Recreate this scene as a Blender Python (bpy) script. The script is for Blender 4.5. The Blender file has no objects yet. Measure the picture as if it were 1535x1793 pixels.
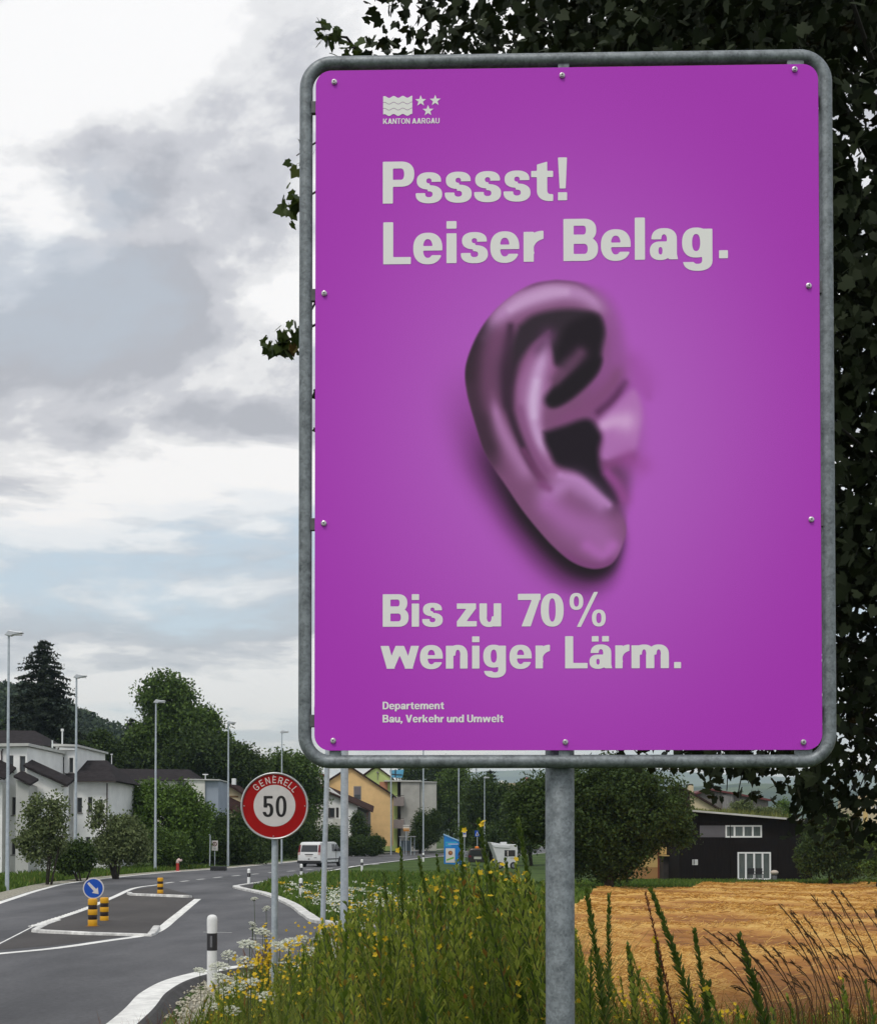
import bpy, bmesh, math, random
import numpy as np
from mathutils import Vector, Matrix
R = math.radians
random.seed(7)
rng = np.random.default_rng(7)
sc = bpy.context.scene
col = sc.collection

# ------------------------------------------------------------------ camera, world, sun, exposure
EYE = 2.2
F = 2400.0                      # focal length in pixels of the 1535 px wide photograph
PITCH = R(1.3)
cam_d = bpy.data.cameras.new('camera')
cam_d.sensor_fit = 'HORIZONTAL'; cam_d.sensor_width = 36.0
cam_d.lens = F / 1535.0 * 36.0
cam_d.shift_y = (565.5 - F * math.tan(PITCH)) / 1535.0
cam_d.clip_start = 0.05; cam_d.clip_end = 60000
cam = bpy.data.objects.new('camera', cam_d)
cam.location = (0, 0, EYE); cam.rotation_euler = (math.pi / 2 + PITCH, 0, 0)
col.objects.link(cam); sc.camera = cam

SUN_EL, SUN_AZ = R(56), R(205)  # azimuth clockwise from +Y (the view direction): behind the camera, a little left
world = bpy.data.worlds.new('World'); sc.world = world; world.use_nodes = True
nt = world.node_tree; nt.nodes.clear()
def N(t, tree=None, **kw):
    n = (tree or nt).nodes.new(t)
    for k, v in kw.items(): setattr(n, k, v)
    return n
def LK(a, b, tree=None): (tree or nt).links.new(a, b)
sky = N('ShaderNodeTexSky'); sky.sky_type = 'NISHITA'; sky.sun_disc = False
sky.sun_elevation = SUN_EL; sky.sun_rotation = SUN_AZ; sky.air_density = 1.0; sky.dust_density = 2.0
tc = N('ShaderNodeTexCoord'); sep = N('ShaderNodeSeparateXYZ'); LK(tc.outputs['Generated'], sep.inputs[0])
def M(op, a, b=None, c=None, clamp=False):
    n = N('ShaderNodeMath', operation=op); n.use_clamp = clamp
    for i, v in enumerate((a, b, c)):
        if v is None: continue
        if isinstance(v, (int, float)): n.inputs[i].default_value = v
        else: LK(v, n.inputs[i])
    return n.outputs[0]
zc = M('MAXIMUM', sep.outputs[2], 0.0)
den = M('ADD', zc, 0.16)
cx = M('DIVIDE', sep.outputs[0], den); cy = M('DIVIDE', sep.outputs[1], den)
comb = N('ShaderNodeCombineXYZ'); LK(cx, comb.inputs[0]); LK(cy, comb.inputs[1])
def noise(scale, detail, rough, off, dist=0.0, vec=None, sx=1, sy=1):
    mp = N('ShaderNodeMapping'); LK(vec or comb.outputs[0], mp.inputs[0]); mp.inputs['Location'].default_value = off; mp.inputs['Scale'].default_value = (sx, sy, 1)
    n = N('ShaderNodeTexNoise'); LK(mp.outputs[0], n.inputs['Vector']); n.inputs['Scale'].default_value = scale
    n.inputs['Detail'].default_value = detail; n.inputs['Roughness'].default_value = rough; n.inputs['Distortion'].default_value = dist
    return n.outputs['Fac']
def ramp(fac, stops, interp='EASE'):
    r = N('ShaderNodeValToRGB'); LK(fac, r.inputs[0]); r.color_ramp.interpolation = interp
    el = r.color_ramp.elements
    while len(el) > 1: el.remove(el[0])
    el[0].position, el[0].color = stops[0][0], (*stops[0][1], 1)
    for p_, c_ in stops[1:]:
        e = el.new(p_); e.color = (*c_, 1)
    return r.outputs[0]
def g3(v): return (v, v, v)
SEED = (11.7, 2.4, 0.0)
def cloudn(scale, detail, rough, off, sx=1.0, sy=1.0): return noise(scale, detail, rough, (SEED[0] + off[0], SEED[1] + off[1], off[2]), 0.35, sx=sx, sy=sy)
d1 = cloudn(1.25, 10, 0.56, (0, 0, 0), 0.75, 1.0); d2 = cloudn(1.25, 10, 0.56, (0.05, 0.16, 0), 0.75, 1.0)   # the same cloud, sampled again a little towards the light
rel = M('MULTIPLY_ADD', M('SUBTRACT', d1, d2), 3.2, 0.5)
big = cloudn(0.62, 6, 0.5, (2.2, 4.4, 3.0), 0.7, 1.0)
lit = M('ADD', M('MULTIPLY', rel, 0.55), M('MULTIPLY', big, 0.45))
cloudc = ramp(lit, [(0.36, (0.46, 0.475, 0.53)), (0.45, (0.61, 0.625, 0.68)), (0.52, (0.83, 0.845, 0.875)), (0.585, (1.0, 1.01, 1.03))])
mask = ramp(d1, [(0.35, g3(0)), (0.455, g3(0.72)), (0.53, g3(1))])
skymul = N('ShaderNodeMixRGB', blend_type='MULTIPLY'); skymul.inputs[0].default_value = 1
LK(sky.outputs[0], skymul.inputs[1]); skymul.inputs[2].default_value = (0.1, 0.1, 0.1, 1)   # Nishita at strength 0.1
# thin high veil over the open blue
veil = N('ShaderNodeMixRGB'); veil.inputs[0].default_value = 0.72; LK(skymul.outputs[0], veil.inputs[1]); veil.inputs[2].default_value = (0.67, 0.83, 0.98, 1)
thin = N('ShaderNodeMapRange'); LK(zc, thin.inputs[0]); thin.inputs[1].default_value = 0.02; thin.inputs[2].default_value = 0.22; thin.inputs[3].default_value = 0.45; thin.inputs[4].default_value = 1.0   # distant cloud seen edge-on through the air
maskt = M('MULTIPLY', mask, thin.outputs[0])
mixc = N('ShaderNodeMixRGB'); LK(maskt, mixc.inputs[0]); LK(veil.outputs[0], mixc.inputs[1]); LK(cloudc, mixc.inputs[2])
bg = N('ShaderNodeBackground'); LK(mixc.outputs[0], bg.inputs[0]); bg.inputs[1].default_value = 1.0
wo = N('ShaderNodeOutputWorld'); LK(bg.outputs[0], wo.inputs[0])

sd = bpy.data.lights.new('sun', 'SUN'); sd.energy = 1.5; sd.angle = R(14); sd.color = (1.0, 0.96, 0.9)
sun = bpy.data.objects.new('sun', sd); col.objects.link(sun)
sdir = Vector((math.sin(SUN_AZ) * math.cos(SUN_EL), math.cos(SUN_AZ) * math.cos(SUN_EL), math.sin(SUN_EL)))
sun.rotation_euler = sdir.to_track_quat('Z', 'Y').to_euler()
vs = sc.view_settings; vs.view_transform = 'Standard'; vs.look = 'None'; vs.exposure = 0.0; vs.gamma = 1.0; vs.use_curve_mapping = False
sc.render.engine = 'CYCLES'
sc.cycles.use_denoising = True
sc.cycles.max_bounces = 6; sc.cycles.diffuse_bounces = 3; sc.cycles.glossy_bounces = 2; sc.cycles.transmission_bounces = 4
sc.cycles.volume_bounces = 1; sc.cycles.transparent_max_bounces = 8

# ------------------------------------------------------------------ helpers
def ss(a, b, x):
    t = np.clip((np.asarray(x, float) - a) / (b - a), 0, 1)
    return t * t * (3 - 2 * t)
def gz(x, y):
    """height of the land: road near z=0, falling away from the camera, more on the field side"""
    x = np.asarray(x, float); y = np.asarray(y, float)
    z = -0.45 * ss(14, 50, y)
    z = z - 1.05 * ss(24, 112, y) * ss(0.0, 9.0, x + 0.0 * y)
    z = z + 0.55 * (1 - ss(5, 15, y)) * ss(-3.5, -1.6, x)
    return z
def gzf(x, y): return float(gz(x, y))
_c, _s = math.cos(PITCH), math.sin(PITCH)
def ray(px, py):
    u = (px - 767.5) / F; v = (1462.0 - py) / F + math.tan(PITCH) * 0
    v = ((896.5 - py) + (565.5 - F * math.tan(PITCH))) / F       # camera-space up
    return Vector((u, _c - v * _s, _s + v * _c))
def at(px, py, Y):
    d = ray(px, py); return Vector((0, 0, EYE)) + d * (Y / d.y)
def G(px, py):
    """where the ray through a pixel meets the land"""
    d = ray(px, py); lo, hi = 1.0, 3000.0
    f = lambda Y: EYE + d.z / d.y * Y - gzf(d.x / d.y * Y, Y)
    for _ in range(60):
        m = (lo + hi) / 2
        if f(m) > 0: lo = m
        else: hi = m
    p = at(px, py, lo); return (p.x, p.y)
def ppm(Y): return F / Y

def srgb(r, g=None, b=None):
    if g is None: r, g, b = r
    return tuple(((c / 255) / 12.92 if c / 255 <= 0.04045 else ((c / 255 + 0.055) / 1.055) ** 2.4) for c in (r, g, b))

MATS = {}
def mat(name, c, rough=0.7, var=0.0, scale=4.0, bump=0.0, bscale=None, metal=0.0, c2=None, detail=4, spec=0.4, stretch=(1, 1, 1), lo=0.35, hi=0.65, coat=0.0):
    if name in MATS: return MATS[name]
    m = bpy.data.materials.new(name); m.use_nodes = True; t = m.node_tree
    b = t.nodes['Principled BSDF']; b.inputs['Roughness'].default_value = rough; b.inputs['Metallic'].default_value = metal
    b.inputs['Specular IOR Level'].default_value = spec; b.inputs['Base Color'].default_value = (*c, 1); b.inputs['Coat Weight'].default_value = coat
    if var or c2 or bump:
        tcn = N('ShaderNodeTexCoord', t); mp = N('ShaderNodeMapping', t); LK(tcn.outputs['Object'], mp.inputs[0], t); mp.inputs['Scale'].default_value = stretch
    if var or c2:
        n = N('ShaderNodeTexNoise', t); LK(mp.outputs[0], n.inputs['Vector'], t); n.inputs['Scale'].default_value = scale; n.inputs['Detail'].default_value = detail; n.inputs['Roughness'].default_value = 0.6
        r = N('ShaderNodeValToRGB', t); LK(n.outputs['Fac'], r.inputs[0], t)
        ca = tuple(max(0, v * (1 - var)) for v in c); cb = c2 if c2 else tuple(min(1, v * (1 + var)) for v in c)
        r.color_ramp.elements[0].position = lo; r.color_ramp.elements[1].position = hi
        r.color_ramp.elements[0].color = (*ca, 1); r.color_ramp.elements[1].color = (*cb, 1)
        LK(r.outputs[0], b.inputs['Base Color'], t)
    if bump:
        n2 = N('ShaderNodeTexNoise', t); LK(mp.outputs[0], n2.inputs['Vector'], t); n2.inputs['Scale'].default_value = bscale or scale * 6; n2.inputs['Detail'].default_value = 4
        bp = N('ShaderNodeBump', t); bp.inputs['Strength'].default_value = bump; bp.inputs['Distance'].default_value = 0.02
        LK(n2.outputs['Fac'], bp.inputs['Height'], t); LK(bp.outputs[0], b.inputs['Normal'], t)
    MATS[name] = m; return m
def leafmat(name, c0, c1, rough=0.6, trans=0.25, extra=None):
    """foliage: colour differs from leaf to leaf"""
    if name in MATS: return MATS[name]
    m = bpy.data.materials.new(name); m.use_nodes = True; t = m.node_tree; b = t.nodes['Principled BSDF']; out = t.nodes['Material Output']
    ge = N('ShaderNodeNewGeometry', t); r = N('ShaderNodeValToRGB', t); LK(ge.outputs['Random Per Island'], r.inputs[0], t)
    r.color_ramp.elements[0].color = (*c0, 1); r.color_ramp.elements[1].color = (*c1, 1)
    if extra:
        lerp = lambda p: tuple(a + (b_ - a) * p for a, b_ in zip(c0, c1))
        for p_, c_ in extra:
            if p_ > .7:                              # a small share of odd coloured leaves
                for q_ in (p_ - .035, min(.995, p_ + .035)):
                    e = r.color_ramp.elements.new(q_); e.color = (*lerp(q_), 1)
            e = r.color_ramp.elements.new(p_); e.color = (*c_, 1)
    LK(r.outputs[0], b.inputs['Base Color'], t); b.inputs['Roughness'].default_value = rough; b.inputs['Specular IOR Level'].default_value = 0.25
    if trans:
        tr = N('ShaderNodeBsdfTranslucent', t); LK(r.outputs[0], tr.inputs[0], t)
        mx = N('ShaderNodeMixShader', t); mx.inputs[0].default_value = trans; LK(b.outputs[0], mx.inputs[1], t); LK(tr.outputs[0], mx.inputs[2], t); LK(mx.outputs[0], out.inputs[0], t)
    MATS[name] = m; return m

def npmesh(name, V, Fc, m=None, smooth=False, k=None):
    """mesh from arrays: V (n,3); Fc (m,k) array or a list of faces"""
    me = bpy.data.meshes.new(name)
    V = np.asarray(V, np.float32)
    if isinstance(Fc, np.ndarray):
        nf, kk = Fc.shape
        me.vertices.add(len(V)); me.vertices.foreach_set('co', V.ravel())
        me.loops.add(nf * kk); me.loops.foreach_set('vertex_index', Fc.astype(np.int32).ravel())
        me.polygons.add(nf); me.polygons.foreach_set('loop_start', np.arange(0, nf * kk, kk, dtype=np.int32))
        me.polygons.foreach_set('loop_total', np.full(nf, kk, np.int32)); me.update(calc_edges=True)
    else:
        me.from_pydata([tuple(map(float, v)) for v in V], [], [tuple(map(int, f)) for f in Fc]); me.update()
    if m is not None: me.materials.append(m)
    if smooth: me.polygons.foreach_set('use_smooth', np.ones(len(me.polygons), bool))
    return me
def link(name, me, parent=None, loc=(0, 0, 0), rot=(0, 0, 0)):
    o = bpy.data.objects.new(name, me); col.objects.link(o); o.location = loc; o.rotation_euler = rot
    if parent is not None: o.parent = parent
    return o
def tag(o, label=None, cat=None, group=None, kind=None):
    if label: o['label'] = label
    if cat: o['category'] = cat
    if group: o['group'] = group
    if kind: o['kind'] = kind
    return o
def thing(name, label, cat, loc=(0, 0, 0), rz=0.0, group=None):
    o = link(name, None, None, loc, (0, 0, rz)); o.empty_display_size = 0.3
    return tag(o, label, cat, group)
def copy_tree(o, parent=None):
    c = o.copy(); col.objects.link(c); c.parent = parent
    for ch in list(o.children): copy_tree(ch, c)
    return c

class MB:
    """collects shapes for ONE mesh"""
    def __init__(s): s.v = []; s.f = []
    def add(s, v, f):
        o = len(s.v); s.v += [tuple(p) for p in v]; s.f += [tuple(i + o for i in q) for q in f]; return s
    def box(s, x0, x1, y0, y1, z0, z1):
        return s.add([(x0,y0,z0),(x1,y0,z0),(x1,y1,z0),(x0,y1,z0),(x0,y0,z1),(x1,y0,z1),(x1,y1,z1),(x0,y1,z1)],
                     [(0,3,2,1),(4,5,6,7),(0,1,5,4),(1,2,6,5),(2,3,7,6),(3,0,4,7)])
    def hexa(s, p): return s.add(p, [(0,3,2,1),(4,5,6,7),(0,1,5,4),(1,2,6,5),(2,3,7,6),(3,0,4,7)])
    def prism(s, pts, axis, a, b):
        """outline pts (2-D) pushed from a to b along an axis ('x': pts are (y,z), 'y': (x,z), 'z': (x,y))"""
        n = len(pts)
        mk = {'x': lambda p, t: (t, p[0], p[1]), 'y': lambda p, t: (p[0], t, p[1]), 'z': lambda p, t: (p[0], p[1], t)}[axis]
        v = [mk(p, a) for p in pts] + [mk(p, b) for p in pts]
        return s.add(v, [tuple(range(n))[::-1], tuple(range(n, 2 * n))] + [(i, (i + 1) % n, n + (i + 1) % n, n + i) for i in range(n)])
    def tube(s, pts, r, seg=12, closed=False, cap=True):
        pts = [Vector(p) for p in pts]; n = len(pts); rs = r if isinstance(r, (list, tuple)) else [r] * n
        rings = []; up = None
        for i, p in enumerate(pts):
            if closed: d = pts[(i + 1) % n] - pts[i - 1]
            else: d = pts[min(i + 1, n - 1)] - pts[max(i - 1, 0)]
            d.normalize()
            if up is None: up = Vector((0, 0, 1)) if abs(d.z) < 0.9 else Vector((1, 0, 0))
            a = d.cross(up)
            if a.length < 1e-4: a = d.cross(Vector((0.3, 1, 0.2)))
            a.normalize(); b = d.cross(a); up = -b if False else up
            rings.append([p + a * (math.cos(2 * math.pi * k / seg) * rs[i]) + b * (math.sin(2 * math.pi * k / seg) * rs[i]) for k in range(seg)])
        v = [q for rr in rings for q in rr]; f = []
        for i in range(n if closed else n - 1):
            j = (i + 1) % n
            for k in range(seg): f.append((i * seg + k, i * seg + (k + 1) % seg, j * seg + (k + 1) % seg, j * seg + k))
        if cap and not closed: f.append(tuple(range(seg))[::-1]); f.append(tuple((n - 1) * seg + k for k in range(seg)))
        return s.add(v, f)
    def lathe(s, prof, cx=0, cy=0, seg=20, z0=0):
        """profile [(r,z)] about a vertical axis"""
        n = len(prof); v = [(cx + r * math.cos(2 * math.pi * k / seg), cy + r * math.sin(2 * math.pi * k / seg), z + z0) for r, z in prof for k in range(seg)]
        f = [(i * seg + k, i * seg + (k + 1) % seg, (i + 1) * seg + (k + 1) % seg, (i + 1) * seg + k) for i in range(n - 1) for k in range(seg)]
        f.append(tuple(range(seg))[::-1]); f.append(tuple((n - 1) * seg + k for k in range(seg)))
        return s.add(v, f)
    def disc_y(s, cx, cz, r0, r1, y0, y1, seg=48):
        """ring (or disc when r0=0) facing -y"""
        if r0 <= 0: return s.prism([(cx + r1 * math.cos(2 * math.pi * k / seg), cz + r1 * math.sin(2 * math.pi * k / seg)) for k in range(seg)], 'y', y0, y1)
        v = []
        for r, y in ((r0, y0), (r1, y0), (r1, y1), (r0, y1)):
            v += [(cx + r * math.cos(2 * math.pi * k / seg), y, cz + r * math.sin(2 * math.pi * k / seg)) for k in range(seg)]
        f = [((i * seg) + k, (i * seg) + (k + 1) % seg, (((i + 1) % 4) * seg) + (k + 1) % seg, (((i + 1) % 4) * seg) + k) for i in range(4) for k in range(seg)]
        return s.add(v, f)
    def mesh(s, name, m, smooth=False):
        me = npmesh(name, s.v, s.f, m, smooth)
        bm = bmesh.new(); bm.from_mesh(me); bmesh.ops.recalc_face_normals(bm, faces=bm.faces); bm.to_mesh(me); bm.free()
        return me
    def build(s, name, m, parent=None, loc=(0, 0, 0), rot=(0, 0, 0), smooth=False, bevel=0.0, auto=None, seg=2):
        o = link(name, s.mesh(name, m, smooth or bool(auto)), parent, loc, rot)
        if auto:
            o.data.set_sharp_from_angle(angle=R(auto))
        if bevel:
            b = o.modifiers.new('bevel', 'BEVEL'); b.width = bevel; b.segments = seg; b.limit_method = 'ANGLE'; b.angle_limit = R(35)
        return o

def spline(pts, n):
    """Catmull-Rom through 2-D/3-D points"""
    P_ = [np.array(p, float) for p in pts]; P_ = [2 * P_[0] - P_[1]] + P_ + [2 * P_[-1] - P_[-2]]
    out = []
    for i in range(1, len(P_) - 2):
        for t in np.linspace(0, 1, n, endpoint=False):
            a, b, c, d = P_[i - 1:i + 3]
            out.append(0.5 * ((2 * b) + (-a + c) * t + (2 * a - 5 * b + 4 * c - d) * t * t + (-a + 3 * b - 3 * c + d) * t ** 3))
    out.append(P_[-2]); return np.array(out)
def dense(pts, step):
    out = [np.array(pts[0], float)]
    for a, b in zip(pts[:-1], pts[1:]):
        a = np.array(a, float); b = np.array(b, float); n = max(1, int(np.linalg.norm(b - a) / step))
        for i in range(1, n + 1): out.append(a + (b - a) * i / n)
    return np.array(out)
def ribbon(pts, prof):
    """strip along a plan polyline; prof = [(offset to the right, height above the land)]"""
    pts = np.asarray(pts, float); d = np.gradient(pts, axis=0); d /= np.linalg.norm(d, axis=1)[:, None]
    nr = np.stack([d[:, 1], -d[:, 0]], 1); V = []; k = len(prof)
    base = gz(pts[:, 0], pts[:, 1])
    for i in range(len(pts)):
        for o, h in prof:
            q = pts[i] + nr[i] * o; V.append((q[0], q[1], gzf(q[0], q[1]) + h))
    Fc = [(i * k + j, i * k + j + 1, (i + 1) * k + j + 1, (i + 1) * k + j) for i in range(len(pts) - 1) for j in range(k - 1)]
    return np.array(V), Fc
# ------------------------------------------------------------------ lettering: glyphs as implicit shapes (cap height 1), meshed flat
SW, SH = 0.235, 0.165
class GL:
    def __init__(s, X, Y, sw=SW, sh=SH): s.X, s.Y, s.sw, s.sh = X, Y, sw, sh
    def B(s, x0, y0, x1, y1): return np.maximum.reduce([x0 - s.X, s.X - x1, y0 - s.Y, s.Y - y1])
    def EL(s, cx, cy, a, b, n=2.35):
        a = max(a, .01); b = max(b, .01)
        return ((np.abs((s.X - cx) / a) ** n + np.abs((s.Y - cy) / b) ** n) ** (1 / n) - 1) * min(a, b)
    def RG(s, cx, cy, a, b, tx=None, ty=None):
        tx = s.sw * .97 if tx is None else tx; ty = s.sh * .92 if ty is None else ty
        return np.maximum(s.EL(cx, cy, a, b), -s.EL(cx, cy, a - tx, b - ty))
    def PL(s, pts):
        """convex polygon"""
        ar = sum(pts[i - 1][0] * pts[i][1] - pts[i][0] * pts[i - 1][1] for i in range(len(pts)))
        if ar < 0: pts = pts[::-1]
        r = None
        for i in range(len(pts)):
            (ax, ay), (bx, by) = pts[i - 1], pts[i]; L = math.hypot(bx - ax, by - ay)
            d = ((by - ay) * (s.X - ax) - (bx - ax) * (s.Y - ay)) / L
            r = d if r is None else np.maximum(r, d)
        return r
    def bowl(s, xc, xr, y0, y1):
        cy = (y0 + y1) / 2; b = (y1 - y0) / 2
        o = np.minimum(s.B(0, y0, xc, y1), np.maximum(s.EL(xc, cy, xr - xc, b), xc - .02 - s.X))
        i = np.minimum(s.B(0, y0 + s.sh, xc, y1 - s.sh), np.maximum(s.EL(xc, cy, xr - xc - s.sw, b - s.sh), xc - .02 - s.X))
        return np.maximum(o, -i)
    def glyph(s, c):
        B, RG, PL, EL, sw, sh, X, Y = s.B, s.RG, s.PL, s.EL, s.sw, s.sh, s.X, s.Y
        U = lambda *a: np.minimum.reduce(a); I = lambda *a: np.maximum.reduce(a); D = lambda a, b: np.maximum(a, -b)
        xh = .73; st = lambda x, y0=0, y1=1: B(x, y0, x + sw, y1)
        if c == 'P': return U(st(0), s.bowl(.42, .73, .40, 1))
        if c == 'B': return U(st(0), s.bowl(.46, .75, .46, 1), s.bowl(.47, .79, 0, .57))
        if c == 'D': return U(st(0), s.bowl(.36, .80, 0, 1))
        if c == 'R': return U(st(0), s.bowl(.42, .74, .42, 1), PL([(.34, .46), (.60, .48), (.80, 0), (.53, 0)]))
        if c == 'L': return U(st(0), B(0, 0, .65, sh * 1.02))
        if c == 'E': return U(st(0), B(0, 0, .66, sh), B(0, 1 - sh, .66, 1), B(0, .5 - sh / 2, .61, .5 + sh / 2))
        if c == 'T': return U(B(0, 1 - sh, .72, 1), st(.36 - sw / 2))
        if c == 'N': return U(st(0), st(.80 - sw), PL([(0, 1), (sw * 1.1, 1), (.80, 0), (.80 - sw * 1.1, 0)]))
        if c == 'K': return U(st(0), PL([(sw, .30), (.52, 1), (.80, 1), (sw, .24 + .06)]) if 0 else PL([(.17, .35), (.54, 1), (.81, 1), (.30, .22)]), PL([(.28, .50), (.45, .68), (.84, 0), (.56, 0)]))
        if c in 'AV':
            Y2 = Y if c == 'A' else 1 - Y; g = GL(X, Y2, sw, sh)
            r = U(g.PL([(0, 0), (.25, 0), (.56, 1), (.29, 1)]), g.PL([(.85, 0), (.60, 0), (.29, 1), (.56, 1)]))
            return U(r, g.B(.2, .20, .65, .20 + sh)) if c == 'A' else r
        if c == 'O': return RG(.43, .5, .43, .51)
        if c == 'G': return U(D(RG(.42, .5, .42, .51), B(.46, .44, .9, .68)), B(.46, .38, .80, .38 + sh), B(.80 - sw * .9, .06, .80, .5))
        if c == 'U': return U(st(0, .35, 1), st(.78 - sw, .35, 1), I(RG(.39, .37, .39, .38), Y - .37))
        if c == 's':
            up = D(RG(.31, .525, .285, .205, sw * .95, sh * .88), I(.33 - X, Y - .50)); lw = D(RG(.31, .205, .31, .215, sw * .95, sh * .88), I(X - .28, .235 - Y))
            return U(up, lw, I(PL([(.08, .50), (.20, .36), (.55, .22), (.45, .37)]), EL(.31, .36, .30, .20)))
        if c == 'e': return D(U(RG(.34, .36, .34, .375), B(.12, .31, .60, .31 + sh * .66)), I(.34 - X, np.abs(Y - .255) - .055))
        if c == 'i': return U(st(0, 0, .71), B(0, .82, sw, 1))
        if c == 'l': return st(0)
        if c == '!': return U(B(.0, 0, sw * .95, .19), PL([(.0, 1.02), (sw * .95, 1.02), (sw * .80, .28), (.04, .28)]))
        if c == '.': return B(0, 0, sw * .93, .19)
        if c == ',': return U(B(0, 0, sw, .19), PL([(.08, .02), (sw, .02), (.10, -.2), (-.03, -.2)]))
        if c == 'r': return U(st(0, 0, .71), D(I(EL(.47, .40, .40, .335, 2.2), B(sw * .5, .2, .46, .74)), EL(.53, .30, .53 - sw * .98, .245, 2.0)) if 1 else X)
        if c == 't': return U(st(.13, .2, .86), PL([(.13, .80), (.13 + sw, .80), (.13 + sw, .93), (.13, .86)]), B(0, .71 - sh * .9, .50, .71), I(RG(.44, .25, .31, .26, sw, sh), B(.1, -.02, .44, .26)), B(.40, -.01, .50, sh - .01))
        if c in 'aä':
            r = U(B(.635 - sw, .08, .635, .48), I(RG(.335, .47, .30, .27, sw, sh * .88), .475 - Y), I(RG(.25, .205, .25, .22, sw * .86, sh * .78), X - .45),
                  B(.22, .425 - sh * .75, .45, .425), PL([(.40, .1), (.635, .12), (.66, 0), (.45, 0)]))
            r = D(r, I(X - .28, np.abs(Y - .465) - .02)) if 0 else r
            if c == 'ä': r = U(r, B(.07, .83, .07 + sw * .85, 1), B(.37, .83, .37 + sw * .85, 1))
            return r
        if c == 'g': return U(I(RG(.32, .385, .32, .355), X - .50), B(.69 - sw, -.06, .69, .71), I(RG(.355, -.035, .335, .25, sw, sh), Y + .035, -.105 + 0 * X + np.where(X > .3, -1, Y + .105 - .02 + .0) if 0 else np.where(X < .3, Y + .075, -1)))
        if c == 'n': return U(st(0, 0, .71), I(RG(.375, .40, .305, .335), .40 - Y), B(.68 - sw, 0, .68, .41))
        if c == 'h': return U(st(0), I(RG(.375, .40, .305, .335), .40 - Y), B(.68 - sw, 0, .68, .41))
        if c == 'm': return U(st(0, 0, .71), I(RG(.36, .42, .29, .315), .42 - Y), B(.65 - sw, 0, .65, .43), I(RG(.775, .42, .29, .315), .42 - Y), B(1.065 - sw, 0, 1.065, .43))
        if c == 'u': return U(st(.68 - sw, 0, .71), I(RG(.305, .31, .305, .325), Y - .31), B(0, .30, sw, .71))
        if c == 'd': return U(I(RG(.33, .36, .33, .375), X - .55), st(.70 - sw))
        if c == 'p': return U(I(RG(.37, .36, .33, .375), .15 - X), st(0, -.27, .71))
        if c == 'k': return U(st(0), PL([(.17, .24), (.42, .71), (.69, .71), (.27, .18)]), PL([(.24, .36), (.40, .48), (.72, 0), (.45, 0)]))
        if c == 'w':
            q = lambda a, b: PL([(a, .71), (a + .235, .71), (b + .12, 0), (b - .10, 0)]); q2 = lambda a, b: PL([(a, .71), (a + .225, .71), (b + .10, 0), (b - .12, 0)])
            return U(q(0, .28), q2(.42, .28), q(.42, .79), q2(.845, .79))
        if c == 'z': return U(B(0, .71 - sh, .55, .71), B(0, 0, .57, sh), PL([(.0, sh - .01), (.27, sh - .01), (.55, .71 - sh + .01), (.28, .71 - sh + .01)]))
        if c == '7': return U(B(0, 1 - sh * 1.15, .64, 1), PL([(.40, .84), (.64, .9), (.36, 0), (.10, 0)]))
        if c == '0': return RG(.325, .5, .325, .51)
        if c == '5':
            r = D(RG(.29, .32, .31, .33), B(-.1, .235, .26, .52)); return U(r, B(.04, 1 - sh, .56, 1), B(.04, .44, .04 + sw * .9, 1), PL([(.04, .44), (.24, .44), (.3, .62), (.2, .62)]))
        if c == '%': return U(RG(.20, .76, .20, .26, .125, .10), RG(.85, .25, .20, .26, .125, .10), PL([(.21, -.02), (.33, -.02), (.83, 1.05), (.71, 1.05)]))
        raise KeyError(c)
ADV = {'P': .73, 'B': .79, 'D': .80, 'R': .80, 'L': .65, 'E': .66, 'T': .72, 'N': .80, 'K': .84, 'A': .85, 'V': .85, 'O': .86, 'G': .84, 'U': .78, 's': .62, 'e': .68, 'i': .235, 'l': .235,
       '!': .225, '.': .22, ',': .235, 'r': .45, 't': .50, 'a': .66, 'ä': .66, 'g': .69, 'n': .68, 'h': .68, 'm': 1.065, 'u': .68, 'd': .70, 'p': .70, 'k': .72, 'w': 1.07, 'z': .57, '7': .64, '0': .65, '5': .60, '%': 1.05}
def fieldmesh(Fv, xs, ys):
    """flat mesh of where the field is negative (marching squares; full cells merged in rows)"""
    ny, nx = Fv.shape; V = []; Fc = []; ins = Fv < 0
    full = ins[:-1, :-1] & ins[1:, :-1] & ins[:-1, 1:] & ins[1:, 1:]; anyc = ins[:-1, :-1] | ins[1:, :-1] | ins[:-1, 1:] | ins[1:, 1:]
    for j in range(ny - 1):
        i = 0
        while i < nx - 1:
            if full[j, i]:
                k = i
                while k < nx - 1 and full[j, k]: k += 1
                o = len(V); V += [(xs[i], ys[j]), (xs[k], ys[j]), (xs[k], ys[j + 1]), (xs[i], ys[j + 1])]; Fc.append((o, o + 1, o + 2, o + 3)); i = k; continue
            if anyc[j, i]:
                c = [(i, j), (i + 1, j), (i + 1, j + 1), (i, j + 1)]; poly = []
                for a in range(4):
                    (ia, ja), (ib, jb) = c[a], c[(a + 1) % 4]; fa, fb = Fv[ja, ia], Fv[jb, ib]
                    if fa < 0: poly.append((xs[ia], ys[ja]))
                    if (fa < 0) != (fb < 0):
                        t = fa / (fa - fb); poly.append((xs[ia] + (xs[ib] - xs[ia]) * t, ys[ja] + (ys[jb] - ys[ja]) * t))
                if len(poly) >= 3:
                    o = len(V); V += poly; Fc.append(tuple(range(o, o + len(poly))))
            i += 1
    return V, Fc
_gc = {}
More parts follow.
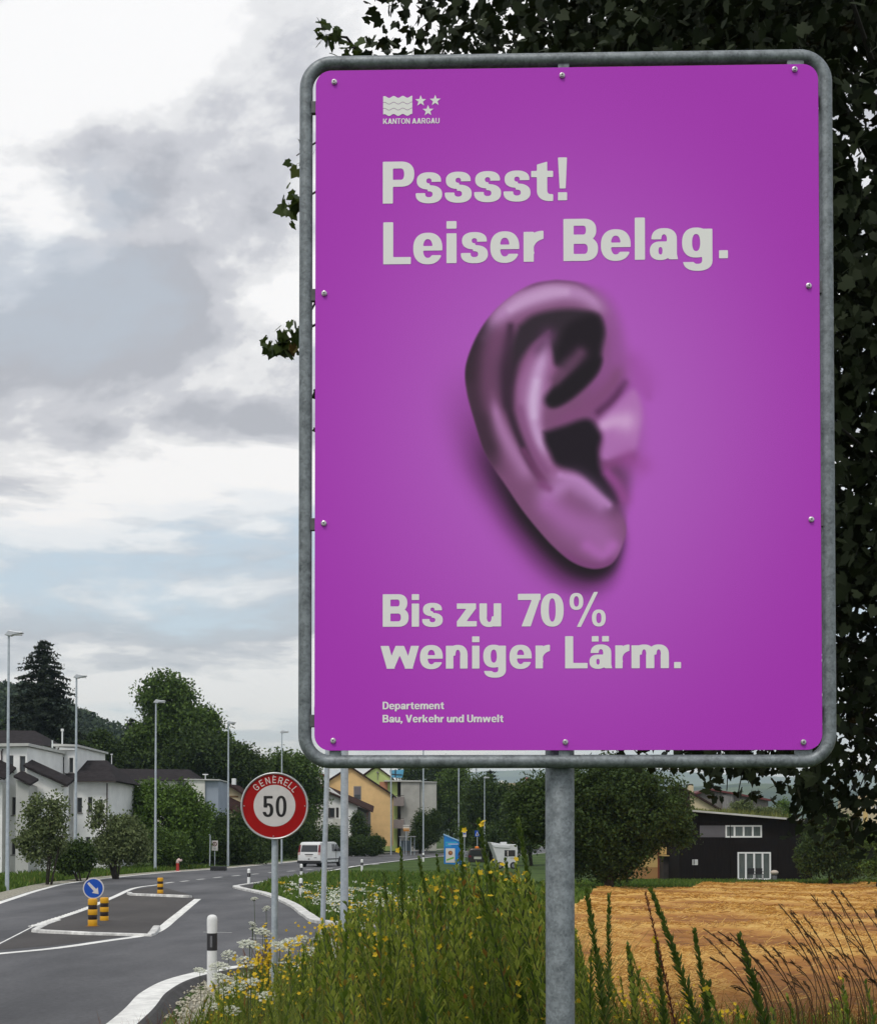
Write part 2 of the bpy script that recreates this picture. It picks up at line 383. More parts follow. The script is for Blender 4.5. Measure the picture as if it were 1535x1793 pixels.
def glyph_poly(ch, n=46, sw=SW, sh=SH):
    if (ch, n, sw, sh) not in _gc:
        w = ADV[ch]; h = 1.0 / n
        xs = np.arange(-.06, w + .08, h); ys = np.arange(-.32, 1.1, h); X, Y = np.meshgrid(xs, ys)
        _gc[(ch, n, sw, sh)] = fieldmesh(GL(X, Y, sw, sh).glyph(ch), xs, ys)
    return _gc[(ch, n, sw, sh)]
def text_line(items, mb, to3, n=46, sw=SW, sh=SH):
    """items: (char, x0, x1, baseline y, cap height) in photo-like units (y up); to3 maps (x,y) to 3-D"""
    for ch, x0, x1, yb, H in items:
        V, Fc = glyph_poly(ch, n, sw, sh); s = (x1 - x0) / ADV[ch]
        mb.add([to3(x0 + x * s, yb + y * H) for x, y in V], Fc)
def layout(txt, x0, x1, yb, H, gap=.075, space=.34):
    w = sum((ADV[c] + gap) if c != ' ' else space for c in txt) - gap; s = (x1 - x0) / w; x = x0; out = []
    for c in txt:
        if c == ' ': x += space * s; continue
        out.append((c, x, x + ADV[c] * s, yb, H)); x += (ADV[c] + gap) * s
    return out

# ------------------------------------------------------------------ the printed ear (a flat picture on the panel)
def ear_paint(px, py, bgc):
    """display-colour picture at photo pixels; bgc (n,3) is the purple ground"""
    u = (px - 760) * 2.989; v = (py - 460) * 2.989
    C = bgc.copy()
    Pn = np.stack([u, v], 1)
    def segd(pts, rad=None):
        pts = np.array(pts, float); best = np.full(len(u), 1e9); tt = np.zeros(len(u)); m_ = len(pts) - 1
        for i in range(len(pts) - 1):
            a, b = pts[i], pts[i + 1]; ab = b - a; t = np.clip(((Pn - a) @ ab) / (ab @ ab), 0, 1)
            d = np.hypot(*(Pn - a - t[:, None] * ab).T)
            if rad is None: best = np.minimum(best, d)
            else:
                r = rad[i] + (rad[i + 1] - rad[i]) * t; q = d / r; m = q < best; best = np.where(m, q, best); tt = np.where(m, (i + t) / m_, tt)
        return best if rad is None else (best, tt)
    def inside(pts):
        pts = np.array(pts, float); c = np.zeros(len(u), bool)
        for i in range(len(pts)):
            (x1, y1), (x2, y2) = pts[i - 1], pts[i]
            if y1 == y2: continue
            k = ((y1 > v) != (y2 > v)) & (u < (x2 - x1) * (v - y1) / (y2 - y1) + x1); c ^= k
        return c
    def put(c, a):
        nonlocal C
        C = C + (np.array(c, float) - C) * a[:, None]
    def poly(pts, c, blur, al=1.0, n=6, within=None):
        sp = spline(list(pts) + [pts[0]], n)
        d = segd(sp) * np.where(inside(sp), -1, 1)
        a = 1 - ss(-blur, blur, d)
        if within is not None: a = a * within
        put(c, a * al); return a
    def stroke(pts, rad, c, al=1.0, within=None, p=1.0):
        k = 5; sp = spline(pts, k); r = spline([(q, 0) for q in rad], k)[:, 0]
        q, tt = segd(sp, r); a = np.exp(-(q ** 2) * 1.1) * ((.15 + .85 * ss(0, .24, tt) * ss(0, .2, 1 - tt)) if len(pts) > 4 else 1.0)
        if within is not None: a = a * within
        put(c, a * al)
    # shadow the ear throws on the ground of the picture
    stroke([(1040, 540), (1090, 640), (1120, 720)], [60, 70, 30], (142, 66, 142), .45)
    # outline: crisp on the left, melting into the ground on the right
    sil = [(640, 108), (520, 127), (405, 190), (305, 280), (228, 390), (178, 510), (163, 600), (176, 715), (214, 850), (258, 990), (312, 1090), (382, 1195), (452, 1300), (532, 1402),
           (622, 1502), (722, 1582), (822, 1617), (902, 1605), (952, 1560), (988, 1480), (1002, 1410), (985, 1300), (990, 1230), (1030, 1150), (1060, 1050), (1070, 900), (1050, 760), (1010, 620),
           (975, 470), (945, 340), (905, 245), (845, 175), (745, 122)]
    sp = spline(sil + [sil[0]], 6); dd = segd(sp) * np.where(inside(sp), -1, 1)
    def shad(dx, dy, blur, c, al, v0, v1):
        q = spline([(a + dx, b + dy) for a, b in sil] + [(sil[0][0] + dx, sil[0][1] + dy)], 6); d_ = segd(q) * np.where(inside(q), -1, 1)
        put(c, (1 - ss(-blur, blur, d_)) * al * ss(v0, v1, v) * (1 - ss(930, 1080, u)))
    shad(-75, 80, 150, (100, 44, 98), .8, 420, 1100); shad(-42, 84, 100, (46, 24, 44), .88, 760, 1400); shad(-12, 46, 48, (26, 20, 26), .9, 860, 1420)
    right = ss(700, 980, u) * (1 - ss(1250, 1400, v)); bl = 9 + 75 * right
    W = 1 - ss(-1, 1, dd / bl)
    put((116, 70, 108), W * (1 - .55 * right * ss(300, 700, v)))
    # helix
    stroke([(175, 690), (172, 590), (195, 470), (245, 360), (310, 275)], [60, 84, 86, 70, 40], (40, 29, 39), .9, W)
    stroke([(225, 400), (205, 540), (208, 690), (238, 830), (285, 970), (345, 1090)], [60, 110, 112, 92, 70, 50], (50, 34, 46), .85, W)
    stroke([(300, 760), (282, 640), (290, 520), (335, 420)], [52, 56, 56, 56], (104, 62, 96), .7, W)
    stroke([(225, 860), (250, 960), (300, 1060)], [60, 58, 50], (58, 36, 54), .5, W)
    stroke([(262, 400), (305, 330), (365, 270), (450, 215), (560, 178), (680, 168), (790, 192), (880, 258), (930, 330)], [34, 44, 56, 64, 64, 58, 54, 46, 40], (172, 124, 174), .95, W)
    stroke([(400, 258), (480, 214), (600, 176), (690, 170)], [26, 36, 38, 26], (188, 148, 190), .8, W)
    stroke([(430, 170), (540, 122), (650, 108), (760, 122), (860, 180)], [14, 15, 15, 16, 22], (98, 52, 98), .7, W)
    stroke([(925, 320), (955, 430), (970, 540)], [50, 50, 55], (140, 74, 142), .8, W)
    stroke([(400, 350), (392, 480), (384, 620), (384, 760)], [24, 44, 48, 30], (58, 36, 56), .85, W)
    stroke([(305, 700), (322, 790), (352, 880), (405, 985), (470, 1085), (535, 1185)], [22, 30, 40, 46, 54, 60], (158, 108, 156), .9, W)
    # hollow under the rim
    poly([(445, 345), (520, 292), (640, 264), (760, 264), (850, 290), (886, 370), (872, 460), (858, 560), (800, 640), (700, 725), (625, 765), (590, 730), (640, 650), (690, 600), (632, 540), (590, 440), (520, 440), (440, 540), (400, 640), (384, 640), (396, 520), (416, 420)], (44, 34, 44), 26, 1, within=W)
    stroke([(415, 420), (392, 530), (382, 650), (385, 750), (420, 870), (470, 990), (520, 1090), (570, 1180)], [42, 44, 38, 30, 26, 24, 22, 16], (52, 33, 50), .97, W)
    stroke([(470, 1000), (530, 1100), (585, 1180)], [22, 26, 24], (104, 54, 94), .85, W)
    # antihelix
    poly([(600, 380), (545, 420), (490, 510), (440, 630), (432, 720), (450, 830), (490, 950), (545, 1070), (625, 1160), (665, 1130), (618, 1055), (580, 960), (563, 860), (570, 770), (605, 690), (632, 620), (626, 540), (606, 450)], (138, 86, 132), 24, 1, within=W)
    stroke([(600, 400), (560, 470)], [46, 50], (90, 54, 88), .8, W)
    stroke([(590, 430), (575, 500), (545, 590), (525, 690), (518, 790), (530, 890), (560, 980), (600, 1060)], [26, 34, 44, 50, 46, 38, 30, 24], (182, 142, 186), .95, W)
    stroke([(535, 640), (520, 740), (522, 820)], [22, 26, 22], (196, 166, 202), .75, W)
    stroke([(450, 780), (490, 920), (540, 1040), (590, 1110)], [24, 26, 26, 20], (118, 68, 112), .55, W)
    # triangular hollow and the dark inside
    poly([(640, 470), (690, 350), (780, 300), (860, 300), (884, 380), (868, 480), (858, 570), (800, 645), (710, 720), (640, 762), (592, 758), (585, 720), (640, 655), (690, 600), (760, 520), (700, 520), (640, 545)], (27, 20, 28), 34, 1, within=W)
    stroke([(645, 630), (700, 570), (765, 495)], [40, 44, 40], (92, 58, 86), .85, W)
    poly([(600, 730), (680, 640), (780, 560), (868, 520), (852, 590), (790, 665), (700, 740), (620, 770)], (26, 20, 27), 26, 1, within=W)
    # crus of the helix
    stroke([(585, 845), (690, 830), (800, 775), (890, 700), (960, 610), (985, 520)], [38, 42, 46, 50, 52, 46], (120, 68, 112), .97, W)
    stroke([(860, 800), (930, 740), (1000, 650)], [22, 24, 24], (80, 40, 76), .8, W)
    # concha
    poly([(575, 905), (680, 872), (790, 838), (845, 870), (872, 930), (858, 1000), (868, 1090), (915, 1165), (968, 1240), (955, 1275), (890, 1250), (830, 1192), (755, 1122), (645, 1076), (605, 1010), (580, 955)], (28, 21, 30), 26, 1)
    # tragus
    poly([(862, 850), (925, 790), (1000, 715), (1050, 690), (1085, 780), (1075, 900), (1050, 1000), (980, 1040), (905, 1060), (872, 1030), (884, 950), (880, 900)], (166, 104, 168), 24, .95)
    stroke([(890, 868), (940, 850), (1000, 850)], [34, 46, 60], (194, 150, 194), .9)
    stroke([(900, 1080), (960, 1060), (1030, 1040)], [28, 34, 40], (126, 64, 118), .75)
    stroke([(905, 1120), (960, 1190), (985, 1250)], [30, 40, 40], (140, 68, 134), .85)
    stroke([(1020, 1060), (1090, 1080)], [60, 55], (146, 68, 144), .5)
    # antitragus and lobe
    stroke([(600, 1235), (700, 1170), (790, 1210), (870, 1280)], [60, 60, 60, 50], (168, 116, 172), .85, W)
    stroke([(660, 1130), (760, 1160), (840, 1225), (910, 1285)], [22, 24, 24, 22], (176, 124, 180), .8, W)
    stroke([(600, 1290), (720, 1380), (840, 1430), (900, 1500)], [70, 100, 120, 90], (156, 94, 158), .85, W)
    stroke([(800, 1500), (880, 1545), (930, 1500)], [40, 40, 36], (168, 96, 172), .7, W)
    stroke([(620, 1490), (720, 1572), (820, 1607), (900, 1597), (960, 1540)], [34, 34, 32, 28, 26], (116, 58, 112), .7, W)
    stroke([(560, 1180), (600, 1200)], [24, 22], (120, 62, 112), .7, W)
    return C

# ------------------------------------------------------------------ billboard
K_LIT = 0.64                                        # print colours below are display colours of the board in even light
LET = mat('white_print', tuple(c / K_LIT for c in srgb(194, 192, 189)), .45)
SIGN_Y = 3.75
def galv(name, k=1.0, sc_=22, c0=(68, 73, 76), c1=(136, 142, 145), rough=.5):
    m = bpy.data.materials.new(name); m.use_nodes = True; t = m.node_tree; b = t.nodes['Principled BSDF']
    tcn = N('ShaderNodeTexCoord', t)
    n1 = N('ShaderNodeTexNoise', t); n1.inputs['Scale'].default_value = sc_; n1.inputs['Detail'].default_value = 5; n1.inputs['Roughness'].default_value = .65; LK(tcn.outputs['Object'], n1.inputs['Vector'], t)
    v1 = N('ShaderNodeTexVoronoi', t); v1.inputs['Scale'].default_value = sc_ * 7; LK(tcn.outputs['Object'], v1.inputs['Vector'], t)
    ad = N('ShaderNodeMath', t); ad.operation = 'MULTIPLY_ADD'; LK(v1.outputs['Color'], ad.inputs[0], t); ad.inputs[1].default_value = .24; LK(n1.outputs['Fac'], ad.inputs[2], t)
    r = N('ShaderNodeValToRGB', t); LK(ad.outputs[0], r.inputs[0], t); e = r.color_ramp.elements
    e[0].position, e[0].color = .30, (*srgb(c0), 1); e[1].position, e[1].color = .78, (*srgb(c1), 1)
    LK(r.outputs[0], b.inputs['Base Color'], t); b.inputs['Metallic'].default_value = .3; b.inputs['Roughness'].default_value = rough
    n2 = N('ShaderNodeTexNoise', t); n2.inputs['Scale'].default_value = sc_ * 9; LK(tcn.outputs['Object'], n2.inputs['Vector'], t)
    bp = N('ShaderNodeBump', t); bp.inputs['Strength'].default_value = .12; bp.inputs['Distance'].default_value = .003; LK(n2.outputs['Fac'], bp.inputs['Height'], t); LK(bp.outputs[0], b.inputs['Normal'], t)
    MATS[name] = m; return m
GALV = galv('galvanised_steel'); STEEL_D = mat('dark_bracket_steel', (.12, .12, .125), .6, .3, 20, metal=.3)
BOLT = mat('bolt_steel', (.55, .53, .52), .35, .2, 40, metal=.8)
def purple(px, py):
    """printed ground: deep purple at the edges, lilac round the ear"""
    d = np.hypot((px - 990) / 520, (py - 760) / 640); t = 1 - ss(.15, 1.12, d)
    e = np.array([150., 47, 159]); c = np.array([165., 84, 176]); v = e + (c - e) * t[:, None]
    return v
def make_billboard():
    k = SIGN_Y / F * 1.006; cxp, cyp = 991.5, 717.5; ZS = 1.009
    c = at(cxp, cyp, SIGN_Y)
    root = thing('billboard', 'large purple billboard with a printed ear and white German lettering on a steel post', 'billboard', (c.x, c.y, gzf(c.x, c.y)), R(-1.45))
    H = c.z - root.location.z + .010
    L = lambda px, py: ((px - cxp) * k, (cyp - py) * k * ZS + H)
    # panel front: a warped grid with rounded corners carrying the print
    x0, x1, y0, y1, rad = 550.0, 1433.0, 121.0, 1316.0, 27.0
    xs = np.unique(np.concatenate([np.linspace(x0, 800, 22), np.linspace(800, 1150, 234), np.linspace(1150, x1, 26)]))
    ys = np.unique(np.concatenate([y0 + rad * (1 - np.cos(np.linspace(0, math.pi / 2, 9))), np.linspace(y0 + rad, 490, 24), np.linspace(490, 1050, 330), np.linspace(1050, y1 - rad, 20), y1 - rad * (1 - np.cos(np.linspace(0, math.pi / 2, 9)))]))
    X, Y = np.meshgrid(xs, ys)
    ins = rad - np.sqrt(np.clip(rad ** 2 - np.clip(np.maximum(y0 + rad - Y, Y - (y1 - rad)), 0, rad) ** 2, 0, None))
    U_ = (X - x0) / (x1 - x0); X = x0 + ins + U_ * (x1 - x0 - 2 * ins)
    px, py = X.ravel(), Y.ravel()
    C = ear_paint(px, py, purple(px, py))
    lin = np.where(C / 255 <= .04045, C / 255 / 12.92, ((C / 255 + .055) / 1.055) ** 2.4) / K_LIT
    V = np.stack([(px - cxp) * k, np.full(len(px), 0.0), (cyp - py) * k * ZS + H], 1); ny, nx = X.shape
    idx = np.arange(ny * nx).reshape(ny, nx)
    Fq = np.stack([idx[:-1, :-1].ravel(), idx[1:, :-1].ravel(), idx[1:, 1:].ravel(), idx[:-1, 1:].ravel()], 1)
    pm = bpy.data.materials.new('purple_print'); pm.use_nodes = True; t = pm.node_tree; b = t.nodes['Principled BSDF']; b.inputs['Roughness'].default_value = .5; b.inputs['Specular IOR Level'].default_value = .15
    an = N('ShaderNodeAttribute', t); an.attribute_name = 'print'
    n = N('ShaderNodeTexNoise', t); n.inputs['Scale'].default_value = 420; n.inputs['Detail'].default_value = 2
    tcn = N('ShaderNodeTexCoord', t); LK(tcn.outputs['Object'], n.inputs['Vector'], t)
    mr = N('ShaderNodeMapRange', t); LK(n.outputs['Fac'], mr.inputs[0], t); mr.inputs[1].default_value = .3; mr.inputs[2].default_value = .7; mr.inputs[3].default_value = .90; mr.inputs[4].default_value = 1.10
    mu = N('ShaderNodeVectorMath', t); mu.operation = 'SCALE'; LK(an.outputs['Color'], mu.inputs[0], t); LK(mr.outputs[0], mu.inputs['Scale'], t); LK(mu.outputs[0], b.inputs['Base Color'], t)
    me = npmesh('panel', V, Fq, pm, True)
    ca = me.color_attributes.new('print', 'FLOAT_COLOR', 'POINT'); ca.data.foreach_set('color', np.concatenate([lin, np.ones((len(lin), 1))], 1).astype(np.float32).ravel())
    panel = link('panel', me, root)
    # aluminium backing with its edge
    out = []
    for qx, qy, a0 in ((x1 - rad, y0 + rad, 0), (x0 + rad, y0 + rad, 90), (x0 + rad, y1 - rad, 180), (x1 - rad, y1 - rad, 270)):
        for a in np.linspace(a0, a0 + 90, 7): out.append(L(qx + rad * math.cos(R(a)), qy - rad * math.sin(R(a))))
    MB().prism(out, 'y', .0015, .005).build('backing_sheet', mat('purple_edge', tuple(v / K_LIT for v in srgb(120, 34, 124)), .5), root)
    # lettering, one line of print each
    to3 = lambda x, y: ((x - cxp) * k, -.0008, (cyp + y) * k * ZS + H)     # y given as minus the photo row
    def line(items, **kw):
        mb = MB(); text_line(items, mb, to3, **kw); o = mb.build('lettering', LET, panel); return o
    def rows(spec, ox, oy, s, yb0, slope, Hc):
        return [(ch, ox + a / s, ox + b / s, -(oy + (yb0 + slope * (a - spec[0][1])) / s), Hc / s) for ch, a, b in spec]
    s = 2.3615
    line(rows([('P', 45, 176), ('s', 182, 292), ('s', 303, 415), ('s', 425, 537), ('s', 547, 659), ('t', 662, 753), ('!', 773, 811)], 650, 260, s, 232, -.0075, 175))['label'] = 'large word Psssst! in pale grey'
    line(rows([('L', 47, 162), ('e', 172, 293), ('i', 310, 352), ('s', 370, 482), ('e', 492, 612), ('r', 630, 711), ('B', 795, 938), ('e', 950, 1073), ('l', 1090, 1132), ('a', 1152, 1268), ('g', 1285, 1410), ('.', 1437, 1474)], 650, 260, s, 485, -.0075, 175))['label'] = 'large words Leiser Belag. in pale grey'
    s = 2.558
    line(rows([('B', 50, 166), ('i', 180, 213), ('s', 227, 319), ('z', 382, 471), ('u', 483, 580), ('7', 655, 756), ('0', 757, 859), ('%', 885, 1046)], 650, 1020, s, 207, .001, 145))['label'] = 'line of print reading Bis zu 70%'
    line(rows([('w', 40, 213), ('e', 217, 319), ('n', 333, 430), ('i', 450, 483), ('g', 500, 601), ('e', 617, 716), ('r', 733, 796), ('L', 865, 965), ('ä', 973, 1074), ('r', 1088, 1150), ('m', 1160, 1326), ('.', 1349, 1380)], 650, 1020, s, 394, .001, 143))['label'] = 'line of print reading weniger Lärm.'
    line(layout('Departement', 669.5, 777, -1244.6, 13.2, .06), n=24)
    line(layout('Bau, Verkehr und Umwelt', 669.5, 880.5, -1267.4, 13.2, .06), n=24)
    line(layout('KANTON AARGAU', 669.5, 769, -217.3, 9.6, .09), n=24, sw=.2, sh=.14)
    # emblem: a wavy block in three bands and three stars
    xsg = np.arange(667, 724, .55); ysg = np.arange(164, 206, .55); X2, Y2 = np.meshgrid(xsg, ysg)
    wv = 1.7 * np.cos((X2 - 680) / 16.2 * 2 * math.pi)
    f = np.maximum.reduce([669.5 - X2, X2 - 721, (169.5 + wv) - Y2, Y2 - (201.5 + wv)])
    for yy in (180.5, 191.2): f = np.maximum(f, .42 - np.abs(Y2 - yy - wv))
    Vv, Ff = fieldmesh(f, xsg, ysg); MB().add([to3(a, -b) for a, b in Vv], Ff).build('emblem_wave', LET, panel)
    for sx, sy in ((735.8, 177.2), (761.5, 176.8), (748.8, 194.6)):
        pts = []
        for i in range(10):
            r_ = 10.2 if i % 2 == 0 else 4.2; a = math.pi / 2 + i * math.pi / 5; pts.append(to3(sx + r_ * math.cos(a), -(sy - r_ * math.sin(a))))
        MB().add(pts + [to3(sx, -sy)], [(i, (i + 1) % 10, 10) for i in range(10)]).build('emblem_star', LET, panel)
    # tube frame
    fx0, fx1, fy0, fy1, fr = 532, 1448, 102.5, 1335, 46
    pts = []
    for qx, qy, a0 in ((fx1 - fr, fy0 + fr, 0), (fx0 + fr, fy0 + fr, 90), (fx0 + fr, fy1 - fr, 180), (fx1 - fr, fy1 - fr, 270)):
        for a in np.linspace(a0, a0 + 90, 12):
            lx, lz = L(qx + fr * math.cos(R(a)), qy - fr * math.sin(R(a))); pts.append((lx, .016, lz))
    # subdivide straight runs so the tube keeps its round section, ring built with a fixed plane normal
    n = len(pts); r = .0184; seg = 20; Vv = []; Ff = []
    for i in range(n):
        p = Vector(pts[i]); d = (Vector(pts[(i + 1) % n]) - Vector(pts[i - 1])).normalized(); a = Vector((0, 1, 0)); b_ = d.cross(a).normalized()
        for q in range(seg): Vv.append(p + a * (r * math.cos(2 * math.pi * q / seg)) + b_ * (r * math.sin(2 * math.pi * q / seg)))
    for i in range(n):
        j = (i + 1) % n
        for q in range(seg): Ff.append((i * seg + q, i * seg + (q + 1) % seg, j * seg + (q + 1) % seg, j * seg + q))
    MB().add(Vv, Ff).build('frame', GALV, root, smooth=True)
    # post behind the frame
    lx, _ = L(981, 0); _, zt = L(0, 100)
    MB().lathe([(.0405, -.6), (.0405, zt - .03), (.036, zt - .024)], lx + .001, .079, 32).build('post', GALV, root, auto=40)
    # brackets in the gap, behind the panel edge
    for bx, by, w, h in ((586, 1320, 20, 14), (987, 1323, 20, 16), (1402, 1322, 30, 14), (988, 112, 20, 14), (1395, 110, 30, 14)):
        a, z = L(bx, by); MB().box(a - w * k / 2, a + w * k / 2, .006, .02, z - h * k / 2 - .006, z + h * k / 2 + .006).build('bracket', GALV, root, bevel=.002)
    for bx, by in ((547, 183), (547, 516), (547, 920), (547, 1264), (1440, 511), (1440, 918)):
        a, z = L(bx, by); MB().box(a - 12 * k, a + 12 * k, .006, .02, z - 11 * k, z + 11 * k).build('bracket', STEEL_D, root, bevel=.002)
    for bz in (1250, 183):
        _, z = L(0, bz); a0, _ = L(549, 0); a1, _ = L(1434, 0); MB().box(a0, a1, .0085, .034, z - .017, z + .017).build('back_rail', STEEL_D, root)
    for bx, by in ((583, 142), (985, 136), (1392, 131), (566, 516), (1414, 511), (566, 920), (1416, 918), (583, 1299), (988, 1302), (1400, 1303)):
        a, z = L(bx, by); o = MB()
        for i in range(1): o.disc_y(a, z, 0, .0078, -.0045, -.0008, 16).disc_y(a, z, 0, .0058, -.0075, -.0046, 16)
        o = o.build('bolt', BOLT, root, bevel=.0012)
        MB().disc_y(a, z, 0, .0026, -.0086, -.0076, 6).build('socket', STEEL_D, o)
    return root
make_billboard()
# ------------------------------------------------------------------ land
def struct(o): o['kind'] = 'structure'; return o
def groundmat():
    m = bpy.data.materials.new('meadow_ground'); m.use_nodes = True; t = m.node_tree; b = t.nodes['Principled BSDF']; b.inputs['Roughness'].default_value = .9; b.inputs['Specular IOR Level'].default_value = .1
    tcn = N('ShaderNodeTexCoord', t)
    n1 = N('ShaderNodeTexNoise', t); n1.inputs['Scale'].default_value = .25; n1.inputs['Detail'].default_value = 6; LK(tcn.outputs['Object'], n1.inputs['Vector'], t)
    n2 = N('ShaderNodeTexNoise', t); n2.inputs['Scale'].default_value = 5; n2.inputs['Detail'].default_value = 6; n2.inputs['Roughness'].default_value = .7; LK(tcn.outputs['Object'], n2.inputs['Vector'], t)
    ad = N('ShaderNodeMath', t); ad.operation = 'MULTIPLY_ADD'; LK(n1.outputs['Fac'], ad.inputs[0], t); ad.inputs[1].default_value = .6; 
    m2 = N('ShaderNodeMath', t); m2.operation = 'MULTIPLY'; LK(n2.outputs['Fac'], m2.inputs[0], t); m2.inputs[1].default_value = .4; LK(m2.outputs[0], ad.inputs[2], t)
    r = N('ShaderNodeValToRGB', t); LK(ad.outputs[0], r.inputs[0], t); e = r.color_ramp.elements
    e[0].position, e[0].color = .36, (.028, .045, .012, 1); e[1].position, e[1].color = .64, (.085, .13, .03, 1)
    q = e.new(.5); q.color = (.05, .085, .02, 1)
    LK(r.outputs[0], b.inputs['Base Color'], t)
    bp = N('ShaderNodeBump', t); bp.inputs['Strength'].default_value = .6; bp.inputs['Distance'].default_value = .05; LK(n2.outputs['Fac'], bp.inputs['Height'], t); LK(bp.outputs[0], b.inputs['Normal'], t)
    return m
GRASSM = groundmat()
def sheet(name, ys, xl, xr, nx, dz, m, smooth=True, bumpf=None):
    V = []; ny = len(ys)
    for y, a, b in zip(ys, xl, xr):
        for i in range(nx + 1):
            x = a + (b - a) * i / nx; z = gzf(x, y) + dz
            if bumpf: z += bumpf(x, y)
            V.append((x, y, z))
    idx = np.arange(ny * (nx + 1)).reshape(ny, nx + 1)
    Fq = np.stack([idx[:-1, :-1].ravel(), idx[:-1, 1:].ravel(), idx[1:, 1:].ravel(), idx[1:, :-1].ravel()], 1)
    return link(name, npmesh(name, V, Fq, m, smooth))
# one sheet to the horizon: graded grid
gx_ = np.unique(np.concatenate([-np.geomspace(60, 9000, 16), np.linspace(-60, 60, 121), np.geomspace(60, 9000, 16)]))
gy_ = np.unique(np.concatenate([np.linspace(-60, 0, 8), np.linspace(0, 160, 161), np.geomspace(160, 14000, 26)]))
Xg, Yg = np.meshgrid(gx_, gy_); Zg = gz(Xg, Yg) - .03
ix = np.arange(Xg.size).reshape(Xg.shape)
struct(link('ground', npmesh('ground', np.stack([Xg.ravel(), Yg.ravel(), Zg.ravel()], 1), np.stack([ix[:-1, :-1].ravel(), ix[:-1, 1:].ravel(), ix[1:, 1:].ravel(), ix[1:, :-1].ravel()], 1), GRASSM, True)))

# roads
def asphalt(name, c, c2):
    m = mat(name, c, .82, 0, .35, .35, 160, c2=c2, detail=8, spec=.3, stretch=(1, .35, 1)); return m
ASPH = asphalt('road_asphalt', (.070, .070, .075), (.130, .129, .134)); ASPH_D = asphalt('island_asphalt', (.052, .047, .045), (.082, .074, .07))
def speckle(m, scale, amt, big=.08, bamt=.12):
    """grit of the surface and broad worn stretches"""
    t = m.node_tree; b = t.nodes['Principled BSDF']; src = b.inputs['Base Color'].links[0].from_socket; tcn = N('ShaderNodeTexCoord', t); out = src
    for sc_, am, st in ((scale, amt, (1, 1, 1)), (big, bamt, (3.0, .25, 1))):
        mp = N('ShaderNodeMapping', t); LK(tcn.outputs['Object'], mp.inputs[0], t); mp.inputs['Scale'].default_value = st
        n = N('ShaderNodeTexNoise', t); n.inputs['Scale'].default_value = sc_; n.inputs['Detail'].default_value = 5; n.inputs['Roughness'].default_value = .7; LK(mp.outputs[0], n.inputs['Vector'], t)
        mr = N('ShaderNodeMapRange', t); LK(n.outputs['Fac'], mr.inputs[0], t); mr.inputs[1].default_value = .3; mr.inputs[2].default_value = .7; mr.inputs[3].default_value = 1 - am; mr.inputs[4].default_value = 1 + am
        v = N('ShaderNodeVectorMath', t); v.operation = 'SCALE'; LK(out, v.inputs[0], t); LK(mr.outputs[0], v.inputs['Scale'], t); out = v.outputs[0]
    LK(out, b.inputs['Base Color'], t)
speckle(ASPH, 14, .22, .16, .16); speckle(ASPH_D, 14, .22, .16, .12)
PAINT = mat('road_paint', (.78, .77, .73), .6, .12, 3, .1, 80, detail=6); KERBW = mat('kerb_white', (.60, .59, .56), .7, .25, 2.5, .15, 50, detail=6)
speckle(PAINT, 6, .10, .5, .06); speckle(KERBW, 5, .14, .6, .10)
DARKK = mat('kerb_asphalt', (.05, .047, .047), .85, .25, 3, .4, 60)
GRAVEL = mat('gravel_ground', (.20, .185, .14), .9, .35, 9, .8, 40, c2=(.46, .43, .34), detail=6)
LY = [4, 20, 40, 55, 66, 77, 93.5, 110, 138, 175, 212, 300, 420]; LX = [-13, -14, -15.2, -17.6, -19.4, -20.5, -19.6, -16.9, -14.0, -10.5, -6, 9, 32]
RY = [4, 12, 16, 20, 22.5, 24, 25, 26, 36.2, 37.2, 38.5, 44, 50.7, 60, 66, 68.5, 76, 90, 120, 167, 220, 300, 420]; RX = [-3.3, -3.55, -3.8, -4.1, -3.6, -1.9, -.6, .9, .9, -.9, -3.2, -4.3, -5.4, -7.6, -9.4, -10.3, -9.75, -8.6, -6.3, .2, 10, 26, 50]
ys = np.unique(np.concatenate([np.arange(4, 80, 1.0), np.arange(80, 200, 4), np.arange(200, 421, 20), RY]))
xl = np.interp(ys, LY, LX); xr = np.interp(ys, RY, RX)
struct(sheet('main_road', ys, xl, xr, 8, .004, ASPH))
left = spline(list(zip(LX, LY)), 10)
# left edge line and pale footway strip
def rib(name, pts, prof, m, kind='structure', smooth=False):
    V, Fc = ribbon(pts, prof); o = link(name, npmesh(name, V, Fc, m, smooth)); o['kind'] = kind; return o
rib('edge_marking', left[18:], [(.12, .008), (.42, .008)], PAINT)
rib('gravel_shoulder', left[18:], [(-1.1, .012), (-.9, .03), (-.25, .035), (-.02, .015), (.06, .002)], GRAVEL)
# near kerb round the junction corner
nk = spline([(-3.15, 4), (-3.42, 10), (-3.8, 16.2), (-4.08, 19), (-4.05, 21.2), (-3.5, 23.2), (-2.2, 24.6), (-.6, 25.3), (.6, 25.7), (1.2, 25.8)], 14)
rib('kerb_line', nk, [(-.02, .006), (-.02, .05), (.34, .06)], PAINT); rib('kerb', nk, [(.34, .0602), (.40, .055), (.60, -.06), (.62, -.2)], DARKK)
gp = nk[20:84]; rib('gravel_path', gp, [(.58, -.06), (.75, -.012), (1.0, .004), (1.25, -.008), (1.4, -.05)], GRAVEL)
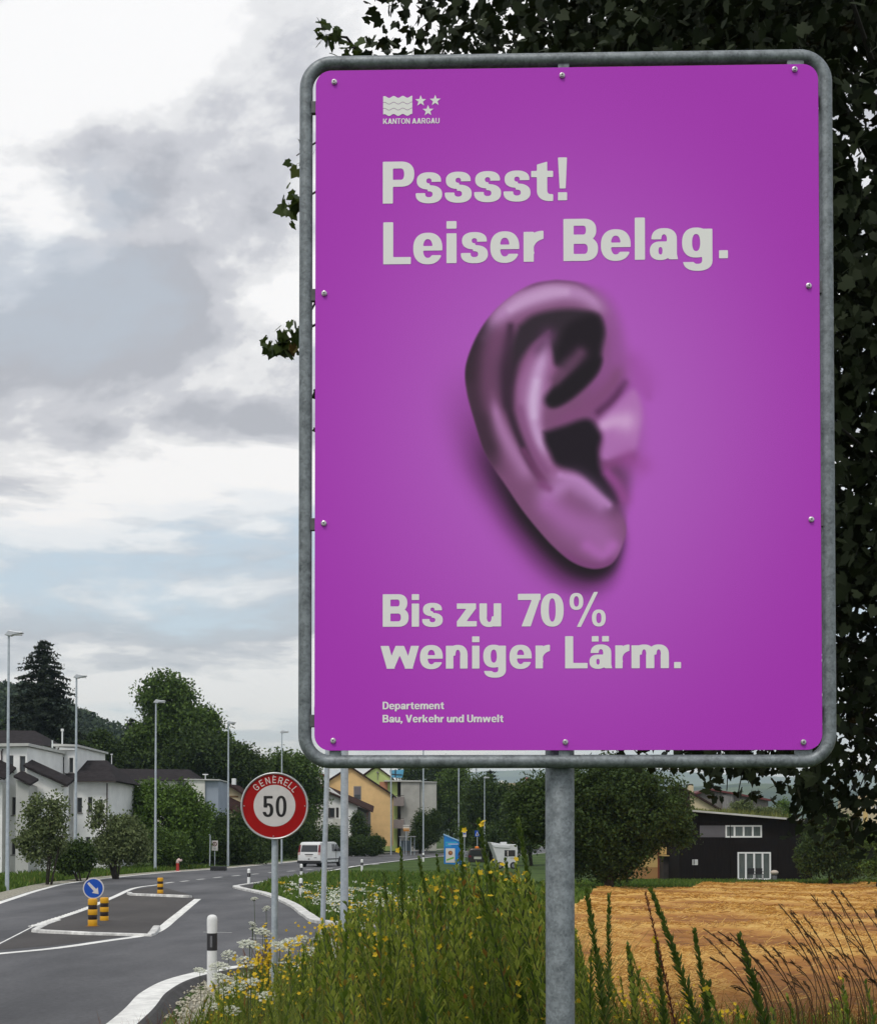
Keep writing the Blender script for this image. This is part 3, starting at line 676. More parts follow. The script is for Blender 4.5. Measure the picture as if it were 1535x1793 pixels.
# kerb of the far verge: along the side road, up to its tip and back along the main road
fk = spline([(1.2, 36.7), (.2, 36.8), (-1.5, 37.6), (-3.4, 39.3), (-4.35, 44), (-5.5, 50.7), (-7.5, 59.5), (-9.4, 65.5), (-10.2, 68.3), (-10.25, 70), (-9.9, 73.5), (-9.2, 80), (-8.5, 90)], 10)
rib('far_kerb', fk, [(-.03, -.01), (-.03, .09), (.30, .10), (.30, .0)], KERBW)
tipv = spline([(-9.3, 66.5), (-9.95, 68.6), (-10.0, 69.8), (-9.7, 72.5)], 8)
rib('kerb_apron', tipv, [(.05, .07), (1.5, .03)], DARKK)
rm = spline([(-8.5, 90), (-7.6, 103), (-6.3, 120), (-3.4, 142), (.2, 167), (10, 220), (26, 300)], 10); rib('edge_marking', rm, [(-.35, .008), (-.08, .008)], PAINT)
# painted lines on the road
def mark(name, pix, w, n=8, ribs=None, h=.009, m=PAINT):
    p = spline([G(*q) for q in pix], n); rib(name, p, [(-w / 2, h), (w / 2, h)], m)
    if ribs:
        a, b = ribs; q = dense(p, .28); q = q[int(len(q) * a):int(len(q) * b)]; mb = MB()
        d = np.gradient(q, axis=0); d /= np.linalg.norm(d, axis=1)[:, None]
        for i in range(0, len(q), 2):
            c, t = q[i], d[i]; nr = np.array([t[1], -t[0]]); cs = [c + nr * (w * .5) * s1 + t * .075 * s2 for s1, s2 in ((-1, -1), (1, -1), (1, 1), (-1, 1))]
            z = gzf(*c); mb.hexa([(x, y, z + .003) for x, y in cs] + [(x, y, z + .022) for x, y in cs])
        o = mb.build('rumble_bar', m); o['kind'] = 'structure'
mark('lane_line', [(-60, 1677), (0, 1671), (100, 1661), (190, 1648), (240, 1641), (268, 1634), (286, 1624), (303, 1610), (325, 1592), (346, 1575)], .28, 8, (.50, .86))
mark('island_line', [(58, 1623), (100, 1609), (155, 1590), (200, 1571), (235, 1556), (276, 1550)], .25, 8, (.0, .42))
mark('thin_line', [(-40, 1672), (0, 1653), (60, 1622)], .05)
for a, b in (((288, 1547.3), (303, 1545.3)), ((316, 1544.3), (330, 1542.8)), ((345, 1540.8), (358, 1539.6)), ((374, 1537.6), (388, 1536.2)), ((406, 1534.6), (420, 1533.3)), ((440, 1531.6), (452, 1530.6)), ((470, 1529), (484, 1527.6)), ((503, 1526.4), (517, 1525.3)),
             ((536, 1523.8), (547, 1523)), ((571, 1521.5), (582, 1520.6)), ((612, 1518), (622, 1517)), ((652, 1514.5), (663, 1513.6))):
    p = [G(*a), G(*b)]; rib('lane_dash', dense(p, 1.5), [(-.11, .009), (.11, .009)], PAINT)
for a, b in (((356, 1633), (406, 1634)), ((436, 1643), (490, 1645.5)), ((505, 1643), (528, 1645))): rib('crack_seal', dense([G(*a), G(*b)], 1), [(-.03, .007), (.03, .007)], PAINT)
# brownish older asphalt between the lines
def patch(name, pix, m, h=.0065):
    p = [G(*q) for q in pix]; bm = bmesh.new(); vs_ = [bm.verts.new((x, y, 0)) for x, y in p]; f = bm.faces.new(vs_)
    bmesh.ops.triangulate(bm, faces=[f]); bmesh.ops.subdivide_edges(bm, edges=bm.edges, cuts=6, use_grid_fill=True)
    for v in bm.verts: v.co.z = gzf(v.co.x, v.co.y) + h
    me = bpy.data.meshes.new(name); bm.to_mesh(me); bm.free(); me.materials.append(m); return struct(link(name, me))
patch('asphalt_patch', [(-40, 1668), (100, 1656), (190, 1644), (238, 1637), (264, 1631), (282, 1621), (300, 1607), (322, 1589), (342, 1574), (330, 1566), (276, 1552), (236, 1558.5), (202, 1573), (157, 1592.5), (102, 1611), (60, 1625), (0, 1656)], ASPH_D)

# traffic islands
def island(label, pix, closed, surf):
    p = [G(*q) for q in pix]; c = np.mean(p, axis=0); z0 = gzf(*c)
    o = thing('traffic_island', label, 'traffic island', (c[0], c[1], z0)); q = dense(p, .5) - c
    d = np.gradient(q, axis=0); d /= np.linalg.norm(d, axis=1)[:, None]; nr = np.stack([d[:, 1], -d[:, 0]], 1)
    V = []; prof = [(-.11, -.02), (-.09, .09), (-.06, .105), (.06, .105), (.09, .09), (.11, -.02)]; k = len(prof)
    for i in range(len(q)):
        for a, h in prof: V.append((q[i][0] + nr[i][0] * a, q[i][1] + nr[i][1] * a, h))
    Fc = [(i * k + j, i * k + j + 1, (i + 1) * k + j + 1, (i + 1) * k + j) for i in range(len(q) - 1) for j in range(k - 1)] + [tuple(range(k)), tuple((len(q) - 1) * k + j for j in range(k))]
    MB().add(V, Fc).build('kerb', KERBW, o)
    s = [np.array(G(*w)) - c for w in surf]; MB().prism([tuple(w) for w in s], 'z', -.03, .085).build('surface', ASPH_D, o)
    return o
island('nearer traffic island with white kerb carrying two striped bollards', [(101, 1620.5), (80, 1626), (62, 1633), (75, 1634.6), (160, 1638), (262, 1640.2), (268, 1636), (274, 1629)], False,
       [(101, 1620.5), (62, 1633), (160, 1637), (262, 1639), (272, 1629), (262, 1624), (180, 1620)])
island('farther narrow traffic island with white kerb and a single striped bollard', [(226, 1566.5), (231, 1568.6), (280, 1570.5), (333, 1572.5)], False, [(226, 1566.5), (280, 1570), (333, 1572), (320, 1566), (262, 1561)])

# stubble field
def field_bump(x, y):
    """long soft windrows of straw, bent and crossed by lower waves"""
    w = x + 2.8 * math.sin(y * .075 + 1) + .9 * math.sin(y * .21) + .06 * (y - 40)
    q = y + 3.2 * math.sin(x * .32 + .7) + 1.2 * math.sin(x * .9)
    return .13 * math.exp(-((w % 5.8 - 2.9) / .95) ** 2) * (.65 + .35 * math.sin(y * .4)) + .09 * math.exp(-((q % 11.0 - 5.5) / 1.3) ** 2) + .015 * math.sin(x * 3.1 + y * 1.7)
def strawmat():
    m = bpy.data.materials.new('straw_stubble'); m.use_nodes = True; t = m.node_tree; b = t.nodes['Principled BSDF']; b.inputs['Roughness'].default_value = .85; b.inputs['Specular IOR Level'].default_value = .15
    tcn = N('ShaderNodeTexCoord', t)
    at_ = N('ShaderNodeAttribute', t); at_.attribute_name = 'straw'
    n2 = N('ShaderNodeTexNoise', t); n2.inputs['Scale'].default_value = 3.2; n2.inputs['Detail'].default_value = 8; n2.inputs['Roughness'].default_value = .75; LK(tcn.outputs['Object'], n2.inputs['Vector'], t)
    n3 = N('ShaderNodeTexNoise', t); n3.inputs['Scale'].default_value = .35; n3.inputs['Detail'].default_value = 4; LK(tcn.outputs['Object'], n3.inputs['Vector'], t)
    def mm(op, a, b_):
        n = N('ShaderNodeMath', t); n.operation = op
        for i, v in enumerate((a, b_)):
            if isinstance(v, (int, float)): n.inputs[i].default_value = v
            else: LK(v, n.inputs[i], t)
        return n.outputs[0]
    f = mm('ADD', mm('ADD', mm('MULTIPLY', n2.outputs['Fac'], .55), mm('MULTIPLY', n3.outputs['Fac'], .45)), mm('MULTIPLY', at_.outputs['Fac'], .48))
    r = N('ShaderNodeValToRGB', t); LK(f, r.inputs[0], t); e = r.color_ramp.elements
    e[0].position, e[0].color = .36, (.14, .065, .022, 1); e[1].position, e[1].color = .88, (.66, .41, .12, 1)
    for p_, c_ in ((.48, (.28, .115, .030, 1)), (.62, (.42, .195, .045, 1))): q = e.new(p_); q.color = c_
    LK(r.outputs[0], b.inputs['Base Color'], t)
    bp = N('ShaderNodeBump', t); bp.inputs['Strength'].default_value = .7; bp.inputs['Distance'].default_value = .06; LK(n2.outputs['Fac'], bp.inputs['Height'], t); LK(bp.outputs[0], b.inputs['Normal'], t)
    return m
STRAWG = strawmat()
fys = np.concatenate([np.arange(12, 60, .6), np.arange(60, 102.5, 1.2)])
fl = np.interp(fys, [12, 20, 40, 60, 88, 90, 94, 104, 106], [-1.0, -.2, 3.4, 6.2, 10.0, 16.5, 17.5, 20, 24]); fr = np.interp(fys, [12, 60, 95, 106], [22, 44, 40, 30])
fo = struct(sheet('stubble_field', fys, fl, fr, 90, .012, STRAWG, bumpf=field_bump))
co = np.zeros(len(fo.data.vertices) * 3, np.float32); fo.data.vertices.foreach_get('co', co); co = co.reshape(-1, 3)
wv = np.array([min(1, field_bump(x, y) / .11) for x, y, _ in co]); ca = fo.data.attributes.new('straw', 'FLOAT', 'POINT'); ca.data.foreach_set('value', wv.astype(np.float32))

# distant hills
def hill(name, pix, Y, depth, m, seed, rough):
    r_ = np.random.default_rng(seed); top = spline(pix, 24); px = top[:, 0]; py = top[:, 1] + np.convolve(r_.normal(0, rough, len(px)), np.ones(5) / 5, 'same')
    V = []
    for t in np.linspace(0, 1, 9):
        for a, b in zip(px, py):
            p = at(a, b, Y); k = math.sin(t * math.pi / 2) ** 1.2
            V.append((p.x * (Y - depth * (1 - t)) / Y if False else p.x, Y - depth * (1 - t), -2 + (p.z + 2) * k))
    n = len(px); idx = np.arange(9 * n).reshape(9, n); Fq = np.stack([idx[:-1, :-1].ravel(), idx[:-1, 1:].ravel(), idx[1:, 1:].ravel(), idx[1:, :-1].ravel()], 1)
    return struct(link(name, npmesh(name, V, Fq, m, True)))
HILLM = mat('far_wooded_land', (.028, .045, .026), .95, 0, .004, 0, c2=(.09, .12, .05), detail=10, spec=.05, lo=.42, hi=.62)
hill('far_hills', [(-2500, 1440), (-900, 1430), (-200, 1415), (300, 1390), (700, 1368), (850, 1352), (960, 1350), (1100, 1347), (1250, 1358), (1400, 1362), (1550, 1352), (2000, 1375), (3200, 1420)], 9000, 2600, HILLM, 3, 1.0)
hill('middle_hills', [(300, 1455), (700, 1425), (860, 1386), (960, 1376), (1100, 1384), (1200, 1380), (1300, 1374), (1440, 1390), (1560, 1402), (1900, 1420), (2600, 1450)], 3600, 1500, HILLM, 5, 1.6)
# ------------------------------------------------------------------ signs and street furniture
GREYP = galv('painted_pole_grey', 1, 6, (150, 160, 168), (186, 194, 200), .6); SIGNBACK = mat('sign_rim_aluminium', (.55, .56, .56), .35, .1, 10, metal=.6)
REDS = mat('sign_red', (.34, .004, .004), .5, .06, 12, spec=.2); WHITES = mat('sign_white', (.62, .585, .56), .5, .05, 12); BLACKS = mat('sign_black', (.012, .01, .01), .5)
BLUES = mat('sign_blue', (.006, .075, .42), .4, .06, 12)
def speed_sign():
    Y = 12.2; c = at(480.5, 1411.5, Y); k = Y / F; z0 = gzf(c.x, Y)
    o = thing('speed_limit_sign', 'round red and white speed limit sign reading Generell 50 on a grey post', 'road sign', (c.x, Y, z0), R(1.5)); H = c.z - z0
    r = 58.5 * k
    rim = MB(); prof = [(r - .016, .004), (r - .010, -.010), (r - .002, -.012), (r + .003, -.004), (r + .003, .02), (r - .016, .02)]; seg = 64; V = []; Fc = []
    for i, (q, y) in enumerate(prof): V += [(q * math.cos(2 * math.pi * s / seg), y, H + q * math.sin(2 * math.pi * s / seg)) for s in range(seg)]
    for i in range(len(prof)):
        for s in range(seg): Fc.append((i * seg + s, i * seg + (s + 1) % seg, ((i + 1) % len(prof)) * seg + (s + 1) % seg, ((i + 1) % len(prof)) * seg + s))
    rim.add(V, Fc).build('rim', SIGNBACK, o, smooth=True)
    pl = MB().disc_y(0, H, 0, r - .008, .004, .012, 64).build('plate', REDS, o)
    MB().disc_y(0, H + .4 * k, 0, 36.5 * k, .0015, .0038, 64).build('white_field', WHITES, pl)
    to3 = lambda x, y: (x * k, .0002, H + y * k)
    mb = MB(); text_line([('5', -20.2, -2.0, -19, 36.5), ('0', 2.2, 21.0, -19, 36.5)], mb, to3, n=40, sw=.20, sh=.125); mb.build('lettering', BLACKS, pl)
    mb = MB(); word = 'GENERELL'; angs = [134.5, 119.5, 105, 90.5, 76.5, 63.5, 51.5, 39.5]
    for ch, a in zip(word, angs):
        V, Fc = glyph_poly(ch, 30, .15, .13); w = ADV[ch]; s = 11.6; a = R(a); t = a - math.pi / 2
        base = 40.0; pts = []
        for x, y in V:
            lx = (x - w / 2) * s * .82; ly = base + y * s; pts.append(to3(lx * math.cos(t) - ly * math.sin(t), lx * math.sin(t) + ly * math.cos(t)))
        mb.add(pts, Fc)
    mb.build('lettering', mat('sign_text_white', (.70, .60, .57), .5), pl)
    for a in (92, 180, 0, 268): MB().disc_y((r - .028) * math.cos(R(a)), H + (r - .028) * math.sin(R(a)), 0, .005, -.001, .0035, 10).build('rivet', BOLT, o)
    MB().lathe([(.03, -.4), (.03, H - r * .35), (.026, H - r * .34)], 0, .052, 20).build('post', GREYP, o, auto=40)
    MB().box(-.045, .045, .021, .03, H - r * .75, H - r * .68).build('clamp', SIGNBACK, o); MB().box(-.045, .045, .021, .03, H - r * .45, H - r * .39).build('clamp', SIGNBACK, o)
speed_sign()

YEL = mat('bollard_yellow', (.72, .36, .012), .45, .06, 6); BLKB = mat('bollard_black_band', (.022, .012, .009), .5)
def bollard(label, px, py, Hh, w):
    x, y = G(px, py); z = gzf(x, y) + .09
    o = thing('striped_bollard', label, 'bollard', (x, y, z), 0, 'yellow and black traffic bollards'); r = w / 2; n = 5; hh = Hh / (n + .35); zz = .02
    MB().lathe([(r * 1.45, 0), (r * 1.42, .02), (r * .9, .025)], 0, 0, 24).build('base_plate', mat('bollard_base', (.20, .10, .03), .7), o)
    hs = [1.25, .95, 1.1, .9, 1.15]
    s = sum(hs)
    for i, hq in enumerate(hs):
        h = Hh * hq / s; b = i % 2 == 1; rr = r * (.93 if b else 1.0)
        MB().lathe([(rr * .97, zz), (rr, zz + .008), (rr, zz + h - .008), (rr * .97, zz + h)], 0, 0, 24).build('black_band' if b else 'yellow_band', BLKB if b else YEL, o, auto=40); zz += h
    MB().lathe([(r * .9, zz), (r * .8, zz + .015), (r * .2, zz + .018)], 0, 0, 24).build('cap', YEL, o, auto=40)
    return o, zz
bo, bz = bollard('front striped bollard under the blue arrow sign', 162, 1629, 49 / 70, .245)
bollard('striped bollard just behind the one with the blue arrow sign', 182.5, 1621, 43.5 / 66, .24)
bollard('lone striped bollard on the farther traffic island', 280.5, 1569, 27 / 41, .26)
def arrow_sign():
    x, y, z = bo.location; y -= .0; k = y / F; c = at(163.5, 1556, y)
    o = thing('keep_right_sign', 'round blue sign with white arrow on top of a striped bollard', 'road sign', (c.x, y, z + bz)); H = c.z - o.location.z; r = 18.5 * k
    MB().lathe([(.028, 0), (.024, H - r * .8)], 0, .03, 12).build('stem', SIGNBACK, o)
    MB().disc_y(0, H, 0, r, 0, .02, 48).build('rim', WHITES, o, bevel=.004)
    pl = MB().disc_y(0, H, 0, r * .885, -.004, -.0005, 48).build('plate', BLUES, o)
    def rot(p): a = R(-47); return (p[0] * math.cos(a) - p[1] * math.sin(a), p[0] * math.sin(a) + p[1] * math.cos(a))
    sh = [rot((q[0] * r, q[1] * r)) for q in ((-.72, .115), (.22, .15), (.22, -.15), (-.72, -.115))]; hd = [rot((q[0] * r, q[1] * r)) for q in ((.22, .38), (.74, 0), (.22, -.38), (.2, 0))]
    MB().prism([(a, b + H) for a, b in sh], 'y', -.007, -.0045).prism([(a, b + H) for a, b in (hd[0], hd[1], hd[2])], 'y', -.0072, -.0046).build('arrow', WHITES, pl)
arrow_sign()

DELW = mat('delineator_white', (.80, .80, .78), .4, .05, 8); DELB = mat('delineator_black', (.03, .028, .03), .5); REFL = mat('reflector_grey', (.16, .16, .17), .2, .2, 60)
def delineator(label, px, py, topy, wpx, Yf=None, part=1.0):
    x, y = G(px, py); z = gzf(x, y); k = y / F; h = (py - topy) * k; r = wpx * k / 2
    o = thing('delineator_post', label, 'roadside post', (x, y, z - .02), 0, 'white delineator posts along the verge'); h += .02
    b0, b1 = h * .515, h * .75
    MB().lathe([(r * .93, -.1), (r * .96, b0)], 0, 0, 20).build('shaft', DELW, o, auto=40)
    band = MB().lathe([(r * .975, b0), (r * .98, b1)], 0, 0, 20).build('black_band', DELB, o, auto=40)
    MB().lathe([(r * .97, b1), (r * 1.0, h - r * 1.0), (r * .94, h - r * .55), (r * .75, h - r * .22), (r * .4, h - r * .04), (r * .1, h)], 0, 0, 20).build('cap', DELW, o, auto=50)
    MB().box(-r * .22, r * .22, -r * 1.06, -r * .9, b0 + (b1 - b0) * .2, b0 + (b1 - b0) * .85).build('reflector', REFL, band)
delineator('nearest white delineator post with black band standing in the gravel', 371, 1729, 1602.5, 18.5)
delineator('delineator post at the tip of the far verge kerb', 435.5, 1551, 1521.5, 5.6)
delineator('delineator post in front of the white van', 527.5, 1539, 1513, 5)
delineator('delineator post among the white flowers left of the leaning pole', 526.5, 1573, 1538, 6.5)
delineator('delineator post on the verge right of the thick grey pole', 633.5, 1527, 1505, 4.2)
delineator('far delineator post near the bus stop', 741, 1508.5, 1494, 3.6)

# street lamps
LAMPH = mat('lamp_head_grey', (.50, .52, .54), .4, .08, 6, metal=.3)
def lamp(label, px, topy, Y, wpx, lean=0.0, headw=26, basey=None, zoff=0, grp='street lamps along the main road'):
    t = at(px, topy, Y); z0 = gzf(t.x, Y) + zoff; o = thing('street_lamp', label, 'street lamp', (t.x, Y, z0), 0, grp); H = t.z - z0; r = wpx * Y / F / 2
    MB().lathe([(r * 1.1, -.2), (r * 1.08, 1.2), (r, 1.25), (r * .55, H)], 0, 0, 14).build('pole', GREYP, o, auto=40)
    if lean: o.rotation_euler = (0, lean, 0)
    w = headw * Y / F
    MB().prism([(-.18, H - .06), (.02, H + .16), (w * .5, H + .10), (w, H + .07), (w, H + .02), (w * .4, H - .05), (.1, H - .12)], 'y', -.14, .14).build('lamp_head', LAMPH, o, bevel=.02)
    MB().box(w * .25, w * .92, -.1, .1, H - .075, H - .02).build('lens', mat('lamp_lens', (.55, .56, .55), .2), o)
    return o
lamp('tallest grey street lamp at the left edge in front of the white terrace', 15.5, 1110, 65, 6.6, headw=25)
lamp('grey street lamp at the right end of the white terrace', 134, 1185, 83, 5.6, headw=18)
lamp('grey street lamp in front of the big round tree', 273, 1229, 100, 4.6, headw=17)
lamp('grey street lamp just left of the speed limit sign', 400, 1266, 117, 3.8, headw=13)
lamp('grey street lamp rising behind the speed limit sign', 493.5, 1282, 128, 3.2, headw=12)
lamp('thin street lamp with small head against the dark trees right of the stele', 848, 1362, 178, 2.4, headw=9)
def pole(name, label, cat, px0, py0, px1, py1, Y, wpx, taper=.9):
    a = at(px0, py0, Y); b = at(px1, py1, Y); z0 = gzf(a.x, Y); r = wpx * Y / F / 2; o = thing(name, label, cat, (a.x, Y, z0))
    MB().tube([(0, 0, -.2), (b.x - a.x, 0, b.z - z0)], [r, r * taper], 16).build('pole', GREYP, o, auto=40); return o
p = pole('lamp_pole', 'thick grey lamp pole rising from the flowers behind the billboard', 'street lamp', 602.5, 1605, 605, 560, 29, 14.6, .7)
t = at(605, 560, 29); MB().box(-.15, .8, -.12, .12, t.z - p.location.z, t.z - p.location.z + .12).build('lamp_head', LAMPH, p, bevel=.03)
p = pole('sign_pole', 'thin leaning grey pole rising from the flowers left of the thick pole', 'pole', 563, 1605, 577.5, 1180, 27, 9.2, .95)
a = at(577.5, 1180, 27); MB().box(-.02 + a.x - p.location.x, .44 + a.x - p.location.x, .06, .075, a.z - p.location.z - .7, a.z - p.location.z).build('sign_back', SIGNBACK, p)
for px, ty, Y, lab in ((684.5, 1322, 178, 'thin pale pole in front of the green house gable'), (741, 1300, 174, 'thin pole in front of the concrete wall'), (803, 1330, 185, 'tall thin pole left of the parking sign'), (833.5, 1330, 190, 'tall thin pole behind the pedestrian crossing sign')):
    q = at(px, 1490, Y); pole('street_pole', lab, 'pole', px, 1490, px, ty, Y, 2.6)

# red hydrant
x, y = G(311, 1526.5); k = y / F
o = thing('fire_hydrant', 'red standpipe hydrant with a bent pale top by the road', 'hydrant', (x, y, gzf(x, y))); HYD = mat('hydrant_red', (.38, .03, .02), .5, .15, 9); HYDW = mat('hydrant_pale', (.66, .50, .46), .5)
MB().lathe([(.15, 0), (.15, .06), (.115, .08), (.11, .62)], 0, 0, 18).build('standpipe', HYD, o, auto=40)
MB().tube([(0, 0, .6), (.0, 0, .72), (.05, 0, .82), (.13, 0, .87), (.22, 0, .84), (.26, 0, .74)], [.115, .115, .112, .11, .108, .105], 14).build('bent_top', HYDW, o, smooth=True)
MB().box(-.2, .2, -.2, .2, -.05, .05).build('foot', HYDW, o, bevel=.02)
# zone sign and hooked pole with box
def zone_sign():
    Y = 112; c = at(376, 1481, Y); k = Y / F; z0 = gzf(c.x, Y); o = thing('zone_sign', 'small white no-parking sign board on a thin post before dark bushes', 'road sign', (c.x, Y, z0)); H = c.z - z0
    MB().lathe([(.035, -.1), (.035, H)], 0, .03, 10).build('post', GREYP, o)
    b = MB().box(-5.4 * k, 5.4 * k, 0, .02, H - 8.8 * k, H + 8.8 * k).build('board', WHITES, o, bevel=.01)
    MB().disc_y(0, H + 2.6 * k, 2.6 * k, 4.1 * k, -.008, -.001, 24).build('red_ring', mat('dull_red', (.10, .015, .02), .5), b)
    m = MB(); m.box(-2.4 * k, 2.4 * k, -.007, -.001, H + 2.2 * k, H + 3 * k).build('bar', mat('dull_red', (.10, .015, .02)), b); m = MB().box(-.4 * k, .4 * k, -.0075, -.0012, H + .4 * k, H + 4.8 * k).build('bar', mat('dull_red', (.10, .015, .02)), b)
    for i, w in enumerate((2.8, 2.2)): MB().box(-w * k, w * k, -.006, -.001, H - (4.6 + 1.7 * i) * k, H - (3.9 + 1.7 * i) * k).build('print_line', mat('grey_print', (.25, .25, .26)), b)
zone_sign()
q = pole('hooked_pole', 'slim pale pole with a hooked tip beside the no-parking sign', 'pole', 367, 1519, 368, 1464, 111, 2.2, 1.0); a = at(368, 1464, 111); dz = a.z - q.location.z; dx = a.x - q.location.x
MB().tube([(dx, 0, dz), (dx, 0, dz + .05), (dx - .05, 0, dz + .1), (dx - .12, 0, dz + .07)], .03, 8).build('hook', GREYP, q)
x, y = G(381, 1526); o = thing('planter_box', 'low dark slatted box by the road below the no-parking sign', 'box', (x, y, gzf(x, y))); DK = mat('dark_metal', (.025, .026, .028), .6, .3, 8)
MB().box(-.55, .62, 0, .4, .05, .36).build('box', DK, o, bevel=.02)
for i in range(9): MB().box(-.5 + i * .125, -.44 + i * .125, -.025, -.003, .02, .3).build('slat', DK, o)

# bus stop
def bus_stop():
    Y = 176; k = Y / F; c = at(711, 1495, Y); z0 = gzf(c.x, Y); o = thing('bus_stop_sign', 'orange and white bus stop sign on a post before the concrete building', 'sign', (c.x, Y, z0)); H = at(711, 1456, Y).z - z0
    MB().lathe([(.05, -.2), (.05, H)], 0, 0, 10).build('post', GREYP, o)
    for i, (cc, hh) in enumerate((((.42, .18, .03), 3.2), ((.6, .38, .2), 2.6), ((.62, .58, .5), 2.6), ((.05, .05, .05), .9), ((.62, .6, .55), 2.0))):
        z = sum((3.2, 2.6, 2.6, .9, 2.0)[:i]) * k; MB().box(-5.4 * k, 5.4 * k, -.06, .06, H + z, H + z + hh * k - .004).build('sign_band', mat('bus_band_%d' % i, cc, .5), o)
    Y = 178; c = at(714, 1497, Y); z0 = gzf(c.x, Y); o = thing('bus_shelter', 'small glazed bus shelter with thin posts beside the road', 'shelter', (c.x, Y, z0)); k = Y / F
    L = lambda px: at(px, 1480, Y).x - c.x
    GLS = mat('shelter_glass', (.10, .13, .15), .1, .2, 2)
    for px in (719.5, 725.5, 701, 707): MB().box(L(px) - .05, L(px) + .05, (0 if px > 722 or px > 705 and px < 710 else -.8), (.1 if px > 722 or px > 705 and px < 710 else -.7), -.2, 2.35).build('post', GREYP, o)
    MB().box(L(699), L(728), -1.0, .3, 2.36, 2.46).build('roof', mat('shelter_roof', (.35, .36, .36), .5), o)
    MB().box(L(701), L(719), .12, .15, .35, 1.9).build('glass_pane', GLS, o); MB().box(L(702), L(718), .02, .1, .4, .5).build('bench', mat('bench_wood', (.12, .08, .05), .7), o)
bus_stop()
# blue stele
def stele():
    Y = 127; k = Y / F; c = at(792, 1517, Y); z0 = c.z; o = thing('advertising_stele', 'bright blue advertising stele with slanted top and a framed poster', 'advertising board', (c.x, Y, z0), R(-8))
    BL = mat('stele_blue', (.012, .19, .56), .45, .05, 4)
    P_ = lambda px, py: ((px - 792) * k, (1517 - py) * k)
    MB().prism([P_(777, 1517), P_(808, 1517), P_(807.5, 1475.5), P_(777, 1462.5)], 'y', 0, .5).build('body', BL, o, bevel=.02)
    MB().prism([P_(776, 1462.6), P_(808.3, 1475.6), P_(808.3, 1474.2), P_(776, 1461)], 'y', -.05, .55).build('top_edge', mat('stele_edge', (.25, .45, .65), .4), o)
    fr = MB().box(*[P_(780, 0)[0], P_(796.5, 0)[0]], -.03, -.002, P_(0, 1511)[1], P_(0, 1486)[1]).build('poster', mat('poster_white', (.62, .60, .57), .5), o, bevel=.02)
    q = P_(788.5, 1494); MB().disc_y(q[0], q[1], 0, 4 * k, -.034, -.0305, 20).build('poster_picture', mat('poster_brown', (.20, .06, .025), .5, .5, 4), fr)
    q = P_(789, 1493.2); MB().disc_y(q[0], q[1], 0, 2 * k, -.037, -.0345, 16).build('poster_picture', mat('poster_orange', (.45, .19, .06), .5), fr)
    MB().prism([P_(781.5, 1508), P_(794.5, 1503.5), P_(794.5, 1500.5), P_(781.5, 1505)], 'y', -.034, -.0305).build('poster_band', mat('poster_green', (.16, .42, .05), .5), fr)
    CY = mat('stele_cyan', (.06, .48, .58), .5); WH = mat('stele_white', (.6, .68, .74), .5)
    for a, b, y_, m in ((779.5, 800, 1475.3, CY), (779.5, 783, 1478.4, CY), (784, 802.5, 1478.4, WH), (779.5, 790, 1481.4, CY)):
        mb = MB(); r_ = random.Random(int(a * y_)); x = a
        while x < b - .6:
            w = min(r_.uniform(1.0, 2.6), b - x); mb.box(P_(x, 0)[0], P_(x + w - .35, 0)[0], -.006, -.001, P_(0, y_ + .8)[1], P_(0, y_ - .8)[1]); x += w
        mb.build('print_line', m, o)
    Y = 131; 
    for px, py, w, h, base, nm, lab in ((813, 1461.5, 6, 9.5, 1500, 'parking_sign', 'small blue and white sign right of the blue stele'), (835.3, 1460, 8.4, 10.5, 1500, 'crossing_sign', 'square blue pedestrian crossing sign with white triangle')):
        Y = 133 if nm == 'parking_sign' else 140; k = Y / F; c = at(px, py, Y); z0 = gzf(c.x, Y); s = thing(nm, lab, 'road sign', (c.x, Y, z0)); H = c.z - z0
        MB().lathe([(.035, -.2), (.035, H)], 0, .04, 8).build('post', GREYP, s)
        b = MB().box(-w * k / 2, w * k / 2, 0, .02, H - h * k / 2, H + h * k / 2).build('board', WHITES if nm == 'parking_sign' else BLUES, s, bevel=.01)
        if nm == 'parking_sign': MB().box(-w * k * .36, w * k * .36, -.008, -.001, H, H + h * k * .42).build('blue_field', BLUES, b)
        else:
            MB().prism([(-w * k * .36, H - h * k * .34), (w * k * .36, H - h * k * .34), (0, H + h * k * .36)], 'y', -.008, -.001).build('triangle', WHITES, b)
            MB().prism([(-.09, H - h * k * .28), (-.02, H - h * k * .05), (.09, H - h * k * .28), (.05, H - h * k * .28), (.03, H + .08), (-.03, H + .08), (-.05, H - h * k * .28)], 'y', -.014, -.009).build('walker', BLACKS, b)
stele()
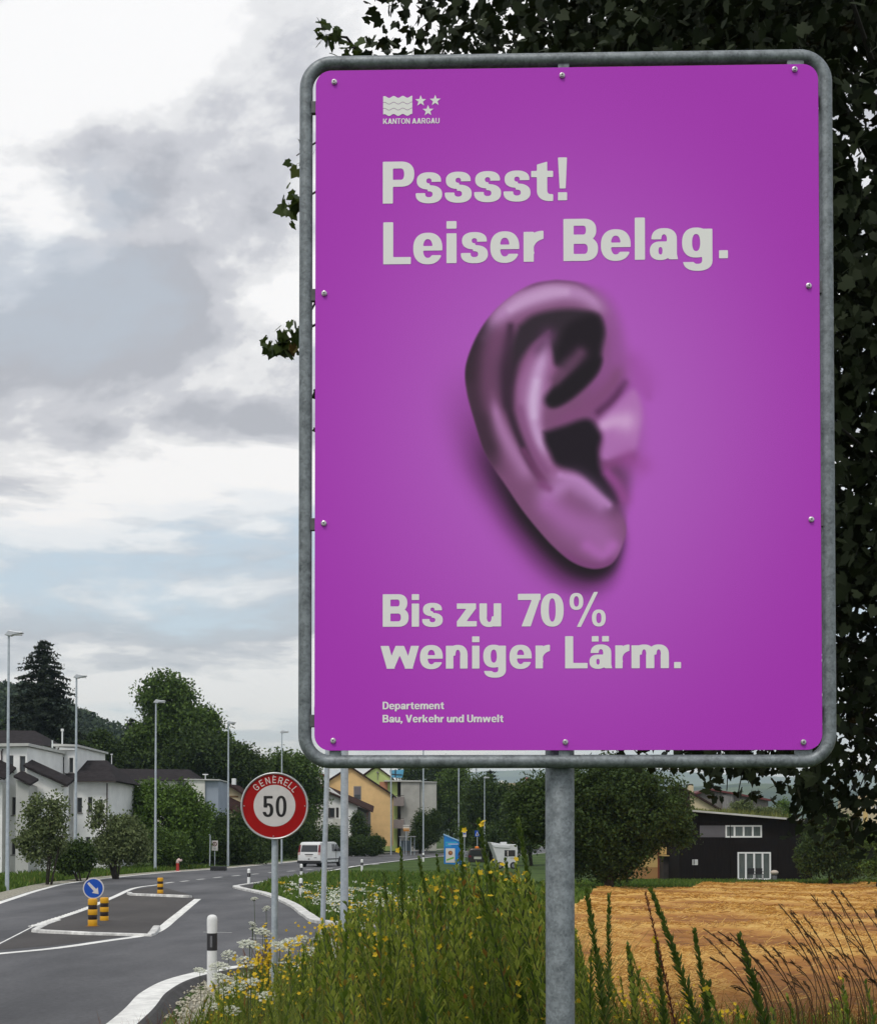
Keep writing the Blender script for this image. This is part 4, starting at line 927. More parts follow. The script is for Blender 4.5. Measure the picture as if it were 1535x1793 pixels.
# person beside the stele
def person():
    Y = 125.5; g = at(806.5, 1519, Y); o = thing('person', 'person in a dark brown jacket and blue cap standing at the blue stele', 'person', (g.x, Y, g.z), R(20))
    js = {'pel': (0, 0, .86, .135), 'wst': (0, 0, 1.02, .13), 'chs': (0, -.01, 1.25, .15), 'nk': (0, 0, 1.42, .06), 'hd0': (0, -.015, 1.50, .075), 'hd': (0, -.01, 1.58, .095), 'hdt': (0, 0, 1.66, .07)}
    for s, n in ((-1, 'l'), (1, 'r')):
        js.update({n + 'hip': (s * .09, 0, .82, .085), n + 'kn': (s * .11, -.02, .46, .06), n + 'an': (s * .11, .02, .08, .042), n + 'to': (s * .13, -.14, .03, .035), n + 'sh': (s * .17, 0, 1.34, .062), n + 'el': (s * .24, .03, 1.07, .046), n + 'wr': (s * .22, -.08, .86, .034), n + 'hn': (s * .21, -.12, .79, .036)})
    names = list(js); ed = [('pel', 'wst'), ('wst', 'chs'), ('chs', 'nk'), ('nk', 'hd0'), ('hd0', 'hd'), ('hd', 'hdt')]
    for n in 'lr': ed += [('pel', n + 'hip'), (n + 'hip', n + 'kn'), (n + 'kn', n + 'an'), (n + 'an', n + 'to'), ('chs', n + 'sh'), (n + 'sh', n + 'el'), (n + 'el', n + 'wr'), (n + 'wr', n + 'hn')]
    me = bpy.data.meshes.new('body'); me.from_pydata([js[n][:3] for n in names], [(names.index(a), names.index(b)) for a, b in ed], []); 
    m = bpy.data.materials.new('person_clothes'); m.use_nodes = True; t = m.node_tree; b = t.nodes['Principled BSDF']; tcn = N('ShaderNodeTexCoord', t); sp = N('ShaderNodeSeparateXYZ', t); LK(tcn.outputs['Object'], sp.inputs[0], t)
    r = N('ShaderNodeValToRGB', t); r.color_ramp.interpolation = 'CONSTANT'; mr = N('ShaderNodeMapRange', t); LK(sp.outputs[2], mr.inputs[0], t); mr.inputs[2].default_value = 1.8; LK(mr.outputs[0], r.inputs[0], t)
    e = r.color_ramp.elements; e[0].position, e[0].color = 0, (.012, .012, .014, 1); e[1].position, e[1].color = .045, (.02, .035, .09, 1)
    for p_, c_ in ((.47, (.045, .026, .022)), (.785, (.38, .22, .16))): q = e.new(p_); q.color = (*c_, 1)
    LK(r.outputs[0], b.inputs['Base Color'], t); b.inputs['Roughness'].default_value = .8
    me.materials.append(m); bo_ = link('body', me, o); sk = bo_.modifiers.new('skin', 'SKIN'); 
    for i, n in enumerate(names): me.skin_vertices[0].data[i].radius = (js[n][3], js[n][3]); me.skin_vertices[0].data[i].use_root = (n == 'pel')
    sb = bo_.modifiers.new('sub', 'SUBSURF'); sb.levels = 1; sb.render_levels = 2
    cap = MB().lathe([(.106, 1.60), (.108, 1.65), (.09, 1.70), (.04, 1.725)], 0, 0, 16).add([(-.08, -.09, 1.615), (.08, -.09, 1.615), (.06, -.19, 1.605), (-.06, -.19, 1.605), (-.08, -.09, 1.625), (.08, -.09, 1.625), (.06, -.19, 1.615), (-.06, -.19, 1.615)], [(0, 3, 2, 1), (4, 5, 6, 7), (0, 1, 5, 4), (1, 2, 6, 5), (2, 3, 7, 6), (3, 0, 4, 7)])
    cap.build('cap', mat('cap_blue', (.05, .13, .34), .7), o)
person()

# vehicles
def wheel(par, x, y, r, w, TY, RM):
    s = 1 if x > 0 else -1
    t = MB().tube([(x - s * w, y, r), (x - s * w * .9, y, r), (x - s * .02, y, r), (x, y, r)], [r * .92, r, r, r * .93], 24).build('wheel', TY, par, auto=40)
    MB().tube([(x - s * .03, y, r), (x + s * .012, y, r)], [r * .62, r * .58], 20).build('rim', RM, t, auto=40)
def van():
    Y = 112; g = G(541, 1520); k = Y / F; x = at(541, 1519, Y).x; z = gzf(x, Y); o = thing('white_van', 'white delivery van with red tail lights driving away on the road', 'van', (x, Y, z), R(-19)); o.scale = (1.07,) * 3; WV = mat('van_white', (.72, .725, .72), .35, .03, 2, coat=.4)
    TY = mat('tyre', (.018, .018, .019), .8); RM = mat('rim_grey', (.25, .26, .27), .4, metal=.5); GL_ = mat('van_glass', (.022, .026, .03), .12, spec=.6); BK = mat('van_black_plastic', (.03, .03, .032), .6); RD = mat('tail_red', (.16, .006, .012), .3); ORW = mat('tail_clear', (.5, .35, .32), .3)
    out = [(0.0, .34), (-.03, .50), (-.02, .95), (.03, 1.15), (.18, 1.80), (.30, 1.89), (.8, 1.92), (3.0, 1.92), (3.35, 1.86), (4.05, 1.22), (4.60, 1.05), (4.74, .85), (4.76, .45), (4.70, .34)]
    hw = lambda zz: .94 if zz < 1.1 else .94 - (zz - 1.1) * .17
    n = len(out); V = [(-hw(b), a, b) for a, b in out] + [(hw(b), a, b) for a, b in out]
    MB().add(V, [tuple(range(n)), tuple(range(n, 2 * n))[::-1]] + [(i, n + i, n + (i + 1) % n, (i + 1) % n) for i in range(n)]).build('body', WV, o, bevel=.05, seg=3, auto=50)
    # rear: window, lights, handle strip, plate, bumper
    def back(z_): return np.interp(z_, [.5, .95, 1.15, 1.80], [-.03, -.02, .03, .18])
    def quad_rear(x0, x1, z0, z1, off, m, nm, inset=(0, 0)):
        mb = MB(); a, b = back(z0) - off, back(z1) - off
        mb.hexa([(x0, a, z0), (x1, a, z0), (x1, a + .03 + off, z0), (x0, a + .03 + off, z0), (x0 + inset[0], b, z1), (x1 - inset[1], b, z1), (x1 - inset[1], b + .03 + off, z1), (x0 + inset[0], b + .03 + off, z1)]); return mb.build(nm, m, o, bevel=.008)
    quad_rear(-.70, .70, 1.16, 1.68, .014, GL_, 'rear_window', (.05, .05))
    for s in (-1, 1):
        a, b = sorted((s * .74, s * .93)); quad_rear(a, b, 1.13, 1.70, .018, RD, 'tail_light', (.0, .06) if s > 0 else (.06, 0)); quad_rear(a, b, .93, 1.12, .018, ORW, 'tail_light')
    quad_rear(-.34, .34, .93, 1.0, .02, BK, 'handle_strip'); quad_rear(-.27, .27, .80, .90, .012, WHITES, 'number_plate'); quad_rear(-.07, .07, .58, .66, .02, BK, 'badge'); quad_rear(.42, .66, .70, .745, .008, BK, 'badge')
    MB().box(-.95, .95, -.12, .12, .30, .50).build('bumper', BK, o, bevel=.03)
    for s in (-1, 1):
        X0, X1 = sorted((s * .90, s * .955))
        for (y0, y1), (t0, t1) in (((2.35, 3.02), (2.4, 2.95)), ((3.10, 3.95), (3.10, 3.42))):
            za, zb = 1.20, 1.74
            mb = MB(); e0 = s * (hw(za) + .006); e1 = s * (hw(zb) + .006); i0, i1 = e0 - s * .05, e1 - s * .05
            mb.hexa([(e0, y0, za), (e0, y1, za), (i0, y1, za), (i0, y0, za), (e1, t0, zb), (e1, t1, zb), (i1, t1, zb), (i1, t0, zb)]); mb.build('side_window', GL_, o)
        MB().box(*sorted((s * .94, s * .962)), 1.35, 3.45, .56, .64).build('side_trim', BK, o, bevel=.006); MB().box(*sorted((s * .97, s * 1.15)), 3.28, 3.42, 1.18, 1.42).build('wing_mirror', BK, o, bevel=.03)
        MB().box(*sorted((s * .942, s * .955)), 2.98, 3.02, .45, 1.2).build('door_gap', BK, o)
        for yy in (.92, 3.85): wheel(o, s * .95, yy, .335, .22, TY, RM); MB().tube([(s * .80, yy, .36), (s * .948, yy, .36)], [.42, .42], 24).build('wheel_arch', BK, o)
    MB().box(-.8, .8, .1, 4.6, .25, .40).build('underbody', BK, o)
van()
def motorhome():
    Y = 130; a = at(884, 1522, Y); k = Y / F; o = thing('motorhome', 'white motorhome with a dark side window parked under the dark tree', 'motorhome', (a.x, Y, a.z), R(6)); W = mat('camper_white', (.60, .61, .61), .4, .05, 1.5); TY = mat('tyre', (.018,) * 3); RM = mat('rim_grey', (.25, .26, .27)); GL_ = mat('van_glass', (.02,) * 3); BK = mat('van_black_plastic', (.03,) * 3)
    P_ = lambda px, py: ((px - 884) * k, (1522 - py) * k)
    out = [P_(858.5, 1475), P_(880, 1478.5), P_(905.5, 1479), P_(906.5, 1490), P_(904, 1520), P_(884, 1520.5), P_(872, 1518), P_(868, 1500), P_(862, 1484)]
    MB().prism(out, 'y', 0, 2.1).build('body', W, o, bevel=.06, seg=3, auto=50)
    MB().prism([P_(859.5, 1479), P_(866, 1484), P_(892, 1485.5), P_(893, 1481)], 'y', -.06, -.002).build('awning', mat('awning_grey', (.66, .67, .68), .5), o, bevel=.02)
    w = MB().box(P_(883, 0)[0], P_(902, 0)[0], -.02, -.002, P_(0, 1500)[1], P_(0, 1489)[1]).build('side_window', GL_, o, bevel=.02)
    MB().box(P_(888, 0)[0], P_(889.6, 0)[0], -.03, -.022, P_(0, 1499)[1], P_(0, 1490)[1]).build('curtain', WHITES, w)
    MB().box(P_(893, 0)[0], P_(901, 0)[0], -.015, -.002, P_(0, 1504)[1], P_(0, 1502)[1]).build('vent', mat('vent_grey', (.42, .43, .44)), o)
    MB().box(P_(879, 0)[0], P_(889, 0)[0], .6, 1.4, P_(0, 1479)[1], P_(0, 1475)[1]).build('roof_hatch', W, o, bevel=.03)
    for px in (875, 899):
        q = P_(px, 1518); t = MB().tube([(q[0], -.03, .33), (q[0], .2, .33)], .34, 20).build('wheel', TY, o, auto=40); MB().tube([(q[0], -.05, .33), (q[0], -.02, .33)], .19, 16).build('rim', RM, t)
motorhome()
def beacon_car():
    Y = 133; a = at(836, 1516, Y); k = Y / F; o = thing('utility_vehicle', 'dark utility vehicle with orange roof beacon half hidden by weeds', 'vehicle', (a.x, Y, a.z), R(0)); D_ = mat('dark_car_paint', (.03, .028, .027), .3, coat=.5); TY = mat('tyre', (.018,) * 3); BK = mat('van_black_plastic', (.03,) * 3)
    MB().prism([(-.9, .3), (.9, .3), (.92, .95), (.74, 1.52), (.6, 1.6), (-.6, 1.6), (-.74, 1.52), (-.92, .95)], 'y', 0, 3.8).build('body', D_, o, bevel=.06, seg=3, auto=50)
    MB().prism([(-.78, 1.0), (.78, 1.0), (.64, 1.46), (-.64, 1.46)], 'y', -.02, -.002).build('rear_window', mat('van_glass', (.02,) * 3), o)
    MB().box(-.36, .36, -.05, -.01, .62, .86).build('rear_board', mat('board_pale', (.45, .46, .40), .6), o)
    MB().box(-.8, .8, .3, 1.6, 1.601, 1.66).build('roof_rack', mat('rack_brown', (.12, .09, .06), .7), o)
    MB().lathe([(.2, 1.665), (.2, 1.78), (.12, 1.86), (.03, 1.87)], -.05, .6, 14).build('beacon', mat('beacon_orange', (.75, .2, .01), .3), o)
    for s in (-1, 1): wheel(o, s * .9, .7, .3, .2, TY, mat('rim_grey', (.25,) * 3)); MB().box(*sorted((s * .62, s * .86)), -.025, -.001, .8, .98).build('tail_light', mat('tail_red', (.16, .006, .012)), o)
beacon_car()
# ------------------------------------------------------------------ buildings
def plaster(name, c): return mat(name, c, .9, .07, .8, .15, 30, detail=6, spec=.2)
WPL = plaster('white_plaster', (.82, .82, .80)); WPL2 = plaster('off_white_plaster', (.66, .65, .60)); YPL = plaster('yellow_plaster', (.70, .47, .22)); GPL = plaster('green_plaster', (.42, .52, .20)); CRE = plaster('cream_plaster', (.55, .46, .30)); CRE2 = plaster('yellow_cream_plaster', (.60, .42, .17)); OCH = plaster('ochre_plinth', (.40, .22, .09))
CONC = mat('concrete_wall', (.37, .365, .335), .9, .16, .5, .2, 12, detail=8); WGLASS = mat('window_glass', (.03, .033, .036), .12, .3, 3, spec=.6); WFR = mat('window_frame_white', (.78, .79, .78), .5); DFR = mat('window_frame_grey', (.20, .19, .18), .6)
def tilemat(name, c, rows=3.2):
    m = bpy.data.materials.new(name); m.use_nodes = True; t = m.node_tree; b = t.nodes['Principled BSDF']; b.inputs['Roughness'].default_value = .9; b.inputs['Specular IOR Level'].default_value = .1
    tcn = N('ShaderNodeTexCoord', t); w = N('ShaderNodeTexWave', t); w.bands_direction = 'Z'; w.inputs['Scale'].default_value = rows; w.inputs['Distortion'].default_value = .25; LK(tcn.outputs['Object'], w.inputs['Vector'], t)
    n = N('ShaderNodeTexNoise', t); n.inputs['Scale'].default_value = 2.5; n.inputs['Detail'].default_value = 6; LK(tcn.outputs['Object'], n.inputs['Vector'], t)
    ad = N('ShaderNodeMath', t); ad.operation = 'MULTIPLY_ADD'; LK(w.outputs['Fac'], ad.inputs[0], t); ad.inputs[1].default_value = .35; LK(n.outputs['Fac'], ad.inputs[2], t)
    r = N('ShaderNodeValToRGB', t); LK(ad.outputs[0], r.inputs[0], t); e = r.color_ramp.elements; e[0].position = .35; e[1].position = .95; e[0].color = (*[v * .6 for v in c], 1); e[1].color = (*[v * 1.5 for v in c], 1)
    LK(r.outputs[0], b.inputs['Base Color'], t); bp = N('ShaderNodeBump', t); bp.inputs['Strength'].default_value = .5; bp.inputs['Distance'].default_value = .05; LK(w.outputs['Fac'], bp.inputs['Height'], t); LK(bp.outputs[0], b.inputs['Normal'], t)
    MATS[name] = m; return m
TILE = tilemat('roof_tile_grey', (.028, .024, .025)); TILEB = tilemat('roof_tile_brown', (.040, .022, .019)); TILER = tilemat('roof_tile_red', (.16, .05, .03))
DWOOD = mat('dark_timber', (.010, .008, .008), .9, .35, 1.2, .3, 14, stretch=(14, 14, .6), detail=6, spec=.1); GWOOD = mat('grey_timber', (.15, .135, .125), .85, .3, 1, .2, 10, stretch=(10, 10, .5)); METW = mat('roof_edge_pale', (.50, .50, .47), .5, .1, 1)
GUT = mat('gutter_dark', (.07, .055, .05), .5, metal=.3)
class Bld:
    def __init__(s, name, label, px, py, Y, rz=0.0, cat='house', group=None):
        s.Y = Y; s.k = Y / F; s.px = px; s.py = py; p = at(px, py, Y); s.o = thing(name, label, cat, p, rz, group)
    def L(s, px, py=None): return ((px - s.px) * s.k, None if py is None else (s.py - py) * s.k)
    def pt(s, q): return ((q[0] - s.px) * s.k, (s.py - q[1]) * s.k)
    def slab(s, pix, y0, y1, m, nm, par=None, bevel=0): return MB().prism([s.pt(q) for q in pix], 'y', y0, y1).build(nm, m, par or s.o, bevel=bevel)
    def wall(s, a, b, t, bt, y, depth, m, holes=(), frame=WFR, nm='wall', pane=WGLASS, sill=True, mull=0, rec=.14):
        """wall between photo columns a..b and rows t..bt with real window openings; holes in the same pixels"""
        x0, z1 = s.pt((a, t)); x1, z0 = s.pt((b, bt)); hs = []
        for h in holes:
            hx0, hz1 = s.pt((h[0], h[2])); hx1, hz0 = s.pt((h[1], h[3])); hs.append((hx0, hx1, hz0, hz1))
        xs = sorted({x0, x1, *[v for h in hs for v in h[:2]]}); zs = sorted({z0, z1, *[v for h in hs for v in h[2:]]}); mb = MB()
        for i in range(len(xs) - 1):
            for j in range(len(zs) - 1):
                cx_, cz_ = (xs[i] + xs[i + 1]) / 2, (zs[j] + zs[j + 1]) / 2
                if any(h[0] < cx_ < h[1] and h[2] < cz_ < h[3] for h in hs): continue
                mb.add([(xs[i], y, zs[j]), (xs[i + 1], y, zs[j]), (xs[i + 1], y, zs[j + 1]), (xs[i], y, zs[j + 1])], [(0, 1, 2, 3)])
        for h in hs:
            a_, b_, c_, d_ = h; r = rec + .04
            mb.add([(a_, y, c_), (b_, y, c_), (b_, y, d_), (a_, y, d_), (a_, y + r, c_), (b_, y + r, c_), (b_, y + r, d_), (a_, y + r, d_)], [(0, 4, 5, 1), (1, 5, 6, 2), (2, 6, 7, 3), (3, 7, 4, 0)])
        Yb = y + depth
        mb.add([(x0, y, z0), (x1, y, z0), (x1, y, z1), (x0, y, z1), (x0, Yb, z0), (x1, Yb, z0), (x1, Yb, z1), (x0, Yb, z1)], [(0, 3, 7, 4), (1, 5, 6, 2), (3, 2, 6, 7), (4, 7, 6, 5)])
        w = link(nm, npmesh(nm, mb.v, mb.f, m), s.o)
        for h in hs:
            a_, b_, c_, d_ = h; fw = min(.12, (b_ - a_) * .12); yy = y + rec; f = MB()
            f.box(a_, b_, yy - .05, yy, c_, c_ + fw).box(a_, b_, yy - .05, yy, d_ - fw, d_).box(a_, a_ + fw, yy - .05, yy, c_ + fw, d_ - fw).box(b_ - fw, b_, yy - .05, yy, c_ + fw, d_ - fw)
            for q in range(mull): xm = a_ + (b_ - a_) * (q + 1) / (mull + 1); f.box(xm - fw * .6, xm + fw * .6, yy - .045, yy - .002, c_ + fw, d_ - fw)
            wi = f.build('window', frame, s.o); MB().box(a_, b_, yy + .002, yy + .02, c_, d_).build('pane', pane, wi)
            if sill: MB().box(a_ - .06, b_ + .06, y - .07, y - .003, c_ - .07, c_ - .003).build('sill', DFR, wi)
        return w
    def roofslab(s, p0, p1, y0, y1, th, m, nm='roof', dz=0, par=None):
        """sloping slab whose edge runs p0->p1 in the picture plane"""
        a = s.pt(p0); b = s.pt(p1); return MB().hexa([(a[0], y0, a[1] - th), (b[0], y0, b[1] - th), (b[0], y1, b[1] - th + dz), (a[0], y1, a[1] - th + dz), (a[0], y0, a[1]), (b[0], y0, b[1]), (b[0], y1, b[1] + dz), (a[0], y1, a[1] + dz)]).build(nm, m, par or s.o)
# white stepped terrace: three dwellings, each pushed back behind the last
b = Bld('terrace_house', 'leftmost white terrace house with dark lean-to roof at the left picture edge', 0, 1535, 94, R(0), group='white stepped terrace')
b.wall(-70, 46, 1308, 1560, 0, 9, WPL, [(13, 22, 1323, 1352), (33, 43, 1324, 1352), (-18, -8, 1396, 1425), (0, 6.5, 1396, 1425), (20, 32, 1396, 1428), (42, 50 - 5, 1396, 1428), (20, 29, 1469, 1497)], DFR)
b.slab([(-75, 1303), (51, 1302), (51, 1307), (-75, 1309)], -.35, 9.2, METW, 'roof_edge')
b.roofslab((-40, 1335), (27, 1366), -2.6, 1.0, .12, TILE, 'lower_roof', 1.2); b.wall(-40, 16, 1372, 1560, -1.6, 1.58, WPL, [(0, 11, 1466, 1500), (-16, -6, 1396, 1426)], DFR, nm='front_wall'); b.slab([(-40, 1366.5), (22, 1366.5), (22, 1369), (-40, 1369)], -2.7, -2.56, GUT, 'gutter')
b.roofslab((45, 1340), (121, 1375), -.7, 1.1, .16, TILE, 'lean_to_roof', .46); b.slab([(46.5, 1347), (90, 1366), (112, 1376), (112, 1560), (46.5, 1560)], -.25, 1.05, WPL, 'lean_to_wall')
b.roofslab((43, 1361), (72, 1375), -2.6, -.75, .14, TILE, 'porch_roof', .4); b.slab([(44, 1368), (66, 1378), (66, 1560), (44, 1560)], -2.2, -.28, plaster('grey_white_plaster', (.46, .46, .44)), 'porch_wall'); b.slab([(112, 1377), (123, 1377), (123, 1379), (112, 1379)], -.86, -.72, GUT, 'gutter')
MB().tube([(b.pt((4, 1))[0], -.08, b.pt((0, 1312))[1]), (b.pt((2, 1))[0], -.08, b.pt((0, 1316))[1]), (b.pt((2, 1))[0], -.08, b.pt((0, 1356))[1])], .05, 8).build('downpipe', GUT, b.o)
b = Bld('terrace_house', 'middle white terrace house with two narrow upper windows and a downpipe', 110, 1530, 103.2, R(0), group='white stepped terrace')
b.wall(96, 132, 1307, 1560, 0, 9, WPL, [(103, 111, 1326, 1353), (120, 127, 1327, 1353), (113.5, 121, 1397, 1424)], DFR)
b.slab([(94, 1303), (137, 1304.5), (137, 1308), (94, 1307.5)], -.4, 9.2, METW, 'roof_edge')
b.slab([(104, 1309), (131, 1310.5), (131, 1314), (104, 1313)], -.28, -.003, WPL, 'cornice')
MB().tube([(b.pt((104.5, 1))[0], -.12, b.pt((0, 1308))[1]), (b.pt((98, 1))[0], -.1, b.pt((0, 1316))[1]), (b.pt((97.5, 1))[0], -.1, b.pt((0, 1351))[1])], .05, 8).build('downpipe', GUT, b.o)
MB().lathe([(.06, 0), (.06, 1.3), (.12, 1.31), (.12, 1.5)], b.pt((82, 0))[0], 4, 8, b.pt((0, 1304))[1]).build('flue', WFR, b.o); MB().lathe([(.06, 0), (.06, .6), (.1, .62)], b.pt((64, 0))[0], 4, 8, b.pt((0, 1304))[1]).build('flue', WFR, b.o)
b = Bld('terrace_house', 'right end white terrace house with hipped dark tiled roof', 160, 1530, 102, R(0), group='white stepped terrace')
b.wall(128, 187.5, 1366, 1560, 0, 9, WPL, [(134, 143, 1397, 1423.5), (153, 161, 1396, 1423), (172, 179, 1400, 1423), (150, 158, 1466, 1494)], DFR)
V = [b.pt(q) for q in ((126, 1368), (206, 1368), (160, 1340), (134, 1334))]; MB().add([(V[0][0], -.6, V[0][1]), (V[1][0], -.6, V[1][1]), (V[1][0] - .3, 9.5, V[1][1]), (V[0][0], 9.5, V[0][1]), (V[2][0], 4.5, V[2][1] + .6), (V[3][0] - 3, 4.5, V[2][1] + .6)], [(0, 1, 4, 5), (1, 2, 4), (2, 3, 5, 4), (3, 0, 5), (0, 3, 2, 1)]).build('roof', TILE, b.o)
b.slab([(139, 1368.5), (205, 1368.5), (205, 1370.5), (139, 1370.5)], -.7, -.58, GUT, 'gutter'); MB().tube([(b.pt((187, 0))[0], -.06, b.pt((0, 1372))[1]), (b.pt((187, 0))[0], -.06, b.pt((0, 1450))[1])], .05, 8).build('downpipe', GUT, b.o)
b = Bld('house', 'house behind the terrace showing only its dark hipped roof', 20, 1528, 125)
V = [b.pt(q) for q in ((-60, 1306), (80, 1306), (34, 1273), (-40, 1272))]; MB().add([(V[0][0], -.5, V[0][1]), (V[1][0], -.5, V[1][1]), (V[1][0], 10, V[1][1]), (V[0][0], 10, V[0][1]), (V[2][0], 4.5, V[2][1]), (V[3][0], 4.5, V[3][1])], [(0, 1, 4, 5), (1, 2, 4), (2, 3, 5, 4), (3, 0, 5), (0, 3, 2, 1)]).build('roof', TILE, b.o); b.wall(-55, 74, 1306, 1525, 0, 9, WPL)
b = Bld('house', 'long grey tiled house behind the bright green tree', 255, 1520, 148)
V = [b.pt(q) for q in ((186, 1367), (345, 1367), (319, 1344.5), (176, 1343))]; MB().add([(V[0][0] - 2, -.6, V[0][1]), (V[1][0], -.6, V[1][1]), (V[1][0], 9, V[1][1]), (V[0][0] - 2, 9, V[0][1]), (V[2][0], 4, V[2][1]), (V[3][0], 4, V[3][1])], [(0, 1, 4, 5), (1, 2, 4), (2, 3, 5, 4), (3, 0, 5), (0, 3, 2, 1)]).build('roof', TILE, b.o)
b.wall(192, 334, 1367.5, 1525, 0, 8.5, WPL2, [(310, 322, 1368.5, 1380)], DFR); MB().box(*[b.pt((181.5, 0))[0], b.pt((186, 0))[0]], 3, 3.5, b.pt((0, 1352))[1], b.pt((0, 1340))[1]).build('chimney', METW, b.o); MB().lathe([(.05, 0), (.05, 1.5), (.13, 1.52), (.13, 1.65)], b.pt((179, 0))[0], 4, 8, b.pt((0, 1343))[1]).build('flue', WFR, b.o)
b = Bld('annex', 'low white and blue-grey flat roofed annex beside the grey tiled house', 352, 1520, 138, cat='building'); b.wall(326, 358, 1366, 1525, 0, 6, WPL2); b.wall(358.2, 381, 1367.5, 1525, .3, 6, plaster('blue_grey_plaster', (.30, .34, .40)), nm='side_wall'); b.slab([(322, 1364), (384, 1365), (384, 1367), (322, 1366)], -.2, 6.2, METW, 'roof'); MB().lathe([(.05, 0), (.05, .5), (.3, .55), (.3, .62)], b.pt((353, 0))[0], 2, 10, b.pt((0, 1365))[1]).build('vent', WFR, b.o)
b = Bld('house', 'house with orange gable showing between annex and brown roof', 398, 1520, 168); b.slab([(372, 1400), (372, 1385), (386, 1370), (402, 1385), (402, 1520), (372, 1520)], 0, 8, plaster('orange_plaster', (.62, .26, .06)), 'wall'); b.roofslab((386, 1367), (428, 1392), -.4, 8.4, .2, TILEB, 'roof'); b.roofslab((368, 1366), (386, 1367), -.4, 8.4, .2, TILEB, 'roof')
b = Bld('house', 'brown roofed cream house left of the speed limit sign', 412, 1522, 152)
b.slab([(374, 1398), (399, 1374), (436, 1398), (446, 1408), (446, 1525), (374, 1525)], .4, 8, CRE, 'wall'); b.roofslab((399, 1371.5), (447, 1403), -.2, 8.4, .25, TILEB, 'roof'); b.roofslab((370, 1399), (399, 1371.5), -.2, 8.4, .25, TILEB, 'roof')
b.roofslab((368, 1397), (430, 1427), -2.2, .3, .25, TILEB, 'porch_roof', 1.1); b.slab([(374, 1404), (402, 1418), (430, 1432), (430, 1525), (374, 1525)], -1.8, .35, CRE, 'porch_wall'); MB().box(*[b.pt((404, 0))[0], b.pt((410, 0))[0]], .5, 1.4, b.pt((0, 1374))[1], b.pt((0, 1363))[1]).build('chimney', WFR, b.o)
MB().box(*[b.pt((388, 0))[0], b.pt((416, 0))[0]], .36, .395, b.pt((0, 1396.5))[1], b.pt((0, 1393.5))[1]).build('beam', mat('beam_brown', (.16, .09, .03), .7), b.o)
# yellow gable house with the white house before it
b = Bld('house', 'tall yellow gable house behind the two grey poles', 628, 1480, 188)
b.slab([(560, 1376), (572, 1368), (609, 1346), (615, 1344), (640, 1360), (684.5, 1390), (684.5, 1482), (560, 1482)], 0, 10, YPL, 'wall'); b.roofslab((613, 1341), (689, 1391.5), -.4, 10.4, .28, TILEB, 'roof'); b.roofslab((555, 1378), (613, 1341), -.4, 10.4, .28, TILEB, 'roof')
w = MB().box(b.pt((619, 0))[0], b.pt((632, 0))[0], -.06, -.003, b.pt((0, 1401))[1], b.pt((0, 1377))[1]).build('window', DFR, b.o); MB().box(b.pt((620.2, 0))[0], b.pt((630.8, 0))[0], -.075, -.062, b.pt((0, 1391))[1], b.pt((0, 1378.5))[1]).build('shutter', mat('shutter_grey', (.13, .115, .12), .6), w); MB().box(b.pt((620.2, 0))[0], b.pt((630.8, 0))[0], -.07, -.062, b.pt((0, 1400))[1], b.pt((0, 1391.6))[1]).build('pane', WGLASS, w)
b = Bld('house', 'small white house with brown roof and dark shuttered window before the yellow house', 600, 1478, 180)
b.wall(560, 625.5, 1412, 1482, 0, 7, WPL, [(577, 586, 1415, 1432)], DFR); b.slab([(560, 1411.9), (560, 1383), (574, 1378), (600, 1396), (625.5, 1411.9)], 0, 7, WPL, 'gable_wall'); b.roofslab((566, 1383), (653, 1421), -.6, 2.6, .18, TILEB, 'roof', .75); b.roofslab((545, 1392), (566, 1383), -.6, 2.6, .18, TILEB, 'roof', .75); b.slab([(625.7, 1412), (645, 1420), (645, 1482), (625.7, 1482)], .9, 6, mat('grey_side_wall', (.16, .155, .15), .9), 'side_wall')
for px in (575.5, 590.5): MB().box(b.pt((px - 2.3, 0))[0], b.pt((px + 2.3, 0))[0], -.07, -.003, b.pt((0, 1432))[1], b.pt((0, 1414.5))[1]).build('shutter', mat('shutter_dark', (.03, .025, .022), .6), b.o)
MB().tube([(b.pt((650, 0))[0], -.45, b.pt((0, 1419))[1]), (b.pt((643, 0))[0], -.3, b.pt((0, 1424))[1]), (b.pt((643, 0))[0], -.3, b.pt((0, 1445))[1])], .05, 8).build('downpipe', mat('copper_pipe', (.17, .06, .04), .5), b.o)
b.slab([(584, 1434), (600, 1434), (600, 1446), (584, 1446)], -1.2, -.003, WPL2, 'balcony')
b = Bld('house', 'house behind the poles showing a red tiled roof corner', 562, 1480, 205); b.roofslab((545, 1352), (569, 1356), -.3, 6, .3, TILER, 'roof'); b.slab([(548, 1358), (566, 1360), (566, 1490), (548, 1490)], 0, 6, WPL2, 'wall')
